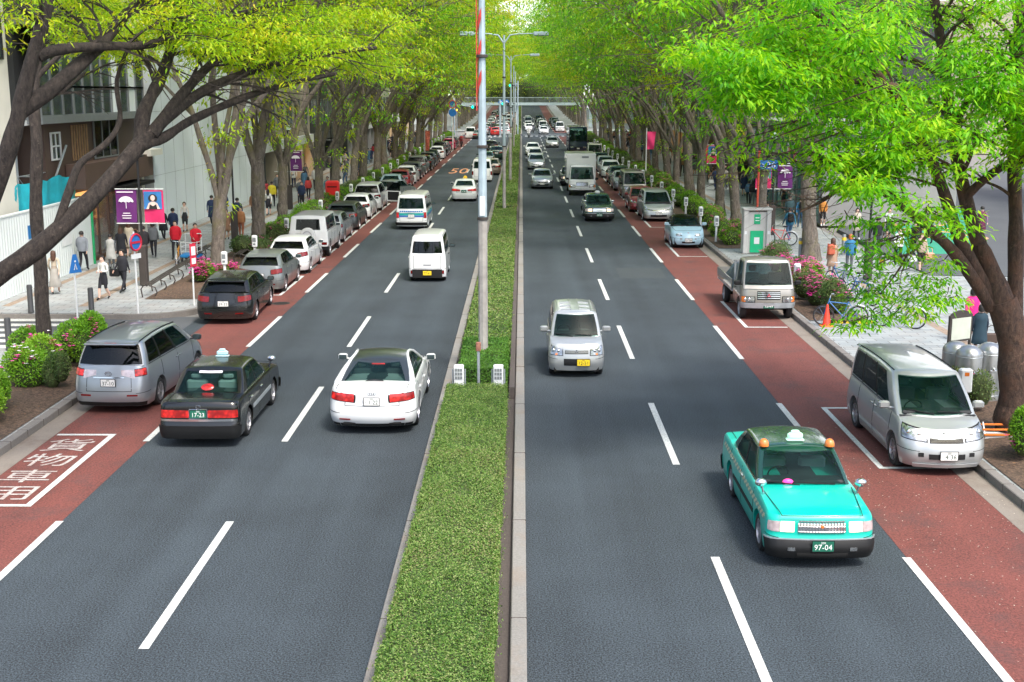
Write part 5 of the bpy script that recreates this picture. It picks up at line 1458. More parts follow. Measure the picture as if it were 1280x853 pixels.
def big_right():
    T = Tree(21); b = gp(1270, 552); root = empty('spreading_tree', (b.x, b.y, .12), label='large russet-barked tree at right edge with bright green low boughs', cat='tree')
    O = Vector(root.location); Y = b.y
    def L(pts, r0, r1, lvl=1): return T.limb([Vector(p) - O for p in pts], r0, r1, lvl)
    L([b, at(1270, 490, Y), at(1268, 430, Y), at(1252, 375, Y)], .38, .31, 0); L([b - Vector((0, 0, .2)), at(1270, 532, Y), at(1270, 505, Y)], .52, .38, 0)
    L([at(1262, 410, Y), at(1246, 358, Y), at(1226, 305, Y + .1)], .33, .12)
    A = L([at(1240, 385, Y), at(1196, 320, Y - .3), at(1160, 285, Y - .6), at(1120, 250, Y - 1.1), at(1070, 222, Y - 1.8), at(1010, 190, Y - 2.6)], .14, .05)
    B = L([at(1244, 380, Y), at(1200, 300, Y - .1), at(1178, 235, Y - .3), at(1150, 170, Y - .7), at(1110, 110, Y - 1.2), at(1060, 50, Y - 1.9), at(1000, 0, Y - 2.4)], .15, .05)
    C = L([at(1250, 385, Y), at(1222, 300, Y + .3), at(1205, 240, Y + .5), at(1190, 160, Y + .7), at(1180, 80, Y + 1), at(1165, -20, Y + 1.2)], .165, .09)
    D = L([at(1268, 420, Y), at(1270, 300, Y + .4), at(1268, 200, Y + .6), at(1272, 90, Y + .7), at(1278, -20, Y + 1)], .165, .11)
    E_ = L([at(1208, 245, Y + .4), at(1240, 217, Y + .1), at(1278, 196, Y - .3), at(1330, 170, Y - .8)], .10, .05)
    F_ = L([at(1150, 275, Y - .7), at(1142, 300, Y - 1.0), at(1125, 335, Y - 1.4), at(1100, 368, Y - 1.9)], .035, .012)
    G_ = L([at(1120, 110, Y - 1.2), at(1040, 95, Y - 2.2), at(970, 80, Y - 3), at(915, 70, Y - 3.6)], .09, .03)
    H_ = L([at(1070, 222, Y - 1.8), at(1030, 250, Y - 2.4), at(1000, 265, Y - 3)], .05, .015)
    I_ = L([at(1190, 160, Y + .7), at(1230, 100, Y - .5), at(1290, 60, Y - 1.6)], .09, .04)
    for (o, rr), n, ln, t0 in ((A, 9, 1.5, .35), (B, 12, 1.8, .35), (C, 10, 2.0, .4), (D, 8, 1.8, .4), (E_, 4, 1.0, .5), (G_, 8, 1.3, .1), (H_, 5, .9, .2), (I_, 6, 1.3, .2)):
        T.sprout(o, rr, t0, 1, int(n * 1.8), ln, 3, 4, spread=.95, bias=(-.3, -.35, .1), rs=.35)
    main_spray = T.spray; T.spray = []
    # low hanging sprays
    for (x, y, d) in ((1100, 368, -1.9), (1075, 385, -2.0), (1130, 375, -1.8), (1160, 372, -1.6), (1185, 365, -1.4), 
                      (1120, 340, -1.6), (1060, 270, -2.4), (1085, 300, -2.2), (1100, 275, -2.0), (1130, 300, -1.6), (1165, 340, -1.3), (1090, 395, -1.9), (1120, 390, -1.8), (1145, 388, -1.6), (1070, 400, -2.1), (1175, 350, -1.4), (1150, 360, -1.5), (1110, 355, -1.7), (1085, 365, -1.8), (1190, 372, -1.3), (1140, 320, -1.5), (1180, 325, -1.2), (1100, 318, -1.8), (1075, 330, -2.0)):
        q = at(x, y, Y + d) - O; e = q + Vector((T.r.uniform(-.5, .2), T.r.uniform(-.3, .3), T.r.uniform(-.1, .05)))
        T.limb([q - (e - q) * .6 + Vector((0, 0, .06)), q, e], .012, .005, 4); T.spray.append([q - (e - q) * .4, q, e])
    for (x, y) in ((930, 60), (960, 95), (905, 95), (925, 115), (955, 130), (990, 110), (1000, 150), (960, 165), (945, 180), (985, 190), (1020, 170), (1040, 130), (1010, 60), (960, 30), (930, 15), (905, 40), (1000, 20)):
        q = at(x, y, Y - 3.2 + T.r.uniform(-.6, .9)) - O; e = q + Vector((-.7, T.r.uniform(-.4, .4), -.15)); s_ = q + Vector((1.1, .5, .35))
        T.limb([s_, q, e], .02, .006, 4); T.spray.append([s_, q, e])
    T.trunk_mb().build('trunk', M_barkr, root, smooth=60, fix=False)
    low = T.crown(95, .16, .048, .38, .06); T.spray = main_spray
    def keep(C): return C[:, 2] + O.z > np.maximum(6.5 - (C[:, 0] + O.x - 4.8) * .62, 4.2) + .35 * np.sin(C[:, 0] * 2.3 + C[:, 1])
    leaves_obj('crown', np.concatenate([T.crown(100, .165, .05, .42, .06, keep=keep), low]), ML_bright, root)
big_right()

# ---- shrubs
def shrub(name, c, r, n, lm, L=.06, flowers=None, label='', cat='shrub', group=None, nf=0, seed=0):
    g = np.random.default_rng(seed); root = empty(name, c, label=label, cat=cat, group=group)
    # several rounded domes
    k = max(3, int(r[0] * r[1] * 3)); doms = []
    for i in range(k):
        a = g.uniform(0, 6.28); q = math.sqrt(g.uniform(0, 1)) * .62
        doms.append((math.cos(a) * q * r[0], math.sin(a) * q * r[1], g.uniform(.3, .62) * r[2], g.uniform(.42, .6) * min(r[0], r[1]), g.uniform(.42, .52) * r[2]))
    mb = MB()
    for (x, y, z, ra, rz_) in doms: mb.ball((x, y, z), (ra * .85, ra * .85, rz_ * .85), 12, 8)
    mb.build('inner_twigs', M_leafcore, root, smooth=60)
    d = np.array(doms)[g.integers(0, k, n)]
    v = unit(g.normal(0, 1, (n, 3))); v[:, 2] = np.abs(v[:, 2]) * np.where(g.uniform(0, 1, n) < .8, 1, -.6)
    s = g.uniform(.86, 1.08, n)[:, None]
    C_ = d[:, :3] + v * np.stack([d[:, 3], d[:, 3], d[:, 4]], 1) * s
    C_[:, 2] = np.maximum(C_[:, 2], .04)
    D = unit(v + g.normal(0, .6, (n, 3))); Nn = unit(v * .7 + np.array([0, 0, .6]) + g.normal(0, .35, (n, 3)))
    V = leaf_arrays(C_, D, Nn, L * g.uniform(.7, 1.3, n), L * .5 * g.uniform(.8, 1.2, n))
    leaves_obj('foliage', V, lm, root)
    if flowers:
        for fm, cnt in flowers:
            up_ = np.where(C_[:, 2] > r[2] * .35)[0]; cl = up_[g.integers(0, len(up_), max(1, cnt // 3))]; idx = np.repeat(cl, 7); m = len(idx)
            C2 = C_[idx] + g.normal(0, .06, (m, 3)) + np.array([0, 0, .03]); C3 = np.repeat(C2, 5, 0); m = len(C3)
            ang = np.tile(np.arange(5) * 2 * np.pi / 5, m // 5) + g.uniform(0, 1, m)
            D3 = unit(np.stack([np.cos(ang), np.sin(ang), np.full(m, .35)], 1)); N3 = unit(np.stack([-np.cos(ang) * .3, -np.sin(ang) * .3, np.ones(m)], 1))
            leaves_obj('blossom', leaf_arrays(C3, D3, N3, np.full(m, .06), np.full(m, .05)), fm, root)
    return root
pink = M_pink
shrub('azalea_bush', (-11.9, 26.9, .15), (.85, 1.9, 1.2), 11000, ML_shrub, .075, [(pink, 40)], 'bright green azalea mound at left edge with few magenta flowers', 'bush', seed=1)
shrub('azalea_bush', (-12.2, 30.0, .15), (1.0, 1.2, 1.1), 7000, ML_shrub, .075, [(M_white_petal, 36), (pink, 50)], 'azalea with white and pink flowers at foot of the slender tree', 'bush', seed=2)
shrub('azalea_bush', (-11.45, 29.3, .15), (.4, .8, .95), 2600, ML_shrubd, .055, None, 'dull grey-green shrub behind kerb beside silver minivan', 'bush', seed=3)
shrub('azalea_bush', (-11.8, 32.1, .15), (.9, 1.2, 1.35), 8500, ML_shrub, .075, [(pink, 50)], 'tall azalea with scattered pink flowers left of the silver minivan', 'bush', seed=4)
shrub('azalea_bush', (-13.4, 32.6, .15), (.9, 1.3, .9), 4500, ML_shrub, .075, [(pink, 20)], 'azalea behind the slender trunk next to the zebra crossing', 'bush', seed=8)
shrub('azalea_bush', (-12.4, 22.5, .15), (1.2, 1.8, .95), 6000, ML_shrub, .075, [(pink, 30)], 'azalea clump under the big leaning tree at the left edge', 'bush', seed=5)
q = gp(262, 335); shrub('azalea_bush', (-11.95, 47.0, .15), (.95, .8, .9), 2600, ML_shrub, .075, [(pink, 360)], 'azalea covered in magenta blossom at foot of the mossy forked tree', 'bush', seed=6)
yl = 53.0; k = 0
while yl < 204:
    ln = rnd.uniform(2.6, 4.2)
    if not 119 < yl < 124: shrub('azalea_bush', (-11.9, yl + ln / 2, .15), (.95, ln / 2, rnd.uniform(.85, 1.15)), int(1500 if yl > 90 else 3000), ML_shrub if rnd.random() < .75 else ML_shrubd, .09 if yl < 90 else .14, [(pink, 60)] if rnd.random() < .3 else None, 'low green kerb shrub behind the row of cars parked on the left', 'bush', 'shrubs along the left kerb', seed=100 + k)
    yl += ln; k += 1
shrub('azalea_bush', (10.2, 23.7, .15), (.55, 1.0, 1.15), 6000, ML_shrub, .065, [(pink, 24)], 'bright green azalea by kerb at the right edge near orange barrier', 'bush', seed=31)
shrub('azalea_bush', (10.1, 27.4, .15), (.6, .9, 1.0), 1500, ML_shrubd, .07, [(pink, 18)], 'thin dull shrub beside steel tanks behind silver minivan', 'bush', seed=32)
for i, (y, w, lm, fl, lab) in enumerate(((40.2, .7, ML_shrubd, 40, 'brownish azalea at the bed end beside the red cone'), (42.2, .9, ML_shrubd, 160, 'azalea with pink flowers behind the flatbed truck'), (44.6, .9, ML_shrub, 260, 'azalea thick with pink blossom left of the parked bicycles'), (47.2, .9, ML_shrubd, 200, 'dull pink-flowered azalea at middle of bed behind the truck'), (50.2, .9, ML_shrubd, 60, 'straggly shrub at the far end of the bed near speckled trunk'))):
    shrub('azalea_bush', (10.2, y, .15), (w, 1.4, 1.15), 3400, lm, .07, [(pink, fl)], lab, 'bush', seed=40 + i)
yl = 57.8; k = 0
while yl < 204:
    ln = rnd.uniform(2.6, 4.0)
    if not 118 < yl < 122: shrub('azalea_bush', (10.4, yl + ln / 2, .15), (1.0, ln / 2, rnd.uniform(.9, 1.2)), int(1500 if yl > 90 else 3000), ML_shrub if rnd.random() < .6 else ML_shrubd, .09 if yl < 90 else .14, [(pink, 120 if yl < 90 else 60)] if rnd.random() < .45 else None, 'kerb shrub behind the row of vehicles parked on the right', 'bush', 'shrubs along the right kerb', seed=200 + k)
    yl += ln; k += 1

# ---- median hedge
def hedge(y0, y1, x0, x1, h, n, L, label, seed, lm=None):
    g = np.random.default_rng(seed); root = empty('clipped_hedge', ((x0 + x1) / 2, y0, 0), label=label, cat='hedge', group=None)
    O = Vector(root.location); mb = MB(); ins = .07
    vs = []; ny = max(2, int((y1 - y0) / 1.0)); prof = [(x0 + ins, .03), (x0 + ins, h - .12), (x0 + ins + .06, h - .05), (x1 - ins - .06, h - .05), (x1 - ins, h - .12), (x1 - ins, .03)]
    for j in range(ny + 1):
        y = lerp(y0 + ins, y1 - ins, j / ny)
        for (x, z) in prof: vs.append((x - O.x, y - O.y, z + zg(y)))
    m = len(prof); fs = [(j * m + k, j * m + k + 1, (j + 1) * m + k + 1, (j + 1) * m + k) for j in range(ny) for k in range(m - 1)] + [tuple(range(m)), tuple(ny * m + k for k in range(m - 1, -1, -1))]
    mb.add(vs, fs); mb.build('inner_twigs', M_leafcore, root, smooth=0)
    w = x1 - x0; ln = y1 - y0; per = w + 2 * h; u = g.uniform(0, per, n); y = g.uniform(y0, y1, n)
    left = u < h; right = u > h + w
    x = np.where(left, x0, np.where(right, x1, x0 + u - h)); z = np.where(left, u, np.where(right, per - u, h))
    # front face share
    nf = int(n * w * h / (per * ln + w * h)); y[:nf] = y0; x[:nf] = g.uniform(x0, x1, nf); z[:nf] = g.uniform(0, h, nf)
    nx = np.where(left, -1., np.where(right, 1., 0.)); nz = np.where(left | right, 0., 1.); nyv = np.zeros(n); nx[:nf] = 0; nz[:nf] = 0; nyv[:nf] = -1
    v = np.stack([nx, nyv, nz], 1)
    C_ = np.stack([x, y, z], 1) + v * (g.uniform(-.05, .0, n) + .012 * np.sin(x * 6.3 + 2 * np.sin(y * 2.7)) + .012 * np.sin(y * 4.1 + 3 * np.cos(x * 3)))[:, None]
    stray = g.uniform(0, 1, n) < .02; C_[stray] += v[stray] * g.uniform(.02, .1, stray.sum())[:, None]
    C_[:, 2] += np.array([zg(t) for t in C_[:, 1]])
    C_ -= np.array(O)
    D = unit(v * .12 + g.normal(0, .7, (n, 3)) * np.where(np.abs(v) > .5, .45, 1)); Nn = unit(v * .8 + np.array([0, 0, .4]) + g.normal(0, .4, (n, 3)))
    leaves_obj('foliage', leaf_arrays(C_, D, Nn, L * g.uniform(.6, 1.4, n), L * .6 * g.uniform(.8, 1.2, n)), lm or ML_hedge, root)
hedge(9, 28.2, -1.74, -.34, .62, 210000, .034, 'nearest clipped median hedge, broad block ending at small white markers', 1)
hedge(29.3, 33.2, -1.55, -.36, .75, 22000, .05, 'bushier green hedge block round the nearest lamp pole base', 2, leaf_mat('lush_hedge_leaves', [(.03, .09, .015), (.06, .17, .02), (.11, .25, .03), (.2, .3, .06)], trans=.25))
hedge(33.4, 74, -1.62, -.32, .55, 60000, .065, 'long clipped median hedge running from the near pole to the second pole', 3)
hedge(75.4, 140, -1.62, -.32, .55, 34000, .11, 'third stretch of median hedge beside the silver sedans', 4)
hedge(141, 207, -1.62, -.32, .55, 14000, .16, 'distant median hedge ending at the far junction', 5)
hedge(224, 420, -1.62, -.32, .55, 12000, .25, 'median hedge past the junction under the footbridge', 6)

fw = shrub('distant_woods', (0, 447, zg(447)), (26, 6, 9), 9000, ML_yellow, .8, None, 'mass of pale green woods closing the far end of the avenue', 'woods', seed=900)
fw['kind'] = 'stuff'
for ch in fw.children: ch['kind'] = 'stuff'
# ================================================================ STREET FURNITURE
def cyl(mb, x, y, z0, z1, r, n=12, mi=None): return mb.tube([(x, y, z0), (x, y, z1)], r, n, mi)
Z0 = HS
# --- median lamp poles
M_redtape = mat('faded_red_tape', (.6, .06, .05), .7, var=.35, scale=6)
def lamp_pole(x, y, label, near=False):
    root = empty('median_lamp_pole', (x, y, zg(y)), label=label, cat='lamp post', group='lamp poles on the median')
    mb = MB(); r0 = .12 if near else .10
    n = 8
    mb.tube([(0, 0, 0), (0, 0, 4.15)], [r0 * 1.04, r0 * 1.0], 8); mb.build('pole_base', M_poleb, root, smooth=20)
    mb = MB(); mb.tube([(0, 0, 4.15), (0, 0, 4.2), (0, 0, 10.0), (0, 0, 10.7)], [r0 * 1.08, r0 * .95, r0 * .66, r0 * .6], 8); mb.build('pole_shaft', M_pole, root, smooth=20)
    mb = MB(); 
    for z in (4.17, 8.25, 6.0): mb.lathe([(r0 * 1.02, z - .04), (r0 * 1.22, z - .03), (r0 * 1.22, z + .03), (r0 * 1.02, z + .04)], (0, 0, 0), 12)
    mb.build('clamp_band', M_brownm, root)
    for s in ((-1, 1) if y < 150 else ()):
        mb = MB(); mb.tube([(0, 0, 10.2), (s * .35, 0, 10.7), (s * .9, 0, 10.78), (s * 1.8, 0, 10.8)], [.05, .045, .035, .03], 8); a = mb.build('arm', M_pole, root)
        mb = MB(); mb.box(min(s * 1.75, s * 2.65), max(s * 1.75, s * 2.65), -.17, .17, 10.66, 10.9, bev=.04); mb.build('lamp_head', M_pole, a)
    return root
lp = lamp_pole(-1.0, 31.6, 'nearest blue-grey lamp pole rising from the median hedge, red tape near its top', True)
mb = MB()   # peeling red tape spiralling the upper shaft
for k in range(5):
    z = 7.2 + k * .75; pts = [(-.118 * math.cos(a) - .0, -.118 * math.sin(a), z + .12 * j) for j, a in enumerate([-.4, -.1, .3, .7, 1.1, 1.5])]
    for p0, p1 in zip(pts, pts[1:]): mb.add([(p0[0], p0[1], p0[2] - .16), (p1[0], p1[1], p1[2] - .14), (p1[0], p1[1], p1[2] + .12), (p0[0], p0[1], p0[2] + .15)], [(0, 1, 2, 3)])
tb = MB(); tb.box(-.145, -.122, -.03, .03, 6.9, 9.9); tb.build('red_tape', M_redtape, lp, smooth=0); mb.build('red_tape', M_redtape, lp, smooth=0)
mb = MB(); mb.box(-.07, .07, -.145, -.128, 4.25, 4.75); mb.build('sticker', M_white, lp, smooth=0)
for i, (x, y) in enumerate(((-1.05, 75), (-1.0, 117), (-1.0, 160), (-1.0, 203))):
    lamp_pole(x, y, '%s lamp pole from the camera on the median hedge' % ordn[i + 1])
sp = empty('short_post', (-.9, 98, 0), label='short grey post standing on median hedge between the second and third lamp poles', cat='post')
mb = MB(); cyl(mb, 0, 0, 0, 3.9, .12, 10); mb.build('shaft', M_poleb, sp); mb = MB(); mb.box(-.16, .16, -.12, .12, 3.9, 4.2, bev=.03); mb.build('top_cap', M_steel, sp)
# markers at the hedge end
def marker(x, y, label):
    root = empty('marker_stand', (x, y, .05), label=label, cat='marker', group=None)
    mb = MB(); mb.box(-.12, .12, -.1, .1, 0, .88, bev=.02); mb.box(-.17, .17, -.2, .1, 0, .22, bev=.03); mb.build('body', M_white, root, smooth=30)
    mb = MB()
    for i in range(3):
        for j in range(3): mb.box(-.09 + i * .062, -.04 + i * .062, -.112, -.1, .55 + j * .095, .62 + j * .095)
    mb.build('reflector_grid', M_frame, root, smooth=0)
    mb = MB(); cyl(mb, .15, 0, 0, .78, .018, 6); cyl(mb, -.15, 0, 0, .78, .018, 6); mb.build('side_rail', M_steel, root)
marker(-1.50, 28.75, 'left white marker stand at the gap in the median hedge'); marker(-.55, 28.75, 'right white marker stand at the gap in the median hedge')
rp = empty('rusty_post', (-1.03, 28.85, .05), label='thin rusty post between the two white marker stands', cat='post')
mb = MB(); cyl(mb, 0, 0, .0, 1.25, .035, 8); mb.build('shaft', M_steel, rp); mb = MB(); mb.box(-.06, .06, -.05, .05, 1.2, 1.42, bev=.015); mb.box(-.07, .07, -.06, .06, -.02, .12, bev=.02); mb.build('bracket', mat('rusty_iron', (.3, .13, .09), .8, var=.4, scale=9), rp)

# --- slim black sidewalk lamps with banners
M_banner = mat('purple_banner', (.11, .012, .13), .7, var=.1); M_bannerp = mat('pink_banner', (.62, .02, .12), .7, var=.1); M_bannerb = mat('blue_print', (.03, .17, .42), .7, var=.3, scale=3)
M_print = mat('white_print', (.8, .75, .8), .7, var=0); M_lampglass = mat('frosted_lamp_glass', (.6, .72, .7), .3, var=.1)
M_face = mat('printed_skin', (.75, .55, .48), .7, var=0)
def banner(root, x0, x1, z0, z1, y, kind):
    mb = MB(); nx = 8; vs = []
    for j in range(9):
        for i in range(nx + 1):
            u, v = i / nx, j / 8; vs.append((lerp(x0, x1, u) + .03 * (1 - v) * (1 if x0 > 0 else -.5), y + .025 * math.sin(u * 5 + v * 3), lerp(z0, z1, v)))
    vs2 = [(a, b + .012, c) for a, b, c in vs]; n = len(vs)
    f1 = [(j * (nx + 1) + i, j * (nx + 1) + i + 1, (j + 1) * (nx + 1) + i + 1, (j + 1) * (nx + 1) + i) for j in range(8) for i in range(nx)]
    mb.add(vs + vs2, f1 + [tuple(n + q for q in reversed(f)) for f in f1])
    b = mb.build('banner', M_banner if kind == 'umb' else M_bannerp, root, smooth=60)
    cx = (x0 + x1) / 2; h = z1 - z0; yy = y - .04
    def flat(pts, m, nm, dy=0): pm = MB(); pm.poly(pts, lambda u, v, w: (u, yy - dy + w, v), .006); pm.build(nm, m, b, smooth=0)
    if kind == 'umb':
        zc = z1 - h * .36; rr = (x1 - x0) * .36
        pts = [(cx + rr * math.cos(R(a)), zc + rr * .75 * math.sin(R(a))) for a in range(0, 181, 15)]
        pts += [(cx - rr + rr * 2 * (k + .5) / 8, zc - (.02 if k % 2 else -.02)) for k in range(8)]
        flat(pts, M_print, 'printed_umbrella'); flat([(cx - .012, zc), (cx + .012, zc), (cx + .012, zc - h * .2), (cx - .012, zc - h * .2)], M_print, 'printed_umbrella', .002)
        for k, w in enumerate((.3, .4, .36)): zz = z0 + h * (.28 - k * .075) ; flat([(cx - w * rr * 1.6, zz), (cx + w * rr * 1.6, zz), (cx + w * rr * 1.6, zz + .03), (cx - w * rr * 1.6, zz + .03)], M_print, 'printed_lettering')
        flat([(x0 + .05, z1 - .09), (x1 - .1, z1 - .09), (x1 - .1, z1 - .05), (x0 + .05, z1 - .05)], M_print, 'printed_lettering')
    else:
        zb = z0 + h * .42
        flat([(x0 + .04, zb), (x1 - .04, zb), (x1 - .04, z1 - .05), (x0 + .04, z1 - .05)], M_bannerb, 'printed_picture')
        hz = z0 + h * .76
        flat([(cx + .17 * math.cos(R(a)), hz + .17 * math.sin(R(a)) - .02) for a in range(-40, 221, 20)], M_inkk, 'printed_figure', .004)
        flat([(cx + .085 * math.cos(R(a)), hz + .11 * math.sin(R(a))) for a in range(0, 360, 30)], M_face, 'printed_figure', .008)
        flat([(cx - .26, zb), (cx + .26, zb), (cx + .16, zb + h * .18), (cx + .05, zb + h * .23), (cx - .05, zb + h * .23), (cx - .16, zb + h * .18)], M_face, 'printed_figure', .005)
        flat([(cx - .16, zb), (cx + .16, zb), (cx + .12, zb + h * .15), (cx, zb + h * .09), (cx - .12, zb + h * .15)], M_inkk, 'printed_figure', .008)
def path_lamp(x, y, label, banners=(), h=4.9):
    root = empty('path_lamp', (x, y, Z0), label=label, cat='lamp post', group=None)
    mb = MB(); mb.box(-.15, .15, -.15, .15, 0, 1.55, bev=.04); mb.build('post_base', M_brownm, root)
    mb = MB(); cyl(mb, 0, 0, 1.55, h, .045, 10); mb.build('post_shaft', M_black, root)
    mb = MB(); mb.box(-.22, .22, -.16, .16, h - .05, h + .03, bev=.02); hd_ = mb.build('lamp_frame', M_black, root); mb = MB(); mb.box(-.22, .22, -.16, .16, h + .36, h + .42, bev=.02); mb.build('lamp_cap', M_black, root)
    mb = MB(); mb.box(-.19, .19, -.13, .13, h + .03, h + .36, bev=.02); mb.build('lamp_glass', M_lampglass, hd_)
    if banners:
        mb = MB(); 
        for z in (2.37, 3.66): mb.tube([(-.92, 0, z), (.92, 0, z)], .018, 6)
        mb.build('banner_arm', M_white, root)
        for (kd, x0, x1) in banners: banner(root, x0, x1, 2.4, 3.62, 0, kd)
p = gp(181, 357, Z0); path_lamp(p.x, p.y, 'slim brown lamp post carrying purple umbrella banner and pink portrait banner', (('umb', -.9, -.12), ('face', .13, .88)))
p = gp(294, 304, Z0); path_lamp(p.x, p.y, 'slim dark lamp post between the mossy tree and the grey wall, no banners')
p = gp(363, 262, Z0); path_lamp(p.x, p.y, 'dark lamp post with purple umbrella banner further along left sidewalk', (('umb', .08, .8),))
p = gp(964, 294, Z0); path_lamp(p.x, p.y, 'dark lamp post on right sidewalk with purple umbrella banner and red banner', (('umb', .2, .95), ('face', -.9, -.1)))
p = gp(1084, 350, Z0); path_lamp(p.x, p.y, 'brown lamp post on right plaza behind the parked bicycles')
for i, y in enumerate((95, 115, 140)): path_lamp(-14.6, y, '%s dark lamp post along the shaded left sidewalk' % ordn[i + 3], (('umb', .08, .8),) if i == 0 else ())
for i, y in enumerate((86, 108, 135)): path_lamp(13.8, y, '%s dark lamp post along the shaded right sidewalk' % ordn[i + 3], (('face', -.9, -.1),) if i == 0 else ())

# --- parking meter posts
def meter(x, y, lab, grp):
    root = empty('parking_meter', (x, y, Z0), label=lab, cat='parking meter', group=grp)
    mb = MB(); cyl(mb, 0, 0, 0, .8, .055, 10); mb.build('post', M_white, root)
    mb = MB(); mb.box(-.11, .11, -.1, .1, .78, 1.3, bev=.04); h = mb.build('meter_head', M_white, root)
    mb = MB(); mb.box(-.07, .07, -.104, -.1, 1.02, 1.2); mb.box(-.05, .05, -.103, -.1, .88, .96); mb.build('display', M_frame, h, smooth=0)
for i, y in enumerate((46.2, 51.6, 58.8, 69)): meter(-11.3, y, 'white parking meter %s from the camera behind the left parked cars' % ordn[i], 'parking meters on the left kerb')
for k in range(18): meter(-11.25, 75 + k * 6.2, 'distant white parking meter along the left kerb', 'distant parking meters on the left')
for i, (x, y) in enumerate(((9.75, 43), (9.55, 60), (9.5, 65), (9.5, 71))): meter(x, y, 'white parking meter %s from the camera on the right kerb' % ordn[i], 'parking meters on the right kerb')
for k in range(14): meter(9.5, 77 + k * 6.5, 'distant white parking meter along the right kerb', 'distant parking meters on the right')

# --- bollards
M_yel = mat('yellow_band', (.75, .5, .03), .6, var=.1)
def bollard(x, y, lab, grp, band=False, h=.95, r=.09):
    root = empty('bollard', (x, y, Z0), label=lab, cat='bollard', group=grp)
    mb = MB(); mb.lathe([(r * 1.15, 0), (r * 1.15, .04), (r, .06), (r, h - .05), (r * .8, h - .01), (0, h)], (0, 0, 0), 14); mb.build('shaft', M_darkgrey if not band else M_frame, root)
    if band: mb = MB(); mb.lathe([(r + .004, h * .7), (r + .006, h * .7 + .01), (r + .006, h * .84), (r + .004, h * .85)], (0, 0, 0), 14); mb.build('reflective_band', M_yel, root)
for (px, py, lab) in ((39, 391, 'dark bollard left of the slender tree near the hoarding'), (115, 395, 'dark bollard at the corner right of the slender tree'), (12, 438, 'dark bollard on near side of the zebra crossing')):
    p = gp(px, py, Z0); bollard(p.x, p.y, lab, None)
for (px, py, lab) in ((1000, 324, 'grey bollard left of the pale speckled trunk'), (1054, 319, 'grey banded bollard behind the blue-jacketed pedestrian'), (1043, 341, 'grey banded bollard in front of the brown-coated pedestrian'), (1101, 349, 'grey banded bollard beside plaza lamp post'), (868, 262, 'grey banded bollard far on the right sidewalk')):
    p = gp(px, py, Z0); bollard(p.x, p.y, lab, None, True)

# --- traffic signs on the left corner
M_signred = mat('sign_red', (.55, .02, .05), .5, var=.1); M_signblue = mat('sign_blue', (.02, .17, .5), .5, var=.1)
def sign_pole(px, py, h, lab): 
    p = gp(px, py, Z0); root = empty('traffic_sign', (p.x, p.y, Z0), label=lab, cat='sign')
    mb = MB(); cyl(mb, 0, 0, 0, h, .03, 10); mb.build('pole', M_white, root); return root
Mf = Matrix.Rotation(R(90), 4, 'X')
s1 = sign_pole(173, 393, 2.75, 'white sign pole at the corner with a round red and blue sign')
s1.rotation_euler.z = 1.2; mb = MB(); mb.lathe([(0, .0), (.3, .0), (.3, .02), (0, .02)], (0, -.05, 2.4), 28, None, Mf); d1 = mb.build('sign_disc', M_signblue, s1)
mb = MB(); mb.torus((0, -.075, 2.4), .265, .035, 28, 6, Mf); mb.box(-.24, .24, -.09, -.075, 2.365, 2.435, M=None); mb.build('red_ring', M_signred, d1)
mb = MB(); mb.box(-.24, .24, -.06, -.04, 1.86, 2.02); mb.build('sub_plate', M_white, s1, smooth=0)
s2 = sign_pole(243, 382, 2.15, 'white post with a narrow red sign in soil bed beside black wagon')
s2.rotation_euler.z = 1.1; mb = MB(); mb.box(-.15, .15, -.07, -.04, 1.35, 2.15, bev=.01); d = mb.build('sign_panel', M_signred, s2); mb = MB(); mb.box(-.10, .10, -.078, -.07, 1.45, 1.65); mb.box(-.10, .10, -.078, -.07, 1.75, 2.05); mb.build('sign_print', M_white, d, smooth=0)
s3 = sign_pole(97, 398, 1.95, 'white post with blue triangular sign on the left corner')
s3.rotation_euler.z = 1.0; mb = MB(); mb.poly([(-.24, 1.5), (.24, 1.5), (.06, 2.1), (-.06, 2.1)], lambda u, v, w: (u, -.05 - w, v), .02); d = mb.build('sign_panel', M_signblue, s3, smooth=0); mb = MB(); mb.tube([(-.05, -.08, 1.6), (0, -.08, 1.78), (.05, -.08, 1.6)], .018, 5); mb.ball((0, -.08, 1.87), (.035, .01, .035), 8, 6); mb.build('sign_print', M_white, d)
def at_y(px, py, y): v = at(px, py, y); return v
# far parking signs and signals
def far_sign(px, y, lab):
    v = at(px, 170, y); root = empty('traffic_sign', (v.x, y, Z0), label=lab, cat='sign')
    mb = MB(); cyl(mb, 0, 0, 0, 6.2, .07, 8); mb.build('pole', M_white, root)
    mb = MB(); mb.lathe([(0, 0), (.5, 0), (.5, .03), (0, .03)], (0, -.1, 5.75), 20, None, Mf); d = mb.build('sign_disc', M_signblue, root); mb = MB(); mb.torus((0, -.13, 5.75), .45, .07, 20, 6, Mf); mb.build('red_ring', M_signred, d)
    mb = MB(); mb.lathe([(0, 0), (.5, 0), (.5, .03), (0, .03)], (0, -.1, 4.7), 20, None, Mf); mb.build('sign_disc', M_signblue, root)
far_sign(566, 160, 'tall pole with no-parking disc above a blue disc by the left trees')
M_sigg = mat('green_signal_light', (.0, 1, .45), .3, emit=3, var=0); M_siga = mat('amber_walk_light', (1, .45, .05), .3, emit=1.5, var=0)
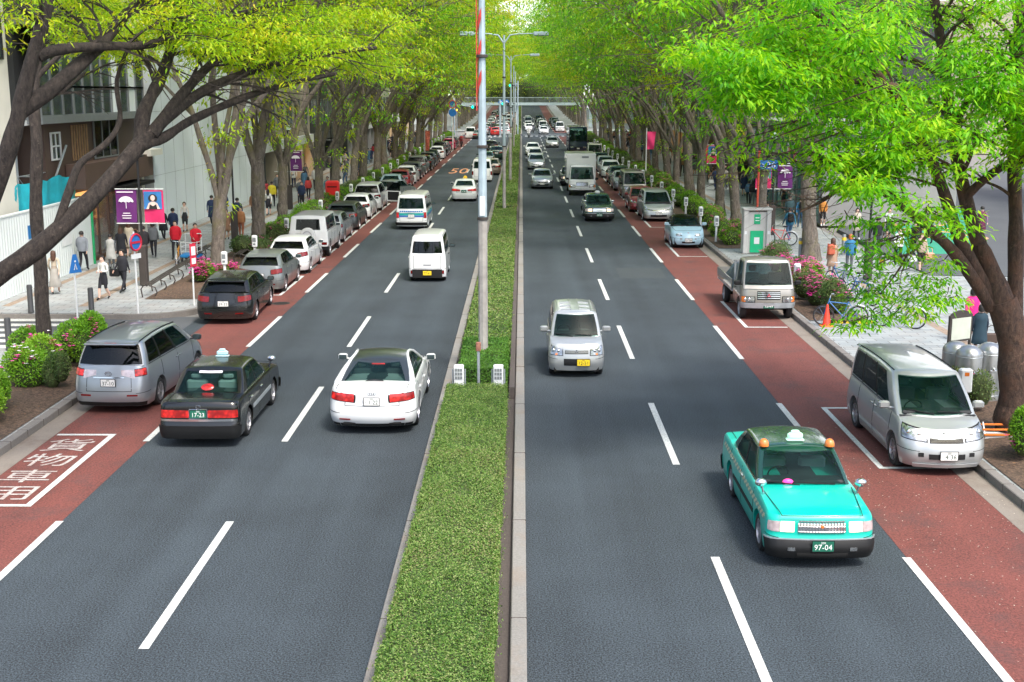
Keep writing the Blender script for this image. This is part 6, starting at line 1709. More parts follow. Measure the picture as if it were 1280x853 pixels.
def signal(x, y, z, lab, arm=0):
    root = empty('traffic_signal', (x, y, zg(y)), label=lab, cat='traffic light')
    mb = MB(); mb.box(-.75, .75, -.12, .12, z - .25, z + .25, bev=.1); mb.build('housing', M_frame, root)
    mb = MB(); mb.lathe([(0, 0), (.2, 0), (.19, .04), (0, .07)], (-.45, -.13, z), 16, None, Mf); mb.build('green_lens', M_sigg, root)
    for k in (0, 1): mb = MB(); mb.lathe([(0, 0), (.18, 0), (.17, .03), (0, .05)], (k * .45, -.13, z), 16, None, Mf); mb.build('dark_lens', M_blackp, root)
    mb = MB()
    if arm: mb.tube([(0, .15, z), (arm, .15, z + .4)], .06, 8); cyl(mb, arm, .15, 0, z + .8, .12, 10)
    else: mb.tube([(0, .12, z), (0, .5, z)], .05, 6)
    mb.build('support', M_pole, root)
v = at(594, 134, 216); signal(v.x, 216, v.z, 'green traffic signal over the left carriageway at the far junction', arm=-3.6)
v = at(632, 130, 216); signal(v.x, 216, v.z, 'green traffic signal beside the second lamp pole at far junction', arm=-1)
v = at(641, 107, 222); signal(v.x, 222, v.z, 'green traffic signal hanging high above the median at far junction', arm=.9)
for i, (px, py, y) in enumerate(((482, 135, 130), (571, 137, 205))):
    v = at(px, py, y); root = empty('pedestrian_signal', (v.x, y, 0), label='small amber lit signal among the %s left tree trunks' % ('nearer', 'farther')[i], cat='traffic light')
    mb = MB(); cyl(mb, 0, .2, 0, v.z + .3, .06, 8); mb.build('pole', M_pole, root); mb = MB(); mb.box(-.18, .18, -.1, .1, v.z - .35, v.z + .35, bev=.04); h = mb.build('housing', M_darkgrey, root); mb = MB(); mb.box(-.12, .12, -.115, -.1, v.z - .25, v.z + .05); mb.build('lens', M_siga, h, smooth=0)
for i, (px, y) in enumerate(((626, 218), (633.5, 218))):
    v = at(px, 128, y); root = empty('direction_sign', (v.x, y, 0), label='round blue arrow sign by the far signals, %s one' % ('left', 'right')[i], cat='sign')
    mb = MB(); cyl(mb, 0, .1, 0, v.z, .05, 8); mb.build('pole', M_pole, root); mb = MB(); mb.lathe([(0, 0), (.42, 0), (.42, .03), (0, .03)], (0, 0, v.z), 20, None, Mf); d = mb.build('sign_disc', M_signblue, root); mb = MB(); mb.box(-.06, .06, -.05, -.035, v.z - .22, v.z + .1); mb.poly([(-.18, v.z + .05), (.18, v.z + .05), (0, v.z + .28)], lambda a, b, c: (a, -.05 + c, b), .015); mb.build('arrow', M_white, d, smooth=0)
# red post box
p = gp(437, 262, Z0); pb_ = empty('post_box', (-11.75, 76.5, Z0), label='bright red box on the left kerb among the shrubs', cat='post box')
mb = MB(); mb.box(-.42, .42, -.3, .3, .75, 1.85, bev=.1); b = mb.build('body', mat('post_red', (.75, .02, .02), .4, coat=.3), pb_); mb = MB(); mb.box(-.3, .3, -.31, -.3, 1.45, 1.52); mb.build('slot', M_blackp, b, smooth=0); mb = MB(); mb.box(-.28, .28, -.2, .2, 0, .76, bev=.04); mb.build('foot', M_frame, pb_)
# tall flags
def flag(px, py, y, h, w, m, lab, txt=None):
    v = at(px, py, y); root = empty('banner_flag', (v.x, y, Z0), label=lab, cat='flag'); mb = MB(); cyl(mb, 0, 0, 0, v.z + h / 2 + .3, .04, 6); mb.build('pole', M_white, root)
    mb = MB(); vs = []
    for j in range(11):
        for i in range(5): vs.append((.06 + w * i / 4 * (1 - .25 * (1 - j / 10)), .08 * math.sin(i + j * .6), v.z - h / 2 + h * j / 10))
    n = len(vs); f = [(j * 5 + i, j * 5 + i + 1, j * 5 + 6 + i, j * 5 + 5 + i) for j in range(10) for i in range(4)]
    mb.add(vs + [(a, b + .01, c) for a, b, c in vs], f + [tuple(n + q for q in reversed(t)) for t in f]); fl = mb.build('cloth', m, root, smooth=60)
    if txt:
        mb = MB()
        for k in range(5): z = v.z + h * .32 - k * h * .16; mb.box(.1 + w * .2, .1 + w * .62, -.11, -.095, z, z + h * .07); mb.box(.1 + w * .35, .1 + w * .45, -.111, -.096, z - .15, z + h * .1)
        mb.build('printed_lettering', M_print, fl, smooth=0)
flag(500, 151, 140, 2.7, .8, mat('flag_red', (.7, .02, .03), .7), 'tall red flag with white lettering among the left trunks', True)
flag(508, 138, 150, 3.2, .7, M_offwhite, 'off-white hanging flag behind the red one')
flag(531, 178, 125, 2.0, .5, mat('striped_flag', (.6, .15, .1), .7, var=.6, scale=8), 'narrow red-striped flag beside the left shrubs')
flag(808, 178, 100, 1.4, .7, mat('flag_pink', (.65, .03, .15), .7), 'pink-red flag among the right trunks')
flag(878, 195, 90, 1.2, .6, M_signred, 'small red flag between the right trunks')

# --- right side: kiosk, sign, tanks, board, cone
M_kg = mat('kiosk_green', (.0, .42, .18), .4, coat=.3, var=.08); M_kb = mat('kiosk_beige', (.5, .5, .47), .5, var=.08)
p = gp(946, 318, Z0); kk = empty('parking_kiosk', (p.x, p.y + .4, Z0), label='beige kiosk with bright green panels beside the flatbed truck', cat='kiosk')
mb = MB()
for s in (-1, 1): mb.box(s * .52 - .1, s * .52 + .1, -.3, .3, 0, 1.98, bev=.02)
mb.build('side_post', M_kb, kk)
mb = MB(); mb.box(-.42, .42, -.2, .25, .02, 1.9); mb.build('body', M_kb, kk, smooth=0); mb = MB(); mb.box(-.66, .66, -.34, .34, 1.98, 2.08, bev=.02); mb.build('roof', M_kb, kk)
mb = MB(); mb.box(-.3, .3, -.24, -.2, .05, 1.05, bev=.01); g1 = mb.build('green_panel', M_kg, kk); mb = MB(); mb.box(-.12, .12, -.25, -.24, .45, .75); mb.build('notice', M_white, g1, smooth=0)
mb = MB(); mb.box(-.14, .14, -.23, -.2, 1.35, 1.8, bev=.01); g2 = mb.build('green_panel', M_kg, kk); mb = MB(); mb.box(-.09, .09, -.24, -.23, 1.62, 1.66); mb.box(-.09, .09, -.24, -.23, 1.5, 1.53); mb.build('notice', M_white, g2, smooth=0)
for s in (-1, 1): mb = MB(); mb.box(s * .52 - .05, s * .52 + .05, -.31, -.3, .9, 1.05); mb.build('notice', M_white, kk, smooth=0)
p2 = at(945, 300, p.y + 1.6); sg = empty('shop_sign', (p2.x, p.y + 1.6, Z0), label='blue sign with white x26 on a thin red pole behind the kiosk', cat='sign')
mb = MB(); cyl(mb, 0, 0, 0, 4.6, .05, 8); mb.build('pole', mat('red_pole', (.6, .08, .04), .5), sg)
mb = MB(); mb.box(.05, .85, -.03, .03, 3.75, 4.15); b = mb.build('sign_panel', M_signblue, sg, smooth=0)
text_obj('x26', 'sign_lettering', M_print, .42, b, Matrix.Translation((.45, -.035, 3.93)) @ Matrix.Rotation(R(90), 4, 'X'))
# steel tanks
M_brushed = mat('brushed_steel', (.42, .43, .43), .34, .85, var=.25, scale=3)
for i, (px, py) in enumerate(((1190, 500), (1207, 506), (1232, 502))):
    q = gp(px, py, Z0); root = empty('steel_tank', (q.x, q.y, Z0), label=('left domed steel tank behind the silver minivan', 'middle domed steel tank below the brown-framed board', 'domed steel tank nearest the big tree with an orange edge')[i], cat='tank')
    mb = MB(); r = .3; mb.lathe([(r, 0), (r, 1.2)] + [(r * math.cos(R(a)), 1.2 + r * .8 * math.sin(R(a))) for a in range(10, 90, 10)] + [(0, 1.2 + r * .8)], (0, 0, 0), 28); b = mb.build('shell', M_brushed, root, smooth=50)
    mb = MB(); mb.torus((0, 0, 1.18), r + .002, .008, 28, 4); mb.torus((0, 0, .2), r + .002, .008, 28, 4); mb.build('weld_band', M_steel, b)
    mb = MB(); mb.box(-.08, .08, -r - .04, -r + .02, .8, .84, bev=.01); mb.ball((0, -r - .04, .86), .04, 8, 6); mb.build('latch', M_chrome, root)
    if i == 2: mb = MB(); mb.box(r - .02, r + .03, -.04, .04, 0, .9); mb.build('orange_strip', M_orange, root, smooth=0)
q = gp(1203, 498, Z0); bd = empty('notice_board', (q.x, q.y + .5, Z0), label='brown-framed notice board with arched top above the steel tanks', cat='notice board')
mb = MB(); cyl(mb, -.36, 0, 0, 1.95, .035, 8); cyl(mb, .36, 0, 0, 1.95, .035, 8); mb.build('leg', M_brownm, bd)
mb = MB(); mb.poly([(-.38, 1.3), (.38, 1.3), (.38, 1.92)] + [(.38 * math.cos(R(a)) * .92, 1.92 + .14 * math.sin(R(a))) for a in range(15, 180, 15)] + [(-.38, 1.92)], lambda u, v, w: (u, w - .03, v), .06); b = mb.build('frame', M_brownm, bd, smooth=0)
mb = MB(); mb.box(-.32, .32, -.04, -.032, 1.35, 1.88); mb.build('paper', mat('pale_paper', (.55, .58, .5), .6), b, smooth=0)
bd.rotation_euler.z = .5
q = gp(1203, 520, Z0); cb = empty('control_box', (q.x, q.y, Z0), label='small white control box on a post beside the steel tanks', cat='control box')
mb = MB(); mb.box(-.14, .14, -.1, .1, .55, 1.1, bev=.03); b = mb.build('casing', M_white, cb); mb = MB(); cyl(mb, 0, 0, 0, .56, .05, 8); mb.build('post', M_frame, cb); mb = MB(); mb.box(-.05, .05, -.105, -.1, .95, 1.03); mb.build('label_plate', M_amber, b, smooth=0)
# cone
M_cone = mat('cone_red', (.8, .05, .02), .5, var=.1)
p = gp(1033, 408, Z0); cn = empty('traffic_cone', (p.x, p.y, Z0), label='bright red traffic cone beside the leaning bicycle wheel', cat='traffic cone')
mb = MB(); mb.lathe([(.14, .03), (.13, .05), (.03, .68), (.02, .7), (0, .7)], (0, 0, 0), 18); mb.build('cone', M_cone, cn); mb = MB(); mb.box(-.2, .2, -.2, .2, 0, .035, bev=.01); mb.build('foot', mat('cone_foot_orange', (.7, .2, .03), .6), cn)
bar = empty('kerb_barrier', (9.75, 38.5, Z0), label='low yellow and black bar on the ground beside the red cone', cat='barrier')
mb = MB(); 
for k in range(8): mb.box(k * .2, k * .2 + .1, -.05, .05, 0, .07)
mb.build('yellow_block', M_yel, bar, smooth=0); mb = MB()
for k in range(8): mb.box(k * .2 + .1, k * .2 + .2, -.048, .048, 0, .068)
mb.build('black_block', M_blackp, bar, smooth=0)
ob_ = empty('orange_barrier', (10.15, 25.0, .17), label='low white barrier with orange bars at the foot of the big tree', cat='barrier')
mb = MB()
for k in range(3): mb.box(-.55, .55, -.04 + k * .16, .02 + k * .16, .15 + k * .14, .21 + k * .14, bev=.01)
mb.build('orange_bar', mat('barrier_orange', (.75, .2, .03), .5), ob_); mb = MB(); mb.box(-.52, .52, .0, .5, .02, .14, bev=.02)
for s in (-1, 1): mb.tube([(s * .5, 0, 0), (s * .5, .3, .55)], .025, 6)
mb.build('white_frame', M_white, ob_); ob_.scale = (.7, .7, .6)

# low bent rails
def low_rail(a, b, lab):
    a = gp(*a, Z0); b = gp(*b, Z0); d = b - a; n = max(2, int(d.length / 1.3)); root = empty('low_rail', a, label=lab, cat='railing')
    mb = MB(); e = d.normalized(); s = Vector((-e.y, e.x, 0))
    for off in (-.11, 0, .11): mb.tube([s * off + Vector((0, 0, .42)), s * off + d * .5 + Vector((0, 0, .43)), s * off + d + Vector((0, 0, .42))], .028, 6)
    mb.build('top_rail', M_brownm, root)
    for k in range(n + 1):
        o = d * (k / n); mb = MB(); mb.tube([o + s * -.12 + Vector((0, 0, .42)), o - s * .3 + Vector((0, 0, .36)), o - s * .36 + Vector((0, 0, .18)), o - s * .26], .026, 6); mb.tube([o + s * .12 + Vector((0, 0, .42)), o + s * .2 + Vector((0, 0, .3)), o + s * .16], .026, 6); mb.build('leg', M_brownm, root)
low_rail((184, 372), (238, 337), 'low bent iron rail by the soil bed at the left corner')
low_rail((240, 334), (262, 318), 'short low rail behind the magenta azalea')
low_rail((298, 330), (345, 297), 'low bent rail between the grey forked tree and green shrubs')
q = gp(245, 300, Z0)
# bicycles
M_tealb = mat('bike_blue', (.03, .15, .4), .4, coat=.5)
def bicycle(px, py, rz, fm, lab, tilt=.08):
    p = gp(px, py, Z0); root = empty('bicycle', (p.x, p.y, Z0), rz, label=lab, cat='bicycle'); root.rotation_euler = (0, tilt, rz)
    Mw = Matrix.Rotation(R(90), 4, 'Y')
    for y in (-.52, .52):
        mb = MB(); mb.torus((0, 0, 0), .31, .02, 28, 6, Mw); w = mb.build('wheel', M_tyre, root, loc=(0, y, .33))
        mb = MB(); mb.torus((0, 0, 0), .285, .01, 28, 4, Mw); mb.lathe([(0, -.05), (.03, -.05), (.03, .05), (0, .05)], (0, 0, 0), 8, None, Mw)
        for k in range(12): a = 2 * math.pi * k / 12; mb.tube([(.02 * (-1) ** k, 0, 0), (0, .28 * math.cos(a), .28 * math.sin(a))], .003, 3)
        mb.build('rim', M_chrome, w)
    A, B, C, D, E2 = Vector((0, -.52, .33)), Vector((0, -.08, .3)), Vector((0, -.22, .78)), Vector((0, .36, .76)), Vector((0, .52, .33))
    mb = MB()
    for a, b, r in ((A, B, .014), (A, C, .012), (B, C, .018), (B, D, .02), (C + Vector((0, .02, -.06)), D, .018), (D + Vector((0, -.02, .12)), E2, .018)): mb.tube([a, b], r, 6)
    mb.build('frame', fm, root)
    mb = MB(); mb.tube([(0, .34, .88), (0, .33, .96)], .014, 6); mb.tube([(-.28, .22, 1.0), (-.2, .3, .99), (0, .34, .97), (.2, .3, .99), (.28, .22, 1.0)], .013, 6); mb.build('handlebar', M_chrome, root)
    mb = MB(); mb.tube([(0, -.22, .78), (0, -.24, .88)], .014, 6); mb.ball((0, -.26, .91), (.08, .14, .035), 10, 6); mb.build('saddle', M_blackp, root)
    mb = MB(); mb.lathe([(.07, -.01), (.08, 0), (.07, .01)], (0.03, -.08, .3), 14, None, Mw); mb.tube([(.04, -.08, .3), (.06, -.02, .16)], .01, 4); mb.tube([(-.02, -.08, .3), (-.06, -.14, .44)], .01, 4); mb.build('crank', M_steel, root)
    mb = MB()
    for y in (-.52,): mb.torus((0, y, .33), .35, .022, 14, 4, Mw) if False else mb.tube([(0, y + .36 * math.cos(a), .33 + .36 * math.sin(a)) for a in [R(q) for q in range(10, 171, 16)]], .02, 5)
    mb.build('mudguard', M_steel, root)
    return root
bicycle(974, 307, R(80), mat('bike_red', (.7, .05, .06), .4, coat=.5), 'red bicycle parked beside the green-panelled kiosk')
bicycle(1048, 362, R(25), M_tealb, 'blue bicycle leaning among the pink azaleas')
bicycle(1062, 372, R(35), M_steel, 'silver bicycle in middle of the group behind the azaleas')
bicycle(1076, 380, R(30), M_tealb, 'second blue bicycle near the plaza lamp post')
bicycle(1050, 408, R(78), M_tealb, 'blue bicycle whose front wheel stands by the red cone')
bicycle(1122, 410, R(65), mat('bike_white', (.7, .7, .7), .4), 'white bicycle half hidden under the hanging leaves')
bicycle(1252, 505, R(20), M_blackp, 'black bicycle behind the large right trunk')
bicycle(222, 332, R(10), mat('bike_orange', (.7, .3, .02), .4), 'orange bicycle by the low rail in front of the red jackets')
ct = gp(240, 328, Z0); hc = empty('hand_cart', (ct.x, ct.y, Z0), label='white wire hand cart with blue tray pushed by two red jackets', cat='cart')
mb = MB(); 
for s in (-1, 1): mb.tube([(s * .35, -.35, .3), (s * .35, .35, .3), (s * .35, .45, 1.15), (s * .35, .40, 1.2)], .02, 6)
for z in (.7, 1.2): mb.tube([(-.35, .42, z), (.35, .42, z)], .02, 6)
for z in (.5, .7, .9):
    mb.tube([(-.35, -.35, z), (.35, -.35, z)], .012, 5)
    for s in (-1, 1): mb.tube([(s * .35, -.35, z), (s * .35, .4, z)], .012, 5)
for s in (-1, 1): mb.tube([(s * .35, -.35, .3), (s * .35, -.35, .95)], .015, 5)
mb.build('wire_frame', M_white, hc)
mb = MB(); mb.box(-.4, .4, -.42, .4, .24, .38, bev=.03); mb.build('tray', mat('blue_tray', (.02, .25, .6), .5), hc)
for sx in (-1, 1):
    for sy in (-1, 1): mb = MB(); mb.lathe([(.1, -.02), (.12, 0), (.1, .02)], (sx * .33, sy * .32, .12), 12, None, Matrix.Rotation(R(90), 4, 'Y')); mb.build('wheel', M_tyre, hc)

# ================================================================ PEOPLE
SK = [mat('skin', (.55, .34, .25), .6, var=.05), mat('skin_light', (.65, .43, .34), .6, var=.05)]
M_hair = mat('black_hair', (.012, .009, .008), .5, var=.3, scale=20); M_hairb = mat('brown_hair', (.07, .03, .015), .5, var=.3, scale=20); M_hairo = mat('orange_hair', (.4, .13, .03), .5, var=.3, scale=20)
def body_mesh(pose, female=False, bare=False):
    """one continuous skinned figure, 1.7 m tall, facing +Y; slots: skin, top, bottom, shoes, eyes"""
    P_ = {}; sw = .165 if female else .195; hp = .095
    st = pose.get('stride', .3); ar = pose.get('arm', .25)
    V = [('pelvis', (0, 0, .93), .125), ('belly', (0, .0, 1.08), .115 if not female else .1), ('chest', (0, -.01, 1.27), .135 if not female else .118), ('upper', (0, -.01, 1.38), .11), ('neck', (0, .0, 1.47), .055), ('jaw', (0, .025, 1.545), .068), ('skull', (0, .0, 1.615), .09), ('crown', (0, -.005, 1.665), .07)]
    E = [('pelvis', 'belly', 2), ('belly', 'chest', 1), ('chest', 'upper', 1), ('upper', 'neck', 0), ('neck', 'jaw', 0), ('jaw', 'skull', 0), ('skull', 'crown', 0), ('jaw', 'nose', 0)]
    V.append(('nose', (0, .108, 1.585), .014))
    for s, n in ((-1, 'L'), (1, 'R')):
        f = pose.get('leg' + n); ph = s * (1 if st >= 0 else 1)
        k, a, t = f if f else {True: ((hp * s, .20 * st / .3, .50), (hp * s * .9, st * .95, .11), (hp * s * .9, st * .95 + .17, .05)), False: ((hp * s, .03, .50), (hp * s * .9, -st, .15), (hp * s * .9, -st + .13, .045))}[s > 0]
        V += [('hip' + n, (hp * s, 0, .88), .10 if not female else .105), ('knee' + n, k, .062), ('calf' + n, tuple(lerp(k[i], a[i], .4) for i in range(3)), .058), ('ankle' + n, a, .04), ('toe' + n, t, .036)]
        lg = 0 if bare else 2
        E += [('pelvis', 'hip' + n, 2), ('hip' + n, 'knee' + n, 2), ('knee' + n, 'calf' + n, lg), ('calf' + n, 'ankle' + n, lg), ('ankle' + n, 'toe' + n, 3)]
        el, wr = pose.get('arm' + n) or ((s * (sw + .05), -s * ar * .25 - .02, 1.12), (s * (sw + .04), -s * ar + .06, .90))
        d = Vector(wr) - Vector(el); d.normalize(); w = Vector(wr)
        V += [('sh' + n, (s * sw, -.01, 1.39), .058), ('el' + n, el, .044), ('wr' + n, wr, .028), ('palm' + n, tuple(w + d * .06), .032)]
        E += [('upper', 'sh' + n, 1), ('sh' + n, 'el' + n, 1), ('el' + n, 'wr' + n, 1), ('wr' + n, 'palm' + n, 0)]
        side = d.cross(Vector((s, 0, 0))); side = side.normalized() if side.length > .1 else Vector((0, 1, 0)); inn = Vector((-s, 0, 0))
        for q, (o, ln) in enumerate(((-.026, .062), (-.009, .075), (.009, .07), (.026, .055))):
            b0 = w + d * .075 + side * o; V += [('f%d' % q + n, tuple(b0 + d * ln * .5 + inn * .006), .0085), ('g%d' % q + n, tuple(b0 + d * ln * .95 + inn * .022), .007)]
            E += [('palm' + n, 'f%d' % q + n, 0), ('f%d' % q + n, 'g%d' % q + n, 0)]
        V.append(('th' + n, tuple(w + d * .055 - side * .05 + inn * .012), .01)); E.append(('wr' + n, 'th' + n, 0))
    names = [v[0] for v in V]; idx = {n: i for i, n in enumerate(names)}
    me = bpy.data.meshes.new('person'); me.from_pydata([v[1] for v in V], [(idx[a], idx[b]) for a, b, _ in E], [])
    o = bpy.data.objects.new('person', me); COL.objects.link(o)
    o.modifiers.new('s', 'SKIN'); sk = me.skin_vertices[0].data if me.skin_vertices else None
    if sk is None:
        bm = bmesh.new(); bm.from_mesh(me); bm.verts.layers.skin.verify(); bm.to_mesh(me); bm.free(); sk = me.skin_vertices[0].data
    for i, v in enumerate(V): sk[i].radius = (v[2], v[2] * (.72 if v[0] in ('belly', 'chest', 'upper', 'pelvis') else 1)); sk[i].use_root = (i == 0)
    sb_ = o.modifiers.new('u', 'SUBSURF'); sb_.levels = 1; sb_.render_levels = 1
    dg = bpy.context.evaluated_depsgraph_get(); dg.update(); out_ = bpy.data.meshes.new_from_object(o.evaluated_get(dg)); bpy.data.objects.remove(o)
    out_.materials.clear()
    for m in (SK[0], M_white, M_black, M_blackp, M_inkk): out_.materials.append(m)
    segs = [(Vector(V[idx[a]][1]), Vector(V[idx[b]][1]), l, (V[idx[a]][2] + V[idx[b]][2]) / 2) for a, b, l in E]
    for p in out_.polygons:
        c = p.center; best = (9, 0)
        for a, b, l, rr in segs:
            ab = b - a; t = max(0, min(1, (c - a).dot(ab) / ab.length_squared)); dd = (c - a - ab * t).length - rr
            if dd < best[0]: best = (dd, l)
        p.material_index = best[1]; p.use_smooth = True
        if c.z > 1.5: p.material_index = 0
        if pose.get('longtop') and .78 < c.z < 1.0 and p.material_index == 2: p.material_index = 1
    # eyes
    bm = bmesh.new(); bm.from_mesh(out_)
    for s in (-1, 1):
        r_ = bmesh.ops.create_icosphere(bm, subdivisions=1, radius=.012, matrix=Matrix.Translation((s * .033, .083, 1.61)))
        for v in r_['verts']:
            for f in v.link_faces: f.material_index = 4
    bm.to_mesh(out_); bm.free()
    return out_
BM = dict(mw=body_mesh({}), mw2=body_mesh({'stride': -.26, 'arm': -.25, 'longtop': 1}), fw=body_mesh({'stride': .24}, True, True), fw2=body_mesh({'stride': -.2, 'arm': -.2}, True, False),
          st=body_mesh({'stride': .04, 'arm': .04, 'longtop': 1}), fs=body_mesh({'stride': .05, 'arm': .03}, True, True),
          push=body_mesh({'stride': .1, 'armL': ((-.22, .2, 1.16), (-.17, .42, 1.08)), 'armR': ((.22, .2, 1.16), (.17, .42, 1.08)), 'longtop': 1}),
          hold=body_mesh({'stride': .22, 'armL': ((-.2, -.02, 1.12), (-.12, .2, 1.13)), 'armR': ((.2, -.02, 1.12), (.12, .2, 1.1))}, True, True))
def hair_mesh(kind):
    mb = MB(); rings = []
    n = 14
    for j, t in enumerate([0, .25, .5, .75, 1.0, 1.25, 1.5, 1.75]):
        row = []
        for k in range(n):
            a = 2 * math.pi * k / n; r = .112 * math.sin(min(t, 1.45)); z = 1.615 + .112 * math.cos(t) * .98
            back = (1 - math.sin(a)) / 2
            if t > 1.0: z = 1.615 + .112 * math.cos(t) - (t - 1.0) * .12 * back * (3.2 if kind == 'long' else 1 if kind == 'bob' else .25); r = .112 * (1 if kind != 'short' else .97) * (.6 + .4 * back if math.sin(a) > .3 and t > 1.2 else 1)
            y = r * math.sin(a) * 1.05 - .012
            if math.sin(a) > .3 and t > 1.2: y = .04; 
            row.append((r * math.cos(a) * .93, y, z))
        rings += row
    m = 8; mb.add(rings, [(j * n + k, j * n + (k + 1) % n, (j + 1) * n + (k + 1) % n, (j + 1) * n + k) for j in range(m - 1) for k in range(n)])
    if kind == 'long': mb.ball((0, -.075, 1.46), (.10, .05, .17), 12, 8)
    if kind == 'bun': mb.ball((0, -.11, 1.66), .05, 10, 6)
    o = mb.build('hair', M_hair, None, smooth=70); me = o.data; bpy.data.objects.remove(o); return me
HM = {k: hair_mesh(k) for k in ('short', 'bob', 'long', 'bun')}
def garment(kind):
    spec = {'skirt': [(.125, 1.02), (.145, .92), (.16, .78), (.155, .6), (.15, .595)], 'longskirt': [(.125, 1.02), (.15, .9), (.19, .6), (.25, .3), (.245, .295)],
            'coat': [(.10, 1.47), (.2, 1.40), (.2, 1.25), (.185, 1.08), (.2, .92), (.225, .7), (.24, .52), (.23, .515)], 'jacket': [(.10, 1.48), (.205, 1.41), (.21, 1.25), (.2, 1.08), (.205, .9), (.195, .875)]}[kind]
    mb = MB(); n = 20; vs = []
    for r, z in spec:
        for k in range(n):
            a = 2 * math.pi * k / n; w = 1 + .05 * math.sin(a * 5 + z * 3) * (1 if z < .9 else .3)
            vs.append((r * math.cos(a) * w, r * math.sin(a) * .74 * w - .008, z))
    mb.add(vs, [(j * n + k, j * n + (k + 1) % n, (j + 1) * n + (k + 1) % n, (j + 1) * n + k) for j in range(len(spec) - 1) for k in range(n)])
    o = mb.build(kind, M_black, None, smooth=60); me = o.data; bpy.data.objects.remove(o); return me
GM = {k: garment(k) for k in ('skirt', 'longskirt', 'coat', 'jacket')}
def slotmat(o, i, m): o.material_slots[i].link = 'OBJECT'; o.material_slots[i].material = m
_cl = {}
def cloth(c):
    k = 'cloth_%d_%d_%d' % tuple(int(x * 255) for x in c)
    return mat(k, c, .85, var=.15, scale=5)
def person(x, y, rz, body, top, bot, hair='short', g=None, h=1.68, lab='', grp=None, hm=None, shoes=None, gcol=None, z=None, sk=0):
    o = bpy.data.objects.new('person', BM[body]); COL.objects.link(o); o.location = (x, y, (Z0 if z is None else z)); o.rotation_euler = (0, 0, rz)
    s = h / 1.735; o.scale = (s, s, s); tag(o, lab, 'person', grp)
    slotmat(o, 0, SK[sk]); slotmat(o, 1, cloth(top)); slotmat(o, 2, cloth(bot)); slotmat(o, 3, shoes or M_blackp)
    hr = bpy.data.objects.new('hair', HM[hair]); COL.objects.link(hr); hr.parent = o; slotmat(hr, 0, hm or M_hair)
    if g:
        gg = bpy.data.objects.new(g, GM[g]); COL.objects.link(gg); gg.parent = o; slotmat(gg, 0, cloth(gcol or top))
    return o
def bag(x, y, z, m, lab, rz=0, s=1.0, kind='hand'):
    root = empty('hand_bag' if kind == 'hand' else 'rucksack', (x, y, z), rz, label=lab, cat='bag'); root.scale = (s, s, s)
    mb = MB(); 
    if kind == 'hand': mb.box(-.16, .16, -.05, .05, 0, .24, bev=.03)
    else: mb.box(-.15, .15, -.09, .07, 0, .44, bev=.06)
    b = mb.build('pouch', m, root)
    mb = MB(); 
    if kind == 'hand': mb.tube([(-.1, 0, .22), (-.08, 0, .38), (0, 0, .43), (.08, 0, .38), (.1, 0, .22)], .01, 5)
    else: mb.tube([(-.1, .07, .42), (-.1, .12, .45), (-.1, .13, .2)], .015, 5); mb.tube([(.1, .07, .42), (.1, .12, .45), (.1, .13, .2)], .015, 5)
    mb.build('strap', m, root)
BK = (.015, .016, .022); GR = (.12, .13, .14); BE = (.5, .42, .32); WH = (.7, .7, .68); RD = (.62, .012, .03); NV = (.015, .03, .08); BR_ = (.25, .13, .07); DK = (.03, .025, .03); JN = (.06, .13, .24)
PI = math.pi
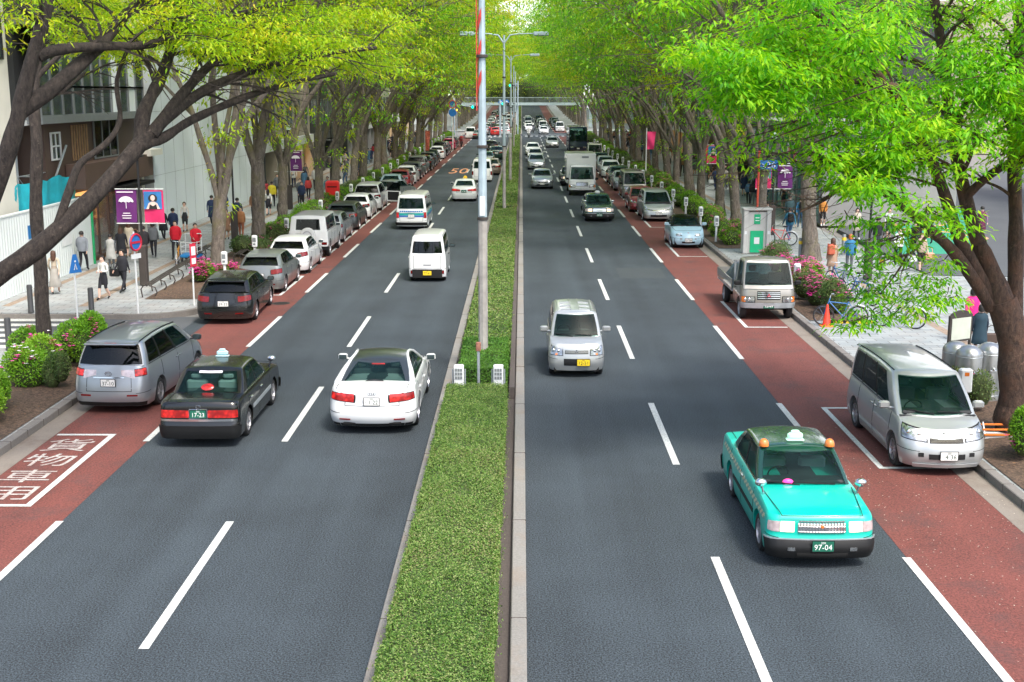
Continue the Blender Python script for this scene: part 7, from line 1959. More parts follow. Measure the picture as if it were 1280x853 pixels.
near = [
    (131, 375, PI - .2, 'hold', WH, BK, 'bob', 'skirt', 1.60, 'woman in black skirt and white top carrying folder at the left corner', None, BK),
    (155, 366, PI - .3, 'fw2', BK, BK, 'bun', 'jacket', 1.62, 'woman in black trouser suit walking beside the one in a skirt', None, BK),
    (221, 324, PI, 'mw', RD, BK, 'short', 'jacket', 1.72, 'taller person in red jacket behind the hand cart', None, RD),
    (246, 326, PI + .3, 'push', RD, BK, 'short', 'jacket', 1.66, 'person in red jacket leaning over the hand cart', None, RD),
    (163, 322, .1, 'fw', BE, BE, 'long', 'coat', 1.62, 'woman in cream coat with long hair near the shop', None, (.6, .52, .4)),
    (153, 331, .2, 'mw2', BK, BK, 'long', 'coat', 1.62, 'person in long black coat in front of the cream-coated woman', None, BK),
    (140, 337, 0, 'st', GR, GR, 'short', 'coat', 1.5, 'person in pale grey coat near the shop window', None, (.4, .4, .38)),
    (181, 330, .2, 'mw2', DK, BK, 'short', 'jacket', 1.66, 'person in dark jacket left of the banner lamp post', None, DK),
    (193, 323, .1, 'fw2', GR, BK, 'bob', 'jacket', 1.62, 'person in grey jacket right of the banner lamp post', None, GR),
    (218, 303, 0, 'mw', NV, BK, 'short', 'jacket', 1.7, 'dark-jacketed person walking away behind red jackets', None, NV),
    (70, 368, .1, 'fw', BE, (.3, .25, .2), 'long', 'longskirt', 1.62, 'woman in brown top and long grey skirt beside slender tree', None, (.35, .33, .3)),
    (298, 288, 0, 'mw', NV, NV, 'short', 'jacket', 1.75, 'large man in navy jacket walking along the grey wall', None, NV),
    (284, 300, PI, 'fs', BR_, BR_, 'bob', 'coat', 1.55, 'person in brown coat left of the dark lamp post', None, (.3, .17, .1)),
    (302, 298, PI, 'fw2', (.35, .15, .06), (.3, .1, .05), 'bob', 'jacket', 1.6, 'person in rust jacket and patterned leggings by the lamp post', None, (.35, .15, .06)),
    (352, 284, PI, 'fw', BK, BK, 'long', 'skirt', 1.6, 'woman in black dress beside the third left trunk', None, BK),
    (325, 263, 0, 'mw2', BK, BK, 'short', 'coat', 1.7, 'person in black coat with a yellow bag near the grey wall', None, BK),
    (341, 260, 0, 'mw', (.6, .5, .03), BK, 'short', 'jacket', 1.7, 'person in yellow jacket beyond the grey forked tree', None, (.6, .5, .03)),
    (1222, 450, .1, 'fs', (.02, .03, .05), BK, 'bob', 'coat', 1.56, 'woman in navy coat walking beside the large right trunk', None, (.015, .04, .06)),
    (1212, 428, .1, 'fw2', (.75, .015, .2), JN, 'bob', 'jacket', 1.62, 'woman in hot pink top left of the large right trunk', None, (.75, .015, .2)),
    (1039, 348, 0, 'fs', (.35, .22, .15), JN, 'long', 'coat', 1.62, 'person in beige-brown coat walking away on right sidewalk', None, (.35, .23, .16)),
    (1061, 342, 0, 'st', (.03, .15, .3), GR, 'bob', 'jacket', 1.62, 'orange-haired person in blue denim jacket on the right plaza', None, (.03, .16, .3)),
    (986, 303, 0, 'mw', (.02, .12, .2), JN, 'short', 'jacket', 1.72, 'person in teal jacket with black rucksack beyond the kiosk', None, (.02, .12, .2)),
    (1000, 286, 0, 'mw2', (.03, .15, .3), JN, 'short', 'jacket', 1.7, 'person in blue jacket left of the pale speckled trunk', None, (.03, .15, .28)),
    (1142, 327, PI, 'mw', BK, BK, 'short', 'jacket', 1.78, 'man in black suit and white shirt crossing the right plaza', None, BK),
    (1150, 340, PI, 'fw', (.5, .4, .3), DK, 'long', 'jacket', 1.62, 'long-haired woman in cream top carrying white shopping bag', None, (.5, .35, .3)),
    (1122, 332, PI, 'fw2', WH, BK, 'bob', 'jacket', 1.62, 'person in pale striped top on the right plaza', None, WH),
    (986, 284, 0, 'st', (.03, .06, .07), BK, 'short', 'jacket', 1.78, 'tall person in dark plaid shirt beside teal pavilion', None, (.03, .07, .08)),
    (979, 262, 0, 'fw', BK, BR_, 'long', 'skirt', 1.62, 'bare-legged person in dark skirt beyond the banner post', None, BK),
    (940, 256, 0, 'fw2', BK, GR, 'long', 'jacket', 1.62, 'person in black top left of the red pole', None, BK),
    (917, 268, 0, 'fs', DK, (.03, .2, .35), 'long', 'skirt', 1.6, 'woman with a blue skirt between the dark right trunks', None, (.03, .2, .35)),
    (894, 238, 0, 'mw', NV, NV, 'short', 'jacket', 1.72, 'person in navy carrying a pale bag beyond the trunks', None, NV),
    (1051, 275, PI, 'mw', GR, BK, 'short', 'jacket', 1.68, 'person in grey coat by the white pavilion wall', None, (.16, .17, .17)),
    (1036, 278, PI, 'fw', BK, BK, 'long', 'coat', 1.6, 'person in black coat right of the speckled trunk', None, BK),
    (1028, 283, PI, 'fs', (.5, .2, .04), BK, 'long', 'jacket', 1.6, 'person in orange top right of the speckled trunk', None, (.5, .2, .04)),
    (1022, 262, PI, 'mw2', BK, BK, 'short', 'jacket', 1.7, 'person in black further back by the teal pavilion', None, BK),
    (1225, 300, 0, 'mw', (.2, .1, .2), DK, 'short', 'coat', 1.7, 'person in plum coat behind the right tree limbs', None, (.12, .02, .06)),
    (1008, 268, .2, 'mw', BK, BK, 'short', 'jacket', 1.72, 'person in black left of the pale speckled trunk further off', None, BK),
    (1070, 300, PI, 'fw2', (.5, .45, .4), BK, 'long', 'coat', 1.6, 'person in oatmeal coat behind the plaza lamp post', None, (.5, .44, .36)),
    (1095, 318, 0, 'mw', BK, GR, 'short', 'jacket', 1.72, 'person in black jacket right of the plaza lamp post', None, BK),
    (1110, 300, PI, 'fs', WH, NV, 'bob', 'skirt', 1.6, 'woman in white blouse and navy skirt beyond the plaza', None, NV),
    (1160, 305, 0, 'mw2', GR, BK, 'short', 'coat', 1.74, 'man in grey coat near the green road surface', None, (.2, .2, .21)),
    (105, 340, .2, 'mw', (.2, .22, .25), BK, 'short', 'jacket', 1.7, 'man in slate jacket walking by the green hoarding post', None, (.2, .22, .25)),
    (205, 300, .1, 'fw2', BK, BK, 'long', 'coat', 1.6, 'long-haired person in black coat by the grey service door', None, BK),
    (232, 290, PI, 'fs', (.6, .55, .5), BK, 'bob', 'skirt', 1.6, 'woman in pale top by the foot of the grey wall', None, BK),
    (266, 283, 0, 'mw2', NV, BK, 'short', 'coat', 1.72, 'person in dark blue coat left of the forked mossy tree', None, NV),
    (318, 276, PI, 'st', BR_, BK, 'short', 'jacket', 1.7, 'person in tan jacket between two slim left trunks', None, BR_),
    (336, 270, 0, 'fw', WH, BK, 'long', 'skirt', 1.6, 'woman in white top and black skirt along the grey wall', None, BK),
    (376, 256, PI, 'mw', GR, BK, 'short', 'jacket', 1.72, 'person in grey jacket right of the second purple banner', None, GR),
    (386, 250, 0, 'fw2', (.5, .05, .05), BK, 'long', 'jacket', 1.6, 'person in crimson jacket near the red post box', None, (.5, .05, .05)),
    (410, 252, PI, 'mw2', (.1, .25, .3), WH, 'short', 'jacket', 1.7, 'person in teal jacket and pale trousers by the post box', None, (.1, .25, .3)),
    (425, 248, 0, 'fs', WH, BE, 'long', 'coat', 1.6, 'woman in white coat beside the post box', None, WH),
    (958, 292, .3, 'st', WH, BK, 'short', None, 1.7, 'person behind the kiosk with only head showing', None, None),
]
for (px, py, rz, b, top, bot, hair, g, h, lab, hm, gc) in near:
    p = gp(px, py, Z0)
    person(p.x, p.y, rz + rnd.uniform(-.15, .15), b, top, bot, hair, g, h, lab, None, M_hairo if 'orange-haired' in lab else M_hairb if 'brown' in lab or 'cream' in lab else None, gcol=gc, sk=rnd.randint(0, 1), shoes=M_white if rnd.random() < .2 else None)
for px, py, z, m, lab, kd, dx, dy in ((986, 303, 1.0, M_blackp, 'black rucksack worn by the teal-jacketed walker', 'r', 0, -.2), (1000, 286, 1.0, M_blackp, 'black rucksack on blue-jacketed walker by speckled trunk', 'r', 0, -.2), (1039, 348, .95, mat('rust_bag', (.45, .1, .05), .6), 'rust-coloured bag on the brown-coated pedestrian', 'r', -.12, -.22),
                                      (1222, 450, .45, mat('brown_bag', (.07, .045, .035), .6), 'large dark brown bag carried by the navy-coated woman', 'h', .33, .05), (1150, 340, .4, M_white, 'white paper shopping bag held by the long-haired woman', 'h', -.32, 0), (1150, 340, .5, mat('salmon_bag', (.7, .3, .22), .6), 'salmon pink bag held by the long-haired woman', 'h', .34, 0),
                                      (155, 366, .6, M_blackp, 'black handbag between the two suited women', 'h', -.3, 0), (163, 322, .75, mat('tan_bag', (.4, .2, .12), .6), 'tan shoulder bag of the cream-coated woman', 'h', .3, 0), (894, 238, .5, WH and M_white, 'pale shopping bag held by the navy-dressed walker', 'h', -.3, 0), (1212, 428, .85, mat('olive_bag', (.15, .11, .08), .6), 'olive shoulder bag of the woman in hot pink', 'h', .3, 0)):
    p = gp(px, py, Z0); bag(p.x + dx, p.y + dy, Z0 + z, m, lab, 0, 1.2 if kd == 'h' else 1, 'hand' if kd == 'h' else 'r')
cols = [BK, DK, NV, GR, BE, WH, (.3, .03, .04), (.05, .12, .2), BR_, (.35, .33, .3), BK, NV]
bod = ['mw', 'mw2', 'fw', 'fw2', 'st', 'fs']; hrs = ['short', 'short', 'long', 'bob', 'short', 'long']
for side, n in ((-1, 62), (1, 55)):
    for k in range(n):
        y = 70 + (k / n) ** .9 * 125 + rnd.uniform(-1, 1) + (8 if side > 0 else 0); x = rnd.uniform(13.6, 17.6) if side < 0 else rnd.uniform(13.2, 16.6); b = rnd.randrange(6); c = rnd.choice(cols); c2 = rnd.choice(cols[:4] + [JN])
        person(side * x, y, rnd.choice([0, PI]) + rnd.uniform(-.3, .3), bod[b], c, c2, hrs[b], rnd.choice(['jacket', 'coat', None, 'jacket']), rnd.uniform(1.55, 1.78),
               'one of the small pedestrians far along the shaded %s sidewalk' % ('left' if side < 0 else 'right'), 'distant pedestrians on the %s sidewalk' % ('left' if side < 0 else 'right'), gcol=c)
# ================================================================ TRAFFIC
def front_at(root, x, y_near, L, away, dz=0):
    """y_near = the end of the vehicle nearest the camera"""
    yc = y_near + L / 2
    return place(root, x, yc, (0 if away else math.pi) + dz)
# --- 1 silver minivan parked left
sp = minivan_spec(panels=[('headlight', M_head, ((.7, .66), (1.75, .72), (1.75, .88), (.7, .76)), True),
    ('tail_light', M_taillit, ((3.95, .90), (3.3, .92), (3.3, 1.07), (3.95, 1.05)), True), ('tail_light_clear', M_clearr, ((4.5, .93), (3.97, .84), (3.97, 1.045), (4.5, 1.045)), True),
    ('reflector', M_tail, ((4.3, .44), (3.85, .44), (3.85, .48), (4.3, .48)), True)],
    centre=[('garnish', M_chrome, 'r', .6, .86, .885, .012), ('lower_bumper', M_blackp, 'r', 1.7, .205, .30, .004)], emb=('ellipses', 'r', .965, .075), highstop=(.97, M_taillit, -.06), ribs=(.5, -1.9, (-.62, .62)), ribr=.012, ribm=M_seam, L=4.8, mirrorm=P['grey'], mirror_y=1.2)
r, c = make_car(sp, 'minivan', P['silver'], 'silver minivan with lit brake lights parked by left kerb next to painted bay', cat='minivan'); front_at(r, -9.45, 27.5, 4.8, True, -.05)
# --- 2 black taxi
r, c = make_car(taxi_spec(centre=[('grille', M_chrome, 'f', .58, .60, .79, .006), ('front_bumper', M_blackp, 'f', 1.95, .28, .52, .03), ('rear_bumper', M_blackp, 'r', 1.95, .24, .50, .03), ('bumper_trim', M_chrome, 'r', 1.5, .585, .63, .012)],
    emb=('ellipses', 'r', .90, .05), sidestrip=(.52, .60, M_steel)), 'taxi', P['black'], 'black taxi seen from behind with pale blue roof lamp and green plate', cat='taxi')
roof_lamp(r, 1.49, .0); mb = MB(); mb.box(-.25, .25, -.02, .02, 0, .35); 
q = c.G(5, .85); 
for k in range(9): mb2 = MB(); mb2.box(-.03, .03, -.01, 0, 0, .06); o = mb2.build('window_lettering', M_print, r, smooth=0); v = c.G(5 - .4 + k * .1 if k < 5 else -(5 - (k - 4) * .1), .86); o.location = v + Vector((0, -.025, 0)); o.rotation_euler = (-.9, 0, 0)
mb = MB(); mb.ball((0, 0, 0), (.14, .02, .09), 12, 8); o = mb.build('high_brake_light', M_taillit, r); o.location = c.G(5, .3) + Vector((0, -.012, .012)); o.rotation_euler = (-.8, 0, 0)
mb = MB(); mb.box(-.2, .2, -.012, .004, -.11, .11, bev=.01); o = mb.build('plate_frame', M_chrome, r); o.location = (0, c.B(5, .745).y - .012, .745)
front_at(r, -6.77, 24.75, 4.7, True)
# --- 3 white saloon
sp = sedan_spec(L=5.0, W=1.93, H=1.46, R=.36, fo=.95, wb=2.99, cyf=.5, cyr=.34, bowr=.09,
    top=[(2.5, .70), (2.0, .84), (1.2, .95), (.95, .98), (-1.3, 1.02), (-1.7, 1.04), (-2.25, 1.04), (-2.5, 1.0)],
    tail=[(0, -.1), (.2, 0), (.4, .0), (.6, -.05), (.85, -.07), (1, -.12)],
    g=dict(ab=.86, at=.62, y0=1.3, y1=.45, y2=-.95, y3=-1.98, windows=[(.75, -.18), (-.26, -1.3, .1)], ws=(.06, .93), rw=(.06, .93), cyr=.22, cx=.16, drop=.08, rwx=1.0), roofm=P['grey'],
    panels=[('headlight', M_head, ((.72, .56), (1.75, .6), (1.75, .7), (.72, .66)), True), ('tail_light', M_taillit, ((4.42, .74), (3.35, .80), (3.35, .93), (4.42, .92)), True), ('reflector', M_tail, ((4.3, .36), (3.9, .36), (3.9, .385), (4.3, .385)), True)],
    centre=[('lower_bumper', M_blackp, 'r', 1.6, .205, .27, .003)], tailgate=.66, seams=[1.0, -.22, -1.35], handles=[(-.05, .80), (-1.15, .82)],
    rplate=(M_platew, M_ink, '· 1 22', .77, 0), emb=('rings', 'r', .93, .055), highstop=(.9, M_taillit, -.0), spokes=5)
sp['exhaust'] = 1
r, c = make_car(sp, 'saloon_car', P['white'], 'white saloon with black glass roof and lit brake lights in inner left lane')
# the glasshouse sides are white: arches over the doors
for sg in (-1, 1):
    mb = MB(); pts = [c.G(sg * t, q) + Vector((sg * .006, 0, .004)) for t, q in ((1.6, .0), (1.75, .45), (1.95, .88), (2.2, .97), (2.5, .985), (2.8, .97), (3.05, .88), (3.25, .45), (3.4, .0))]; mb.tube(pts, [.03, .032, .035, .035, .035, .035, .04, .06, .08], 8); mb.build('roof_rail', P['white'], r)
    mb = MB(); v = c.B(sg * 4.25, .27); mb.box(-.14, .14, -.02, .02, -.03, .03, bev=.012); o = mb.build('exhaust_tip', M_blackp, r); o.location = v + Vector((0, -.01, 0))
front_at(r, -3.25, 25.75, 5.0, True)
# --- turquoise taxi
r, c = make_car(taxi_spec(roofm=P['dgreen'], emb=('disc', 'f', .70, .028), embm=M_amber, wb=2.7), 'taxi', P['teal'], 'turquoise taxi with dark green roof and checkered side stripe driving towards camera', cat='taxi')
M_chk = mat('cream_check', (.62, .55, .35), .5, var=.05); M_chk2 = mat('grey_check', (.12, .3, .26), .5, var=.05)
chk = MB(); chk2 = MB(); n = 44
for sg in (-1, 1):
    for k in range(n):
        ya = 2.0 - k * 4.0 / n; yb = ya - 4.0 / n
        for row in (0, 1):
            zc = lerp(.70, .80, (2.0 - ya) / 4); z0 = zc + row * .045
            patch(chk if (k + row) % 2 else chk2, c.B, ((sg * c.out.tau_y(ya), z0), (sg * c.out.tau_y(yb), z0), (sg * c.out.tau_y(yb), z0 + .045), (sg * c.out.tau_y(ya), z0 + .045)), .004, 1, 1, thick=.008)
chk.build('check_stripe', M_chk, r, smooth=0); chk2.build('check_stripe', M_chk2, r, smooth=0)
roof_lamp(r, 1.49, .15, mat('mint_lamp_glass', (.45, .85, .6), .3, emit=.25, var=.1))
for sg in (-1, 1):
    mb = MB(); mb.lathe([(.085, 0), (.085, .04), (.07, .09), (.04, .12), (0, .13)], (sg * .56, .3, 1.435), 14); mb.build('beacon', M_amber, r)
mb = MB(); mb.ball((.28, 1.0, 1.02), (.09, .05, .05), 10, 6); mb.build('dashboard_meter', mat('pink_meter', (.9, .05, .3), .4, emit=.6), r)
front_at(r, 4.71, 18.15, 4.7, False)
# --- small silver van coming, inner right lane
sp = hatch_spec(L=3.4, W=1.475, H=1.66, R=.285, fo=.62, wb=2.4, tw=.16, cxf=.26, cyf=.24, cxr=.16, cyr=.14, bowf=.06,
    top=[(1.7, .84), (1.45, .93), (1.1, 1.0), (.95, 1.03), (-1.7, 1.06)], nose=[(0, -.05), (.3, 0), (.6, -.03), (.85, -.08), (1, -.16)],
    g=dict(ab=.67, at=.56, y0=1.2, y1=.68, y2=-1.42, y3=-1.62, windows=[(.75, -.0), (-.1, -.85), (-.93, -1.3)], ws=(.06, .92), cx=.1, cy=.1, cyr=.1, bowf=.1, drop=.035, wsx=1.15),
    seams=[.75, -.05, -.9], handles=[(.1, .86), (-.75, .87)], spoiler=False, spokes=7,
    panels=[('headlight', M_head, ((.76, .60), (1.6, .62), (1.6, .84), (.82, .80)), True), ('indicator', M_amber, ((1.0, .61), (1.2, .61), (1.2, .66), (1.0, .66)), True), ('tail_light', M_tail, ((4.1, .62), (3.4, .62), (3.4, .82), (4.1, .82)), True)],
    centre=[('grille', M_blackp, 'f', .66, .64, .78, .004), ('lower_grille', M_blackp, 'f', .70, .34, .52, .004)], grille_bars=(.63, .66, .76, 5, 'h'), fplate=(M_platey, M_inkk, '12-51', .43, -.18), emb=('diamonds', 'f', .71, .06),
    cross_ribs=[(.45, -.4, -.12), (.45, .12, .4), (.0, -.4, -.12), (.0, .12, .4), (-.5, -.4, -.12), (-.5, .12, .4)], ribs=(.5, -1.25, (-.47, .47, -.12, .12)), ribr=.012)
r, c = make_car(sp, 'small_car', P['silver2'], 'boxy silver small car with yellow plate driving towards camera by the median', cat='car'); front_at(r, 1.45, 31.3, 3.4, False)
# --- silver minivan parked right
sp = minivan_spec(L=4.6, W=1.70, H=1.85, fo=.85, wb=2.83, cyf=.4, bowf=.08, top=[(2.3, .86), (2.0, .98), (1.6, 1.06), (1.3, 1.08), (-2.1, 1.1), (-2.3, 1.1)],
    g=dict(ab=.79, at=.68, y0=1.72, y1=.85, y2=-2.05, y3=-2.18, windows=[(1.05, .2), (.1, -.95), (-1.05, -1.85)], cy=.14, cyr=.1, rwx=1.2, bowf=.14, drop=.05, wsx=1.2),
    panels=[('headlight', M_head, ((.78, .68), (1.72, .74), (1.72, .98), (.86, .88)), True), ('fog_light', M_blackp, ((.9, .40), (1.1, .40), (1.1, .48), (.9, .48)), True), ('tail_light', M_tail, ((4.15, .86), (3.2, .9), (3.2, 1.06), (4.15, 1.03)), True)],
    centre=[('grille', M_blackp, 'f', .68, .66, .75, .006), ('lower_grille', M_blackp, 'f', .72, .36, .46, .006), ('chin', P['silver2'], 'f', 1.3, .20, .27, .03)], grille_bars=(.66, .67, .74, 3, 'h'), fplate=(M_platew, M_ink, '· 4 36', .44, -.02), emb=('ellipses', 'f', .82, .075), embm=M_frame,
    ribs=(.6, -1.9, (-.62, .62)), ribr=.012, ribm=M_seam, cross_ribs=[], mirror_y=1.15, spokes=8)
r, c = make_car(sp, 'minivan', P['silver2'], 'silver minivan facing camera parked in the right kerb bay', cat='minivan'); front_at(r, 8.28, 22.9, 4.6, False)

# --- flatbed truck
def truck(name, label, cargo, x, yn, away=False, cabm=None, W=1.75, L=4.7, H=2.0, boxh=2.6, plate='12-49'):
    cabm = cabm or P['beige']; sp = boxvan_spec(L=1.75, W=W, H=H, fo=.62, wb=.02, R=.34, sill=.42, cyr=.06, cxr=.06, top=[(.875, 1.12), (-.875, 1.16)], bowr=.01,
        nose=[(0, -.02), (.3, 0), (.7, -.03), (1, -.10)],
        g=dict(ab=W / 2 - .05, at=W / 2 - .15, y0=.80, y1=.42, y2=-.66, y3=-.8, windows=[(.42, -.38)], cx=.08, cy=.08, cyr=.06, rw=(.2, .8), bowf=.08, drop=.03, bulge=.01, wsx=1.12, sw=(.05, .9)), seams=[.5, -.55], handles=[(-.4, .95)], mirror_y=.55, tailgate=None,
        panels=[('headlight', M_head, ((.72, .62), (1.6, .62), (1.6, .80), (.72, .80)), True), ('indicator', M_amber, ((1.3, .62), (1.7, .62), (1.7, .80), (1.3, .80)), True)],
        centre=[('grille', M_blackp, 'f', .60, .70, .98, .006), ('front_bumper', M_steel if cargo == 'flat' else P['white'], 'f', 1.8, .43, .60, .04)], grille_bars=(.58, .72, .96, 4, 'h'), fplate=(M_plateg if cargo == 'flat' else M_platew, M_inkw if cargo == 'flat' else M_ink, plate, .51, 0), rplate=None)
    sp['rplate'] = None
    if cargo == 'flat': sp['emb'] = ('diamonds', 'f', .84, .07); sp['embm'] = M_signred
    root, c = make_car(sp, name, cabm, label, cat='truck')
    # the cab spec is centred; shift everything forward so the origin is mid-truck
    dy = L / 2 - .875
    for ch in root.children: ch.location.y += dy
    for ch in [q for q in root.children if q.name.startswith('wheel')]: bpy.data.objects.remove(ch) if False else None
    # keep front wheels only at cab; the duplicate pair becomes the rear axle
    wh = [q for q in root.children if q.name.startswith('wheel')]; wh.sort(key=lambda q: q.location.y)
    for q in wh[:2]: q.location.y = -L / 2 + 1.15
    fr = MB(); fr.box(-.4, .4, -L / 2 + .1, L / 2 - 1.0, .5, .68); fr.tube([(-W / 2 + .15, -L / 2 + 1.15, .34), (W / 2 - .15, -L / 2 + 1.15, .34)], .07, 8); fr.build('chassis', M_under, root, smooth=0)
    yb = L / 2 - 1.85; w = W / 2 + .02
    if cargo == 'flat':
        mb = MB(); mb.box(-w, w, -L / 2, yb, .70, .78); mb.build('bed', M_steel, root, smooth=0)
        for s in (-1, 1): mb = MB(); mb.box(s * w - .02, s * w + .02, -L / 2, yb, .78, 1.12, bev=.01); mb.build('side_gate', P['beige'], root)
        mb = MB(); mb.box(-w + .021, w - .021, -L / 2, -L / 2 + .04, .78, 1.12); mb.build('tail_gate', P['beige'], root, smooth=0)
        mb = MB(); 
        for s in (-1, 1): mb.box(s * (w - .1) - .03, s * (w - .1) + .03, yb - .05, yb + .01, .78, 1.75)
        mb.box(-w + .1, w - .1, yb - .05, yb + .01, 1.69, 1.75); mb.build('headboard', M_steel, root, smooth=0)
        tq = tag(bpy.data.objects.new('x', None), None); 
        g = np.random.default_rng(3); nx, ny = 16, 22; vs = []
        for j in range(ny + 1):
            for i in range(nx + 1):
                u, v = i / nx, j / ny; e = min(1, min(u, 1 - u) * 5) * min(1, min(v, 1 - v) * 5)
                vs.append((lerp(-w + .05, w - .05, u), lerp(-L / 2 + .3, yb - .1, v), .82 + e * (.62 + .12 * math.sin(u * 6 + v * 3) + .07 * math.sin(u * 17 + v * 11) + .05 * g.normal())))
        tm = MB(); tm.add(vs, [(j * (nx + 1) + i, j * (nx + 1) + i + 1, (j + 1) * (nx + 1) + i + 1, (j + 1) * (nx + 1) + i) for j in range(ny) for i in range(nx)])
        t_ = tm.build('cargo_sheet', mat('dark_blue_sheet', (.035, .06, .08), .5, var=.3, scale=4), None, smooth=70); tag(t_, 'dark blue-grey sheet bundled over the load on the flatbed truck', 'tarpaulin')
        bpy.data.objects.remove(tq);
        front_at(root, x, yn, L, away); t_.location = root.location; t_.rotation_euler = root.rotation_euler
    else:
        mb = MB(); mb.box(-w - .08, w + .08, -L / 2, yb + .02, .78, boxh, bev=.03); b = mb.build('cargo_box', P['white'], root)
        mb = MB(); 
        for s in (-1, 1): mb.box(s * (w + .085) - .012, s * (w + .085) + .012, -L / 2 + .01, yb, .82, .9); mb.box(s * (w + .085) - .012, s * (w + .085) + .012, -L / 2 + .01, yb, boxh - .1, boxh - .04)
        mb.build('box_trim', M_steel, b, smooth=0)
        mb = MB(); mb.box(-w * .55, -w * .05, yb + .02, yb + .03, boxh - .32, boxh - .18); mb.build('box_lettering', M_frame, b, smooth=0)
        front_at(root, x, yn, L, away)
    return root
truck('flatbed_truck', 'champagne flatbed truck with sheeted load parked beside the kiosk', 'flat', 8.1, 39.6, W=1.78, L=4.9)
truck('box_truck', 'white box truck in the outer right lane behind the dark green taxi', 'box', 4.4, 89.2, cabm=P['white'], W=1.95, L=6.0, H=2.2, boxh=2.95, plate='38-20')

# --- specs used several times
S = {}
def proto(key, spec, nm, **k):
    S[key] = (spec, nm, k)
made = {}
def car(key, pm, x, yn, away, label, cat='car', group=None, dz=0):
    spec, nm, k = S[key]
    if key not in made:
        r, c = make_car(dict(spec), nm, pm, label, cat=cat, group=group)
        if k.get('lamp'): roof_lamp(r, spec['H'] - .015, .0, k.get('lampm'), 'dome' if k['lamp'] == 'dome' else 'box')
        if k.get('extra'): k['extra'](r, c)
        made[key] = r
    else:
        r = copy_tree(made[key]); tag(r, label, cat, group); 
        if group is None and 'group' in r: del r['group']
    repaint(r, pm); front_at(r, x, yn * .985 - .6, spec['L'], away, dz); return r
proto('taxi', taxi_spec(fplate=(M_plateg, M_inkw, '55-02', .42, 0)), 'taxi', lamp='dome', lampm=M_white)
proto('sedan', sedan_spec(), 'saloon_car'); proto('hatch', hatch_spec(), 'hatchback'); proto('wagon', wagon_spec(rplate=(M_platew, M_ink, '59-33', .7, 0)), 'estate_car'); proto('minivan', minivan_spec(rplate=(M_platew, M_ink, '83-14', .76, 0)), 'minivan')
proto('van', boxvan_spec(), 'van')
kv = boxvan_spec(L=3.4, W=1.475, H=1.88, R=.28, fo=.55, wb=2.3, tw=.16, top=[(1.7, 1.0), (-1.7, 1.08)],
    g=dict(ab=.70, at=.59, y0=1.62, y1=1.1, y2=-1.5, y3=-1.66, windows=[(1.2, .45), (.35, -.55), (-.65, -1.35)], cy=.09, cyr=.08, cx=.08, rw=(.1, .72), bowf=.06, drop=.03, bulge=.01, wsx=1.1, rwx=.98),
    seams=[1.1, .4, -.6], handles=[(.5, .9), (.3, .9)], tailgate=.52, mirror_y=1.3, rplate=(M_platey, M_inkk, '77-41', .36, 0), glass_rear=M_glassd,
    panels=[('headlight', M_head, ((.62, .66), (1.5, .66), (1.5, .82), (.62, .8)), True), ('tail_light', M_tail, ((4.35, .33), (3.75, .33), (3.75, .45), (4.35, .45)), True)], centre=[('number_recess', M_blackp, 'r', .25, .66, .69, .006)])
proto('keivan', kv, 'small_van')
gs = hatch_spec(L=4.4, W=1.8, H=1.93, R=.38, fo=.8, wb=2.85, sill=.38, crown=.01, cxf=.1, cyf=.1, cxr=.07, cyr=.07, bowf=.02, bowr=.01, top=[(2.2, 1.12), (.9, 1.18), (-2.2, 1.2)], wid=[(0, .96), (.3, 1), (.9, .985), (1, .97)], nose=[(0, 0), (1, -.03)], tail=[(0, 0), (1, -.01)],
    g=dict(ab=.84, at=.76, y0=.95, y1=.7, y2=-2.1, y3=-2.17, windows=[(.55, -.1), (-.22, -.95), (-1.1, -1.95)], cx=.06, cy=.06, cyr=.05, bowf=.03, bowr=.01, drop=.01, bulge=.0, rwx=.72, rw=(.12, .82)), spoiler=False, spokes=5,
    seams=[.8, -.15, -1.0], handles=[(.05, 1.02), (-.85, 1.02)], panels=[('headlight', M_head, ((.7, .8), (.98, .8), (.98, 1.0), (.7, 1.0)), True), ('tail_light', M_tail, ((4.25, .60), (3.85, .60), (3.85, .70), (4.25, .70)), True)],
    centre=[('grille', M_blackp, 'f', .6, .78, 1.02, .006), ('rear_bumper', M_blackp, 'r', 1.9, .38, .52, .04)], rplate=(M_platew, M_ink, '46-18', .62, -.55), tailgate=None)
def spare(r, c):
    M = Matrix.Rotation(R(90), 4, 'X'); mb = MB(); mb.lathe([(0, -.0), (.05, 0), (.33, .01), (.36, .06), (.36, .2), (.3, .22)], (0, 0, 0), 28, None, Matrix.Rotation(R(-90), 4, 'X')); o = mb.build('spare_wheel_cover', P['white'], r); o.location = (.0, -2.42, 1.02)
    mb = MB(); mb.torus((0, -.004, 0), .2, .012, 24, 6, M); mb.box(-.12, .12, -.014, .0, -.03, .03); mb.build('cover_trim', M_frame, o)
proto('boxsuv', gs, 'off_roader', extra=spare)
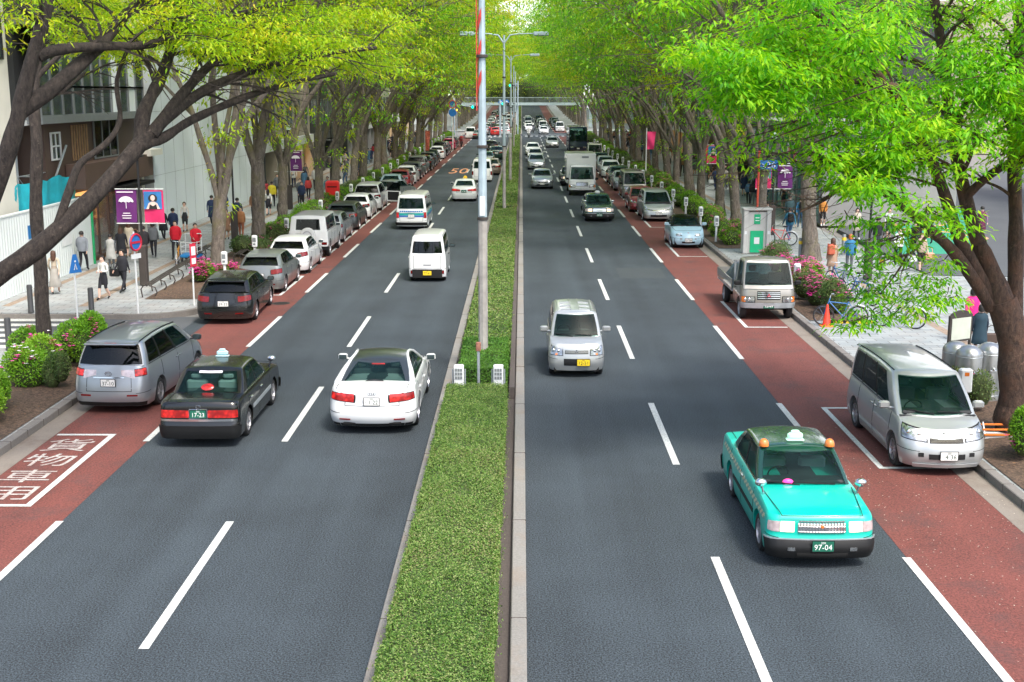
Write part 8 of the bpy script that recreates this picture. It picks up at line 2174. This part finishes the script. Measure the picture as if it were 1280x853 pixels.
fi = hatch_spec(L=3.55, W=1.63, H=1.49, R=.29, fo=.72, wb=2.3, cxf=.42, cyf=.5, cxr=.4, cyr=.4, bowf=.12, top=[(1.77, .72), (1.5, .84), (1.0, .95), (.8, .98), (-1.4, 1.0), (-1.77, .96)], nose=[(0, -.06), (.3, 0), (.6, -.03), (.85, -.1), (1, -.24)],
    g=dict(ab=.75, at=.56, y0=1.0, y1=.28, y2=-1.0, y3=-1.6, windows=[(.55, -.35), (-.45, -1.1, .15)], cx=.2, cy=.2, cyr=.25, bowf=.16, drop=.1, rwx=1.0), roofm=M_glassd, spokes=8, seams=[.7, -.45], handles=[(-.3, .8)], spoiler=False,
    panels=[('headlight', M_head, ((.78, .62), (1.3, .62), (1.3, .78), (.78, .78)), True), ('fog_light', M_head, ((.75, .45), (1.0, .45), (1.0, .52), (.75, .52)), True), ('tail_light', M_tail, ((4.1, .66), (3.6, .66), (3.6, .86), (4.1, .86)), True)],
    centre=[('lower_grille', M_blackp, 'f', .8, .28, .36, .004), ('trim_bar', M_chrome, 'f', .35, .66, .685, .008)], fplate=(M_platew, M_ink, '21-08', .43, 0), emb=('disc', 'f', .72, .05), embm=M_signred)
proto('bubble', fi, 'small_car')
# teal-striped wagon van (rear view)
def stripes(r, c):
    for (z0, z1, m) in ((.80, .92, mat('teal_stripe', (.0, .4, .36), .4, coat=.5, var=.05)), (.70, .79, mat('blue_stripe', (.03, .12, .4), .4, coat=.5, var=.05))):
        mb = MB(); patch(mb, c.B, ((4.0, z0), (5, z0), (5, z1), (4.0, z1)), .006, 8, 2); patch(mb, c.B, ((-5, z0), (-4.0, z0), (-4.0, z1), (-5, z1)), .006, 8, 2)
        for sg in (-1, 1): patch(mb, c.B, rect(sg * 2.05, sg * 2.98, z0, z1), .006, 20, 2)
        mb.build('side_stripe', m, r)
    mb = MB()
    for k in range(11): mb.box(-.62 + k * .115, -.54 + k * .115, -2.305, -2.295, .98, 1.05)
    o = mb.build('lettering', M_signblue, r, smooth=0)
    mb = MB(); patch(mb, c.B, ((3.05, .26), (5, .26), (5, .42), (3.05, .42)), .04, 10, 2); patch(mb, c.B, ((-5, .26), (-3.05, .26), (-3.05, .42), (-5, .42)), .04, 10, 2); mb.build('rear_bumper', M_blackp, r)
vs_ = boxvan_spec(W=1.69, H=1.95, L=4.5, panels=[('headlight', M_head, ((.62, .68), (1.5, .68), (1.5, .86), (.62, .84)), True), ('tail_light', M_taillit, ((4.06, .66), (3.4, .66), (3.4, .95), (4.06, .95)), True)], rplate=(M_platew, M_ink, '15-72', .76, 0))
proto('stripevan', vs_, 'van', extra=stripes)
tv = sedan_spec(panels=[('headlight', M_head, ((.72, .56), (1.75, .6), (1.75, .7), (.72, .66)), True), ('tail_light', M_taillit, ((4.5, .72), (3.2, .74), (3.2, .88), (4.5, .88)), True)], rplate=(M_plateg, M_inkw, '66-80', .72, 0))
proto('brakesedan', tv, 'saloon_car'); proto('whitetaxi', dict(tv), 'taxi', lamp='box', lampm=M_yel)

# --- left, parked along the kerb (rear ends towards the camera)
LP = -9.65
car('wagon', P['black'], LP, 39.9, True, 'black estate car parked at the corner beside bare soil bed', dz=.03)
car('hatch', P['mid'], -9.7, 46.1, True, 'mid-grey hatchback parked second beyond the side street', dz=.0)
car('hatch', P['white'], -9.6, 51.1, True, 'white hatchback between the grey hatchback and the boxy off-roader')
car('boxsuv', P['white'], -9.65, 56.6, True, 'white boxy off-roader with covered spare wheel on its back')
car('hatch', P['silver'], -9.7, 62.0, True, 'silver hatchback hidden beyond the white off-roader')
car('wagon', P['grey'], -9.75, 67.6, True, 'dark grey estate with tall red tail lights by the red post box')
car('hatch', P['white'], -9.75, 73.6, True, 'white hatchback parked just past the dark grey estate')
ov = car('minivan', P['white'], -9.75, 79, True, 'white minivan with its driver side door swung open', 'minivan')
car('sedan', P['silver'], -8.9, 85.2, True, 'silver saloon pulling out at an angle from the left bays', dz=-.35)
car('sedan', P['lblue'], -9.6, 91.5, True, 'ice blue saloon parked behind the angled silver one')
rowL = [('hatch', 'red', 97.5, 'dark red hatchback'), ('hatch', 'white', 102.8, 'white hatchback with dark roof rack'), ('wagon', 'grey', 108.2, 'charcoal estate'), ('minivan', 'mid', 114, 'grey minivan'), ('wagon', 'black', 120.2, 'black estate'), ('hatch', 'grey', 126.5, 'charcoal hatchback'), ('sedan', 'black', 132.2, 'black saloon'),
        ('hatch', 'white', 141, 'pearl white hatchback'), ('minivan', 'black', 147.5, 'black minivan'), ('wagon', 'navy', 154, 'navy estate'), ('hatch', 'magenta', 165, 'magenta red hatchback'), ('wagon', 'grey', 172, 'slate estate')]
for i, (k, pc, y, nm) in enumerate(rowL):
    car(k, P[pc], -9.6 + rnd.uniform(-.1, .12), y, True, nm + ', %s along the distant left parked row' % ordn[i], {'minivan': 'minivan'}.get(k, 'car'))
car('van', P['white'], -8.3, 205, True, 'white van waiting before the junction on the red left lane', 'van')
# --- left, moving away
car('keivan', P['white'], -3.72, 49.3, True, 'small white van with yellow plate in the inner left lane', 'van')
car('stripevan', P['white'], -6.0, 68.3, True, 'white van with teal and blue stripes in the outer left lane', 'van')
car('whitetaxi', P['white'], -3.95, 86.2, True, 'white taxi with yellow roof lamp ahead of the small white van', 'taxi')
car('van', P['white'], -3.3, 105, True, 'white van in the inner lane partly behind near lamp pole', 'van')
car('sedan', P['brown'], -2.75, 114, True, 'bronze saloon just ahead of the white van'); car('sedan', P['dgreen'], -3.6, 128, True, 'dark green saloon in the inner left lane'); car('sedan', P['green'], -2.8, 141, True, 'bottle green saloon nearest the median in left traffic'); car('hatch', P['black'], -3.8, 158, True, 'black hatchback approaching the far junction')
q_ = [(-4.6, 220, 'brakesedan', 'brightred'), (-7.0, 203, 'taxi', 'beige'), (-2.9, 222, 'brakesedan', 'white'), (-6.6, 222, 'minivan', 'silver')]
for row in range(17):
    y = 227 + row * 7.2
    for x in (-7.0, -4.4, -2.9):
        if rnd.random() < .85: q_.append((x + rnd.uniform(-.3, .3), y + rnd.uniform(-1.5, 1.5), rnd.choice(['brakesedan', 'brakesedan', 'minivan', 'van', 'hatch', 'taxi']), rnd.choice(['white', 'silver', 'black', 'red', 'silver2', 'white'])))
for (x, y, k, pc) in q_:
    if k == 'taxi' and y < 210: car(k, P[pc], x, y, True, 'champagne taxi at the far stop line on the left', 'taxi'); continue
    if y == 220: car(k, P[pc], x, y, True, 'bright red saloon braking just past the far stop line'); continue
    car(k, P[pc], x, y, True, 'one of the cars queueing beyond the junction on the left', 'car', 'queue beyond the junction on the left')
# --- right, moving towards the camera
car('taxi', P['dgreen'], 4.52, 72.6, False, 'dark green taxi with white roof lamp in the outer right lane', 'taxi')
car('sedan', P['silver'], 1.62, 97.5, False, 'silver saloon in the inner right lane beyond the small silver car')
car('taxi', P['black'], 4.0, 100.5, False, 'black taxi hidden behind the white box truck', 'taxi')
car('hatch', P['silver'], 1.45, 122, False, 'silver hatchback following the silver saloon by the median'); car('sedan', P['white'], 1.5, 135, False, 'white saloon third in line along the median'); car('wagon', P['white'], 1.35, 150, False, 'white estate fourth in line along the median')
car('sedan', P['silver2'], 4.2, 171, False, 'pale silver saloon alone in the outer right lane'); 
rq = [(4.0, 226, 'sedan', 'white'), (4.3, 236, 'hatch', 'silver'), (1.4, 262, 'sedan', 'white'), (1.5, 244, 'hatch', 'white'), (4.2, 247, 'van', 'white'), (4.0, 262, 'sedan', 'black'), (1.5, 285, 'minivan', 'silver'), (4.2, 280, 'taxi', 'white'), (7.3, 240, 'van', 'white'), (7.3, 250, 'sedan', 'black'), (7.2, 262, 'minivan', 'silver'), (7.3, 275, 'van', 'silver'), (1.5, 305, 'hatch', 'white'), (4.1, 300, 'minivan', 'black'), (7.2, 290, 'hatch', 'grey')]
for (x, y, k, pc) in rq: car(k, P[pc], x, y, False, 'one of the vehicles approaching beyond the junction on the right', 'car', 'traffic beyond the junction on the right')
# --- right, parked
car('bubble', P['blue'], 8.0, 59.9, False, 'rounded pale blue small car with dark roof parked past kiosk')
car('minivan', P['silver2'], 7.95, 72.6, False, 'silver minivan parked next behind the pale blue car', 'minivan')
car('hatch', P['red'], 7.6, 78.3, False, 'dark red hatchback tucked behind the parked silver minivan')
car('van', P['beige'], 7.95, 88.2, False, 'champagne van parked behind the dark red hatchback', 'van')
rowR = [('sedan', 'silver', 95.5, 'silver saloon'), ('wagon', 'dgreen', 101.5, 'dark green estate'), ('wagon', 'white', 110, 'white estate'), ('hatch', 'silver', 118, 'silver hatchback'), ('sedan', 'green', 125, 'bottle green saloon'), ('van', 'cream', 136, 'cream van'), ('minivan', 'black', 172, 'black minivan'), ('hatch', 'silver', 180, 'silver hatchback near the far junction'), ('van', 'white', 190, 'white van'), ('sedan', 'black', 200, 'black saloon')]
for i, (k, pc, y, nm) in enumerate(rowR): car(k, P[pc], 7.95 + rnd.uniform(-.1, .15), y, False, nm + ', %s in the distant right parked row' % ordn[i], {'van': 'van', 'minivan': 'minivan'}.get(k, 'car'))
# --- coach
cs = boxvan_spec(L=9.0, W=2.4, H=3.2, R=.48, fo=2.2, wb=4.6, sill=.3, top=[(4.5, 1.35), (-4.5, 1.35)], cxf=.3, cyf=.25, tailgate=None, mirror_y=4.0,
    g=dict(ab=1.17, at=1.1, y0=4.44, y1=4.2, y2=-4.35, y3=-4.42, windows=[(3.9, 2.3), (2.2, .6), (.5, -1.1), (-1.2, -2.8), (-2.9, -4.1)], cx=.12, cy=.12, cyr=.1, bowf=.12, drop=.01, bulge=.01, wsx=1.2, ws=(.02, .93)), seams=[3.9], handles=[],
    panels=[('headlight', M_head, ((.66, .55), (1.2, .55), (1.2, .75), (.66, .75)), True), ('tail_light', M_tail, ((4.0, .8), (3.6, .8), (3.6, 1.1), (4.0, 1.1)), True)], centre=[('lower_grille', M_blackp, 'f', .5, .5, .7, .006)], fplate=(M_platew, M_ink, '20-11', .5, 0), rplate=(M_platew, M_ink, '20-11', .6, 0))
proto('coach', cs, 'coach'); car('coach', P['navy'], 7.1, 158, False, 'dark blue coach parked on the right lane with big windscreen', 'coach')
# --- motorcycles with riders
def motorcycle(x, y, rz, m, lab, jc):
    root = empty('motorcycle', (x, y, zg(y)), rz, label=lab, cat='motorcycle'); Mw = Matrix.Rotation(R(90), 4, 'Y')
    for yy in (-.65, .65):
        mb = MB(); mb.torus((0, 0, 0), .24, .07, 20, 8, Mw); w = mb.build('wheel', M_tyre, root, loc=(0, yy, .31)); mb = MB(); mb.lathe([(0, -.04), (.17, -.03), (.17, .03), (0, .04)], (0, 0, 0), 14, None, Mw); mb.build('rim', M_rim, w)
    mb = MB(); mb.tube([(0, -.8, .72), (0, -.45, .74), (0, -.1, .68), (0, .1, .45), (0, .45, .5), (0, .6, .85)], [.1, .17, .15, .12, .13, .12], 10); mb.build('fairing', m, root)
    mb = MB(); mb.tube([(0, -.75, .84), (0, -.3, .86), (0, -.02, .80)], [.08, .13, .1], 8); mb.build('seat', M_blackp, root)
    mb = MB(); mb.tube([(-.33, .42, 1.05), (0, .55, 1.02), (.33, .42, 1.05)], .018, 6); mb.tube([(0, .65, .35), (0, .52, 1.0)], .035, 6); mb.build('handlebar', M_chrome, root)
    mb = MB(); mb.ball((0, .68, .88), (.09, .06, .09), 10, 6); mb.build('headlight', M_head, root)
    mb = MB(); mb.box(-.22, .22, -1.1, -.75, .8, 1.2, bev=.05); mb.build('top_box', m, root)
    # rider
    return root
BM['ride'] = body_mesh({'armL': ((-.26, .2, 1.2), (-.3, .45, 1.12)), 'armR': ((.26, .2, 1.2), (.3, .45, 1.12)), 'legL': ((-.17, .38, .82), (-.17, .26, .45), (-.17, .4, .40)), 'legR': ((.17, .38, .82), (.17, .26, .45), (.17, .4, .40)), 'longtop': 1})
def rider(x, y, rz, top, lab):
    o = person(x, y, rz, 'ride', top, BK, 'short', None, 1.72, lab, None, z=zg(y) - .02)
    for ch in list(o.children):
        if ch.name.startswith('hair'): bpy.data.objects.remove(ch)
    mb = MB(); mb.ball((0, .01, 1.62), (.135, .15, .135), 14, 10); h = mb.build('helmet', M_white, o); mb = MB(); mb.box(-.1, .1, .12, .165, 1.57, 1.65, bev=.02); mb.build('visor', M_glassd, h) if False else None
for (x, y, away, m, lab, lab2, tc) in ((-8.35, 172, True, P['red'], 'red motorcycle on the left red lane near the far junction', 'helmeted rider on the red motorcycle near far junction', (.5, .03, .04)), (1.2, 205, False, P['white'], 'white motorcycle approaching along the median past the stop line', 'helmeted rider in white on the approaching motorcycle', (.6, .58, .58)), (2.2, 232, False, P['silver'], 'silver motorcycle beyond the junction on the right', 'helmeted rider of the silver motorcycle', BK)):
    rz = 0 if away else math.pi; motorcycle(x, y, rz, m, lab, tc); dy = -.25 if away else .25; rider(x, y + dy, rz, tc, lab2)
# the open door of the white minivan
mb = MB(); mb.box(-.03, .03, -1.05, 0, .35, 1.05, bev=.02); dr_ = mb.build('door', P['white'], ov); dr_.location = (.9, 1.1, 0); dr_.rotation_euler = (0, 0, 1.15)
mb = MB(); mb.box(-.02, .02, -1.0, -.05, 1.05, 1.6); mb.build('door_window', M_glassd, dr_, smooth=0); mb = MB(); mb.box(-.045, -.03, -.95, -.1, .45, 1.0); mb.build('door_lining', M_blackp, dr_, smooth=0)
# fallen petals and litter on the right red lane
g = np.random.default_rng(77); n = 420
C_ = np.stack([g.uniform(6.3, 9.0, n), 12 + g.beta(2, 2, n) * 16, np.full(n, .012)], 1); D = unit(np.stack([g.normal(0, 1, n), g.normal(0, 1, n), np.zeros(n)], 1)); Nn = np.tile([0, 0, 1.], (n, 1))
o = leaves_obj('fallen_petals', leaf_arrays(C_, D, Nn, g.uniform(.012, .035, n), g.uniform(.01, .022, n)), mat('fallen_petal', (.6, .52, .42), .8)); tag(o, 'scatter of pale fallen petals on the right red lane', 'petals', kind='stuff')
n = 900
C_ = np.stack([np.where(g.uniform(0, 1, n) < .5, g.uniform(9.3, 11.5, n), g.uniform(-13, -11, n)), g.uniform(14, 55, n), np.full(n, .24)], 1); C_ = C_[(np.abs(C_[:, 1] - 36) > 7)]; n = len(C_)
D = unit(np.stack([g.normal(0, 1, n), g.normal(0, 1, n), g.normal(0, .15, n)], 1)); Nn = unit(np.stack([g.normal(0, .2, n), g.normal(0, .2, n), np.ones(n)], 1))
o = leaves_obj('fallen_leaves', leaf_arrays(C_, D, Nn, g.uniform(.03, .08, n), g.uniform(.02, .05, n)), mat('dry_leaf', (.28, .14, .06), .9, var=.4, scale=9)); tag(o, 'dry fallen leaves scattered over the soil beds', 'leaves', kind='stuff')
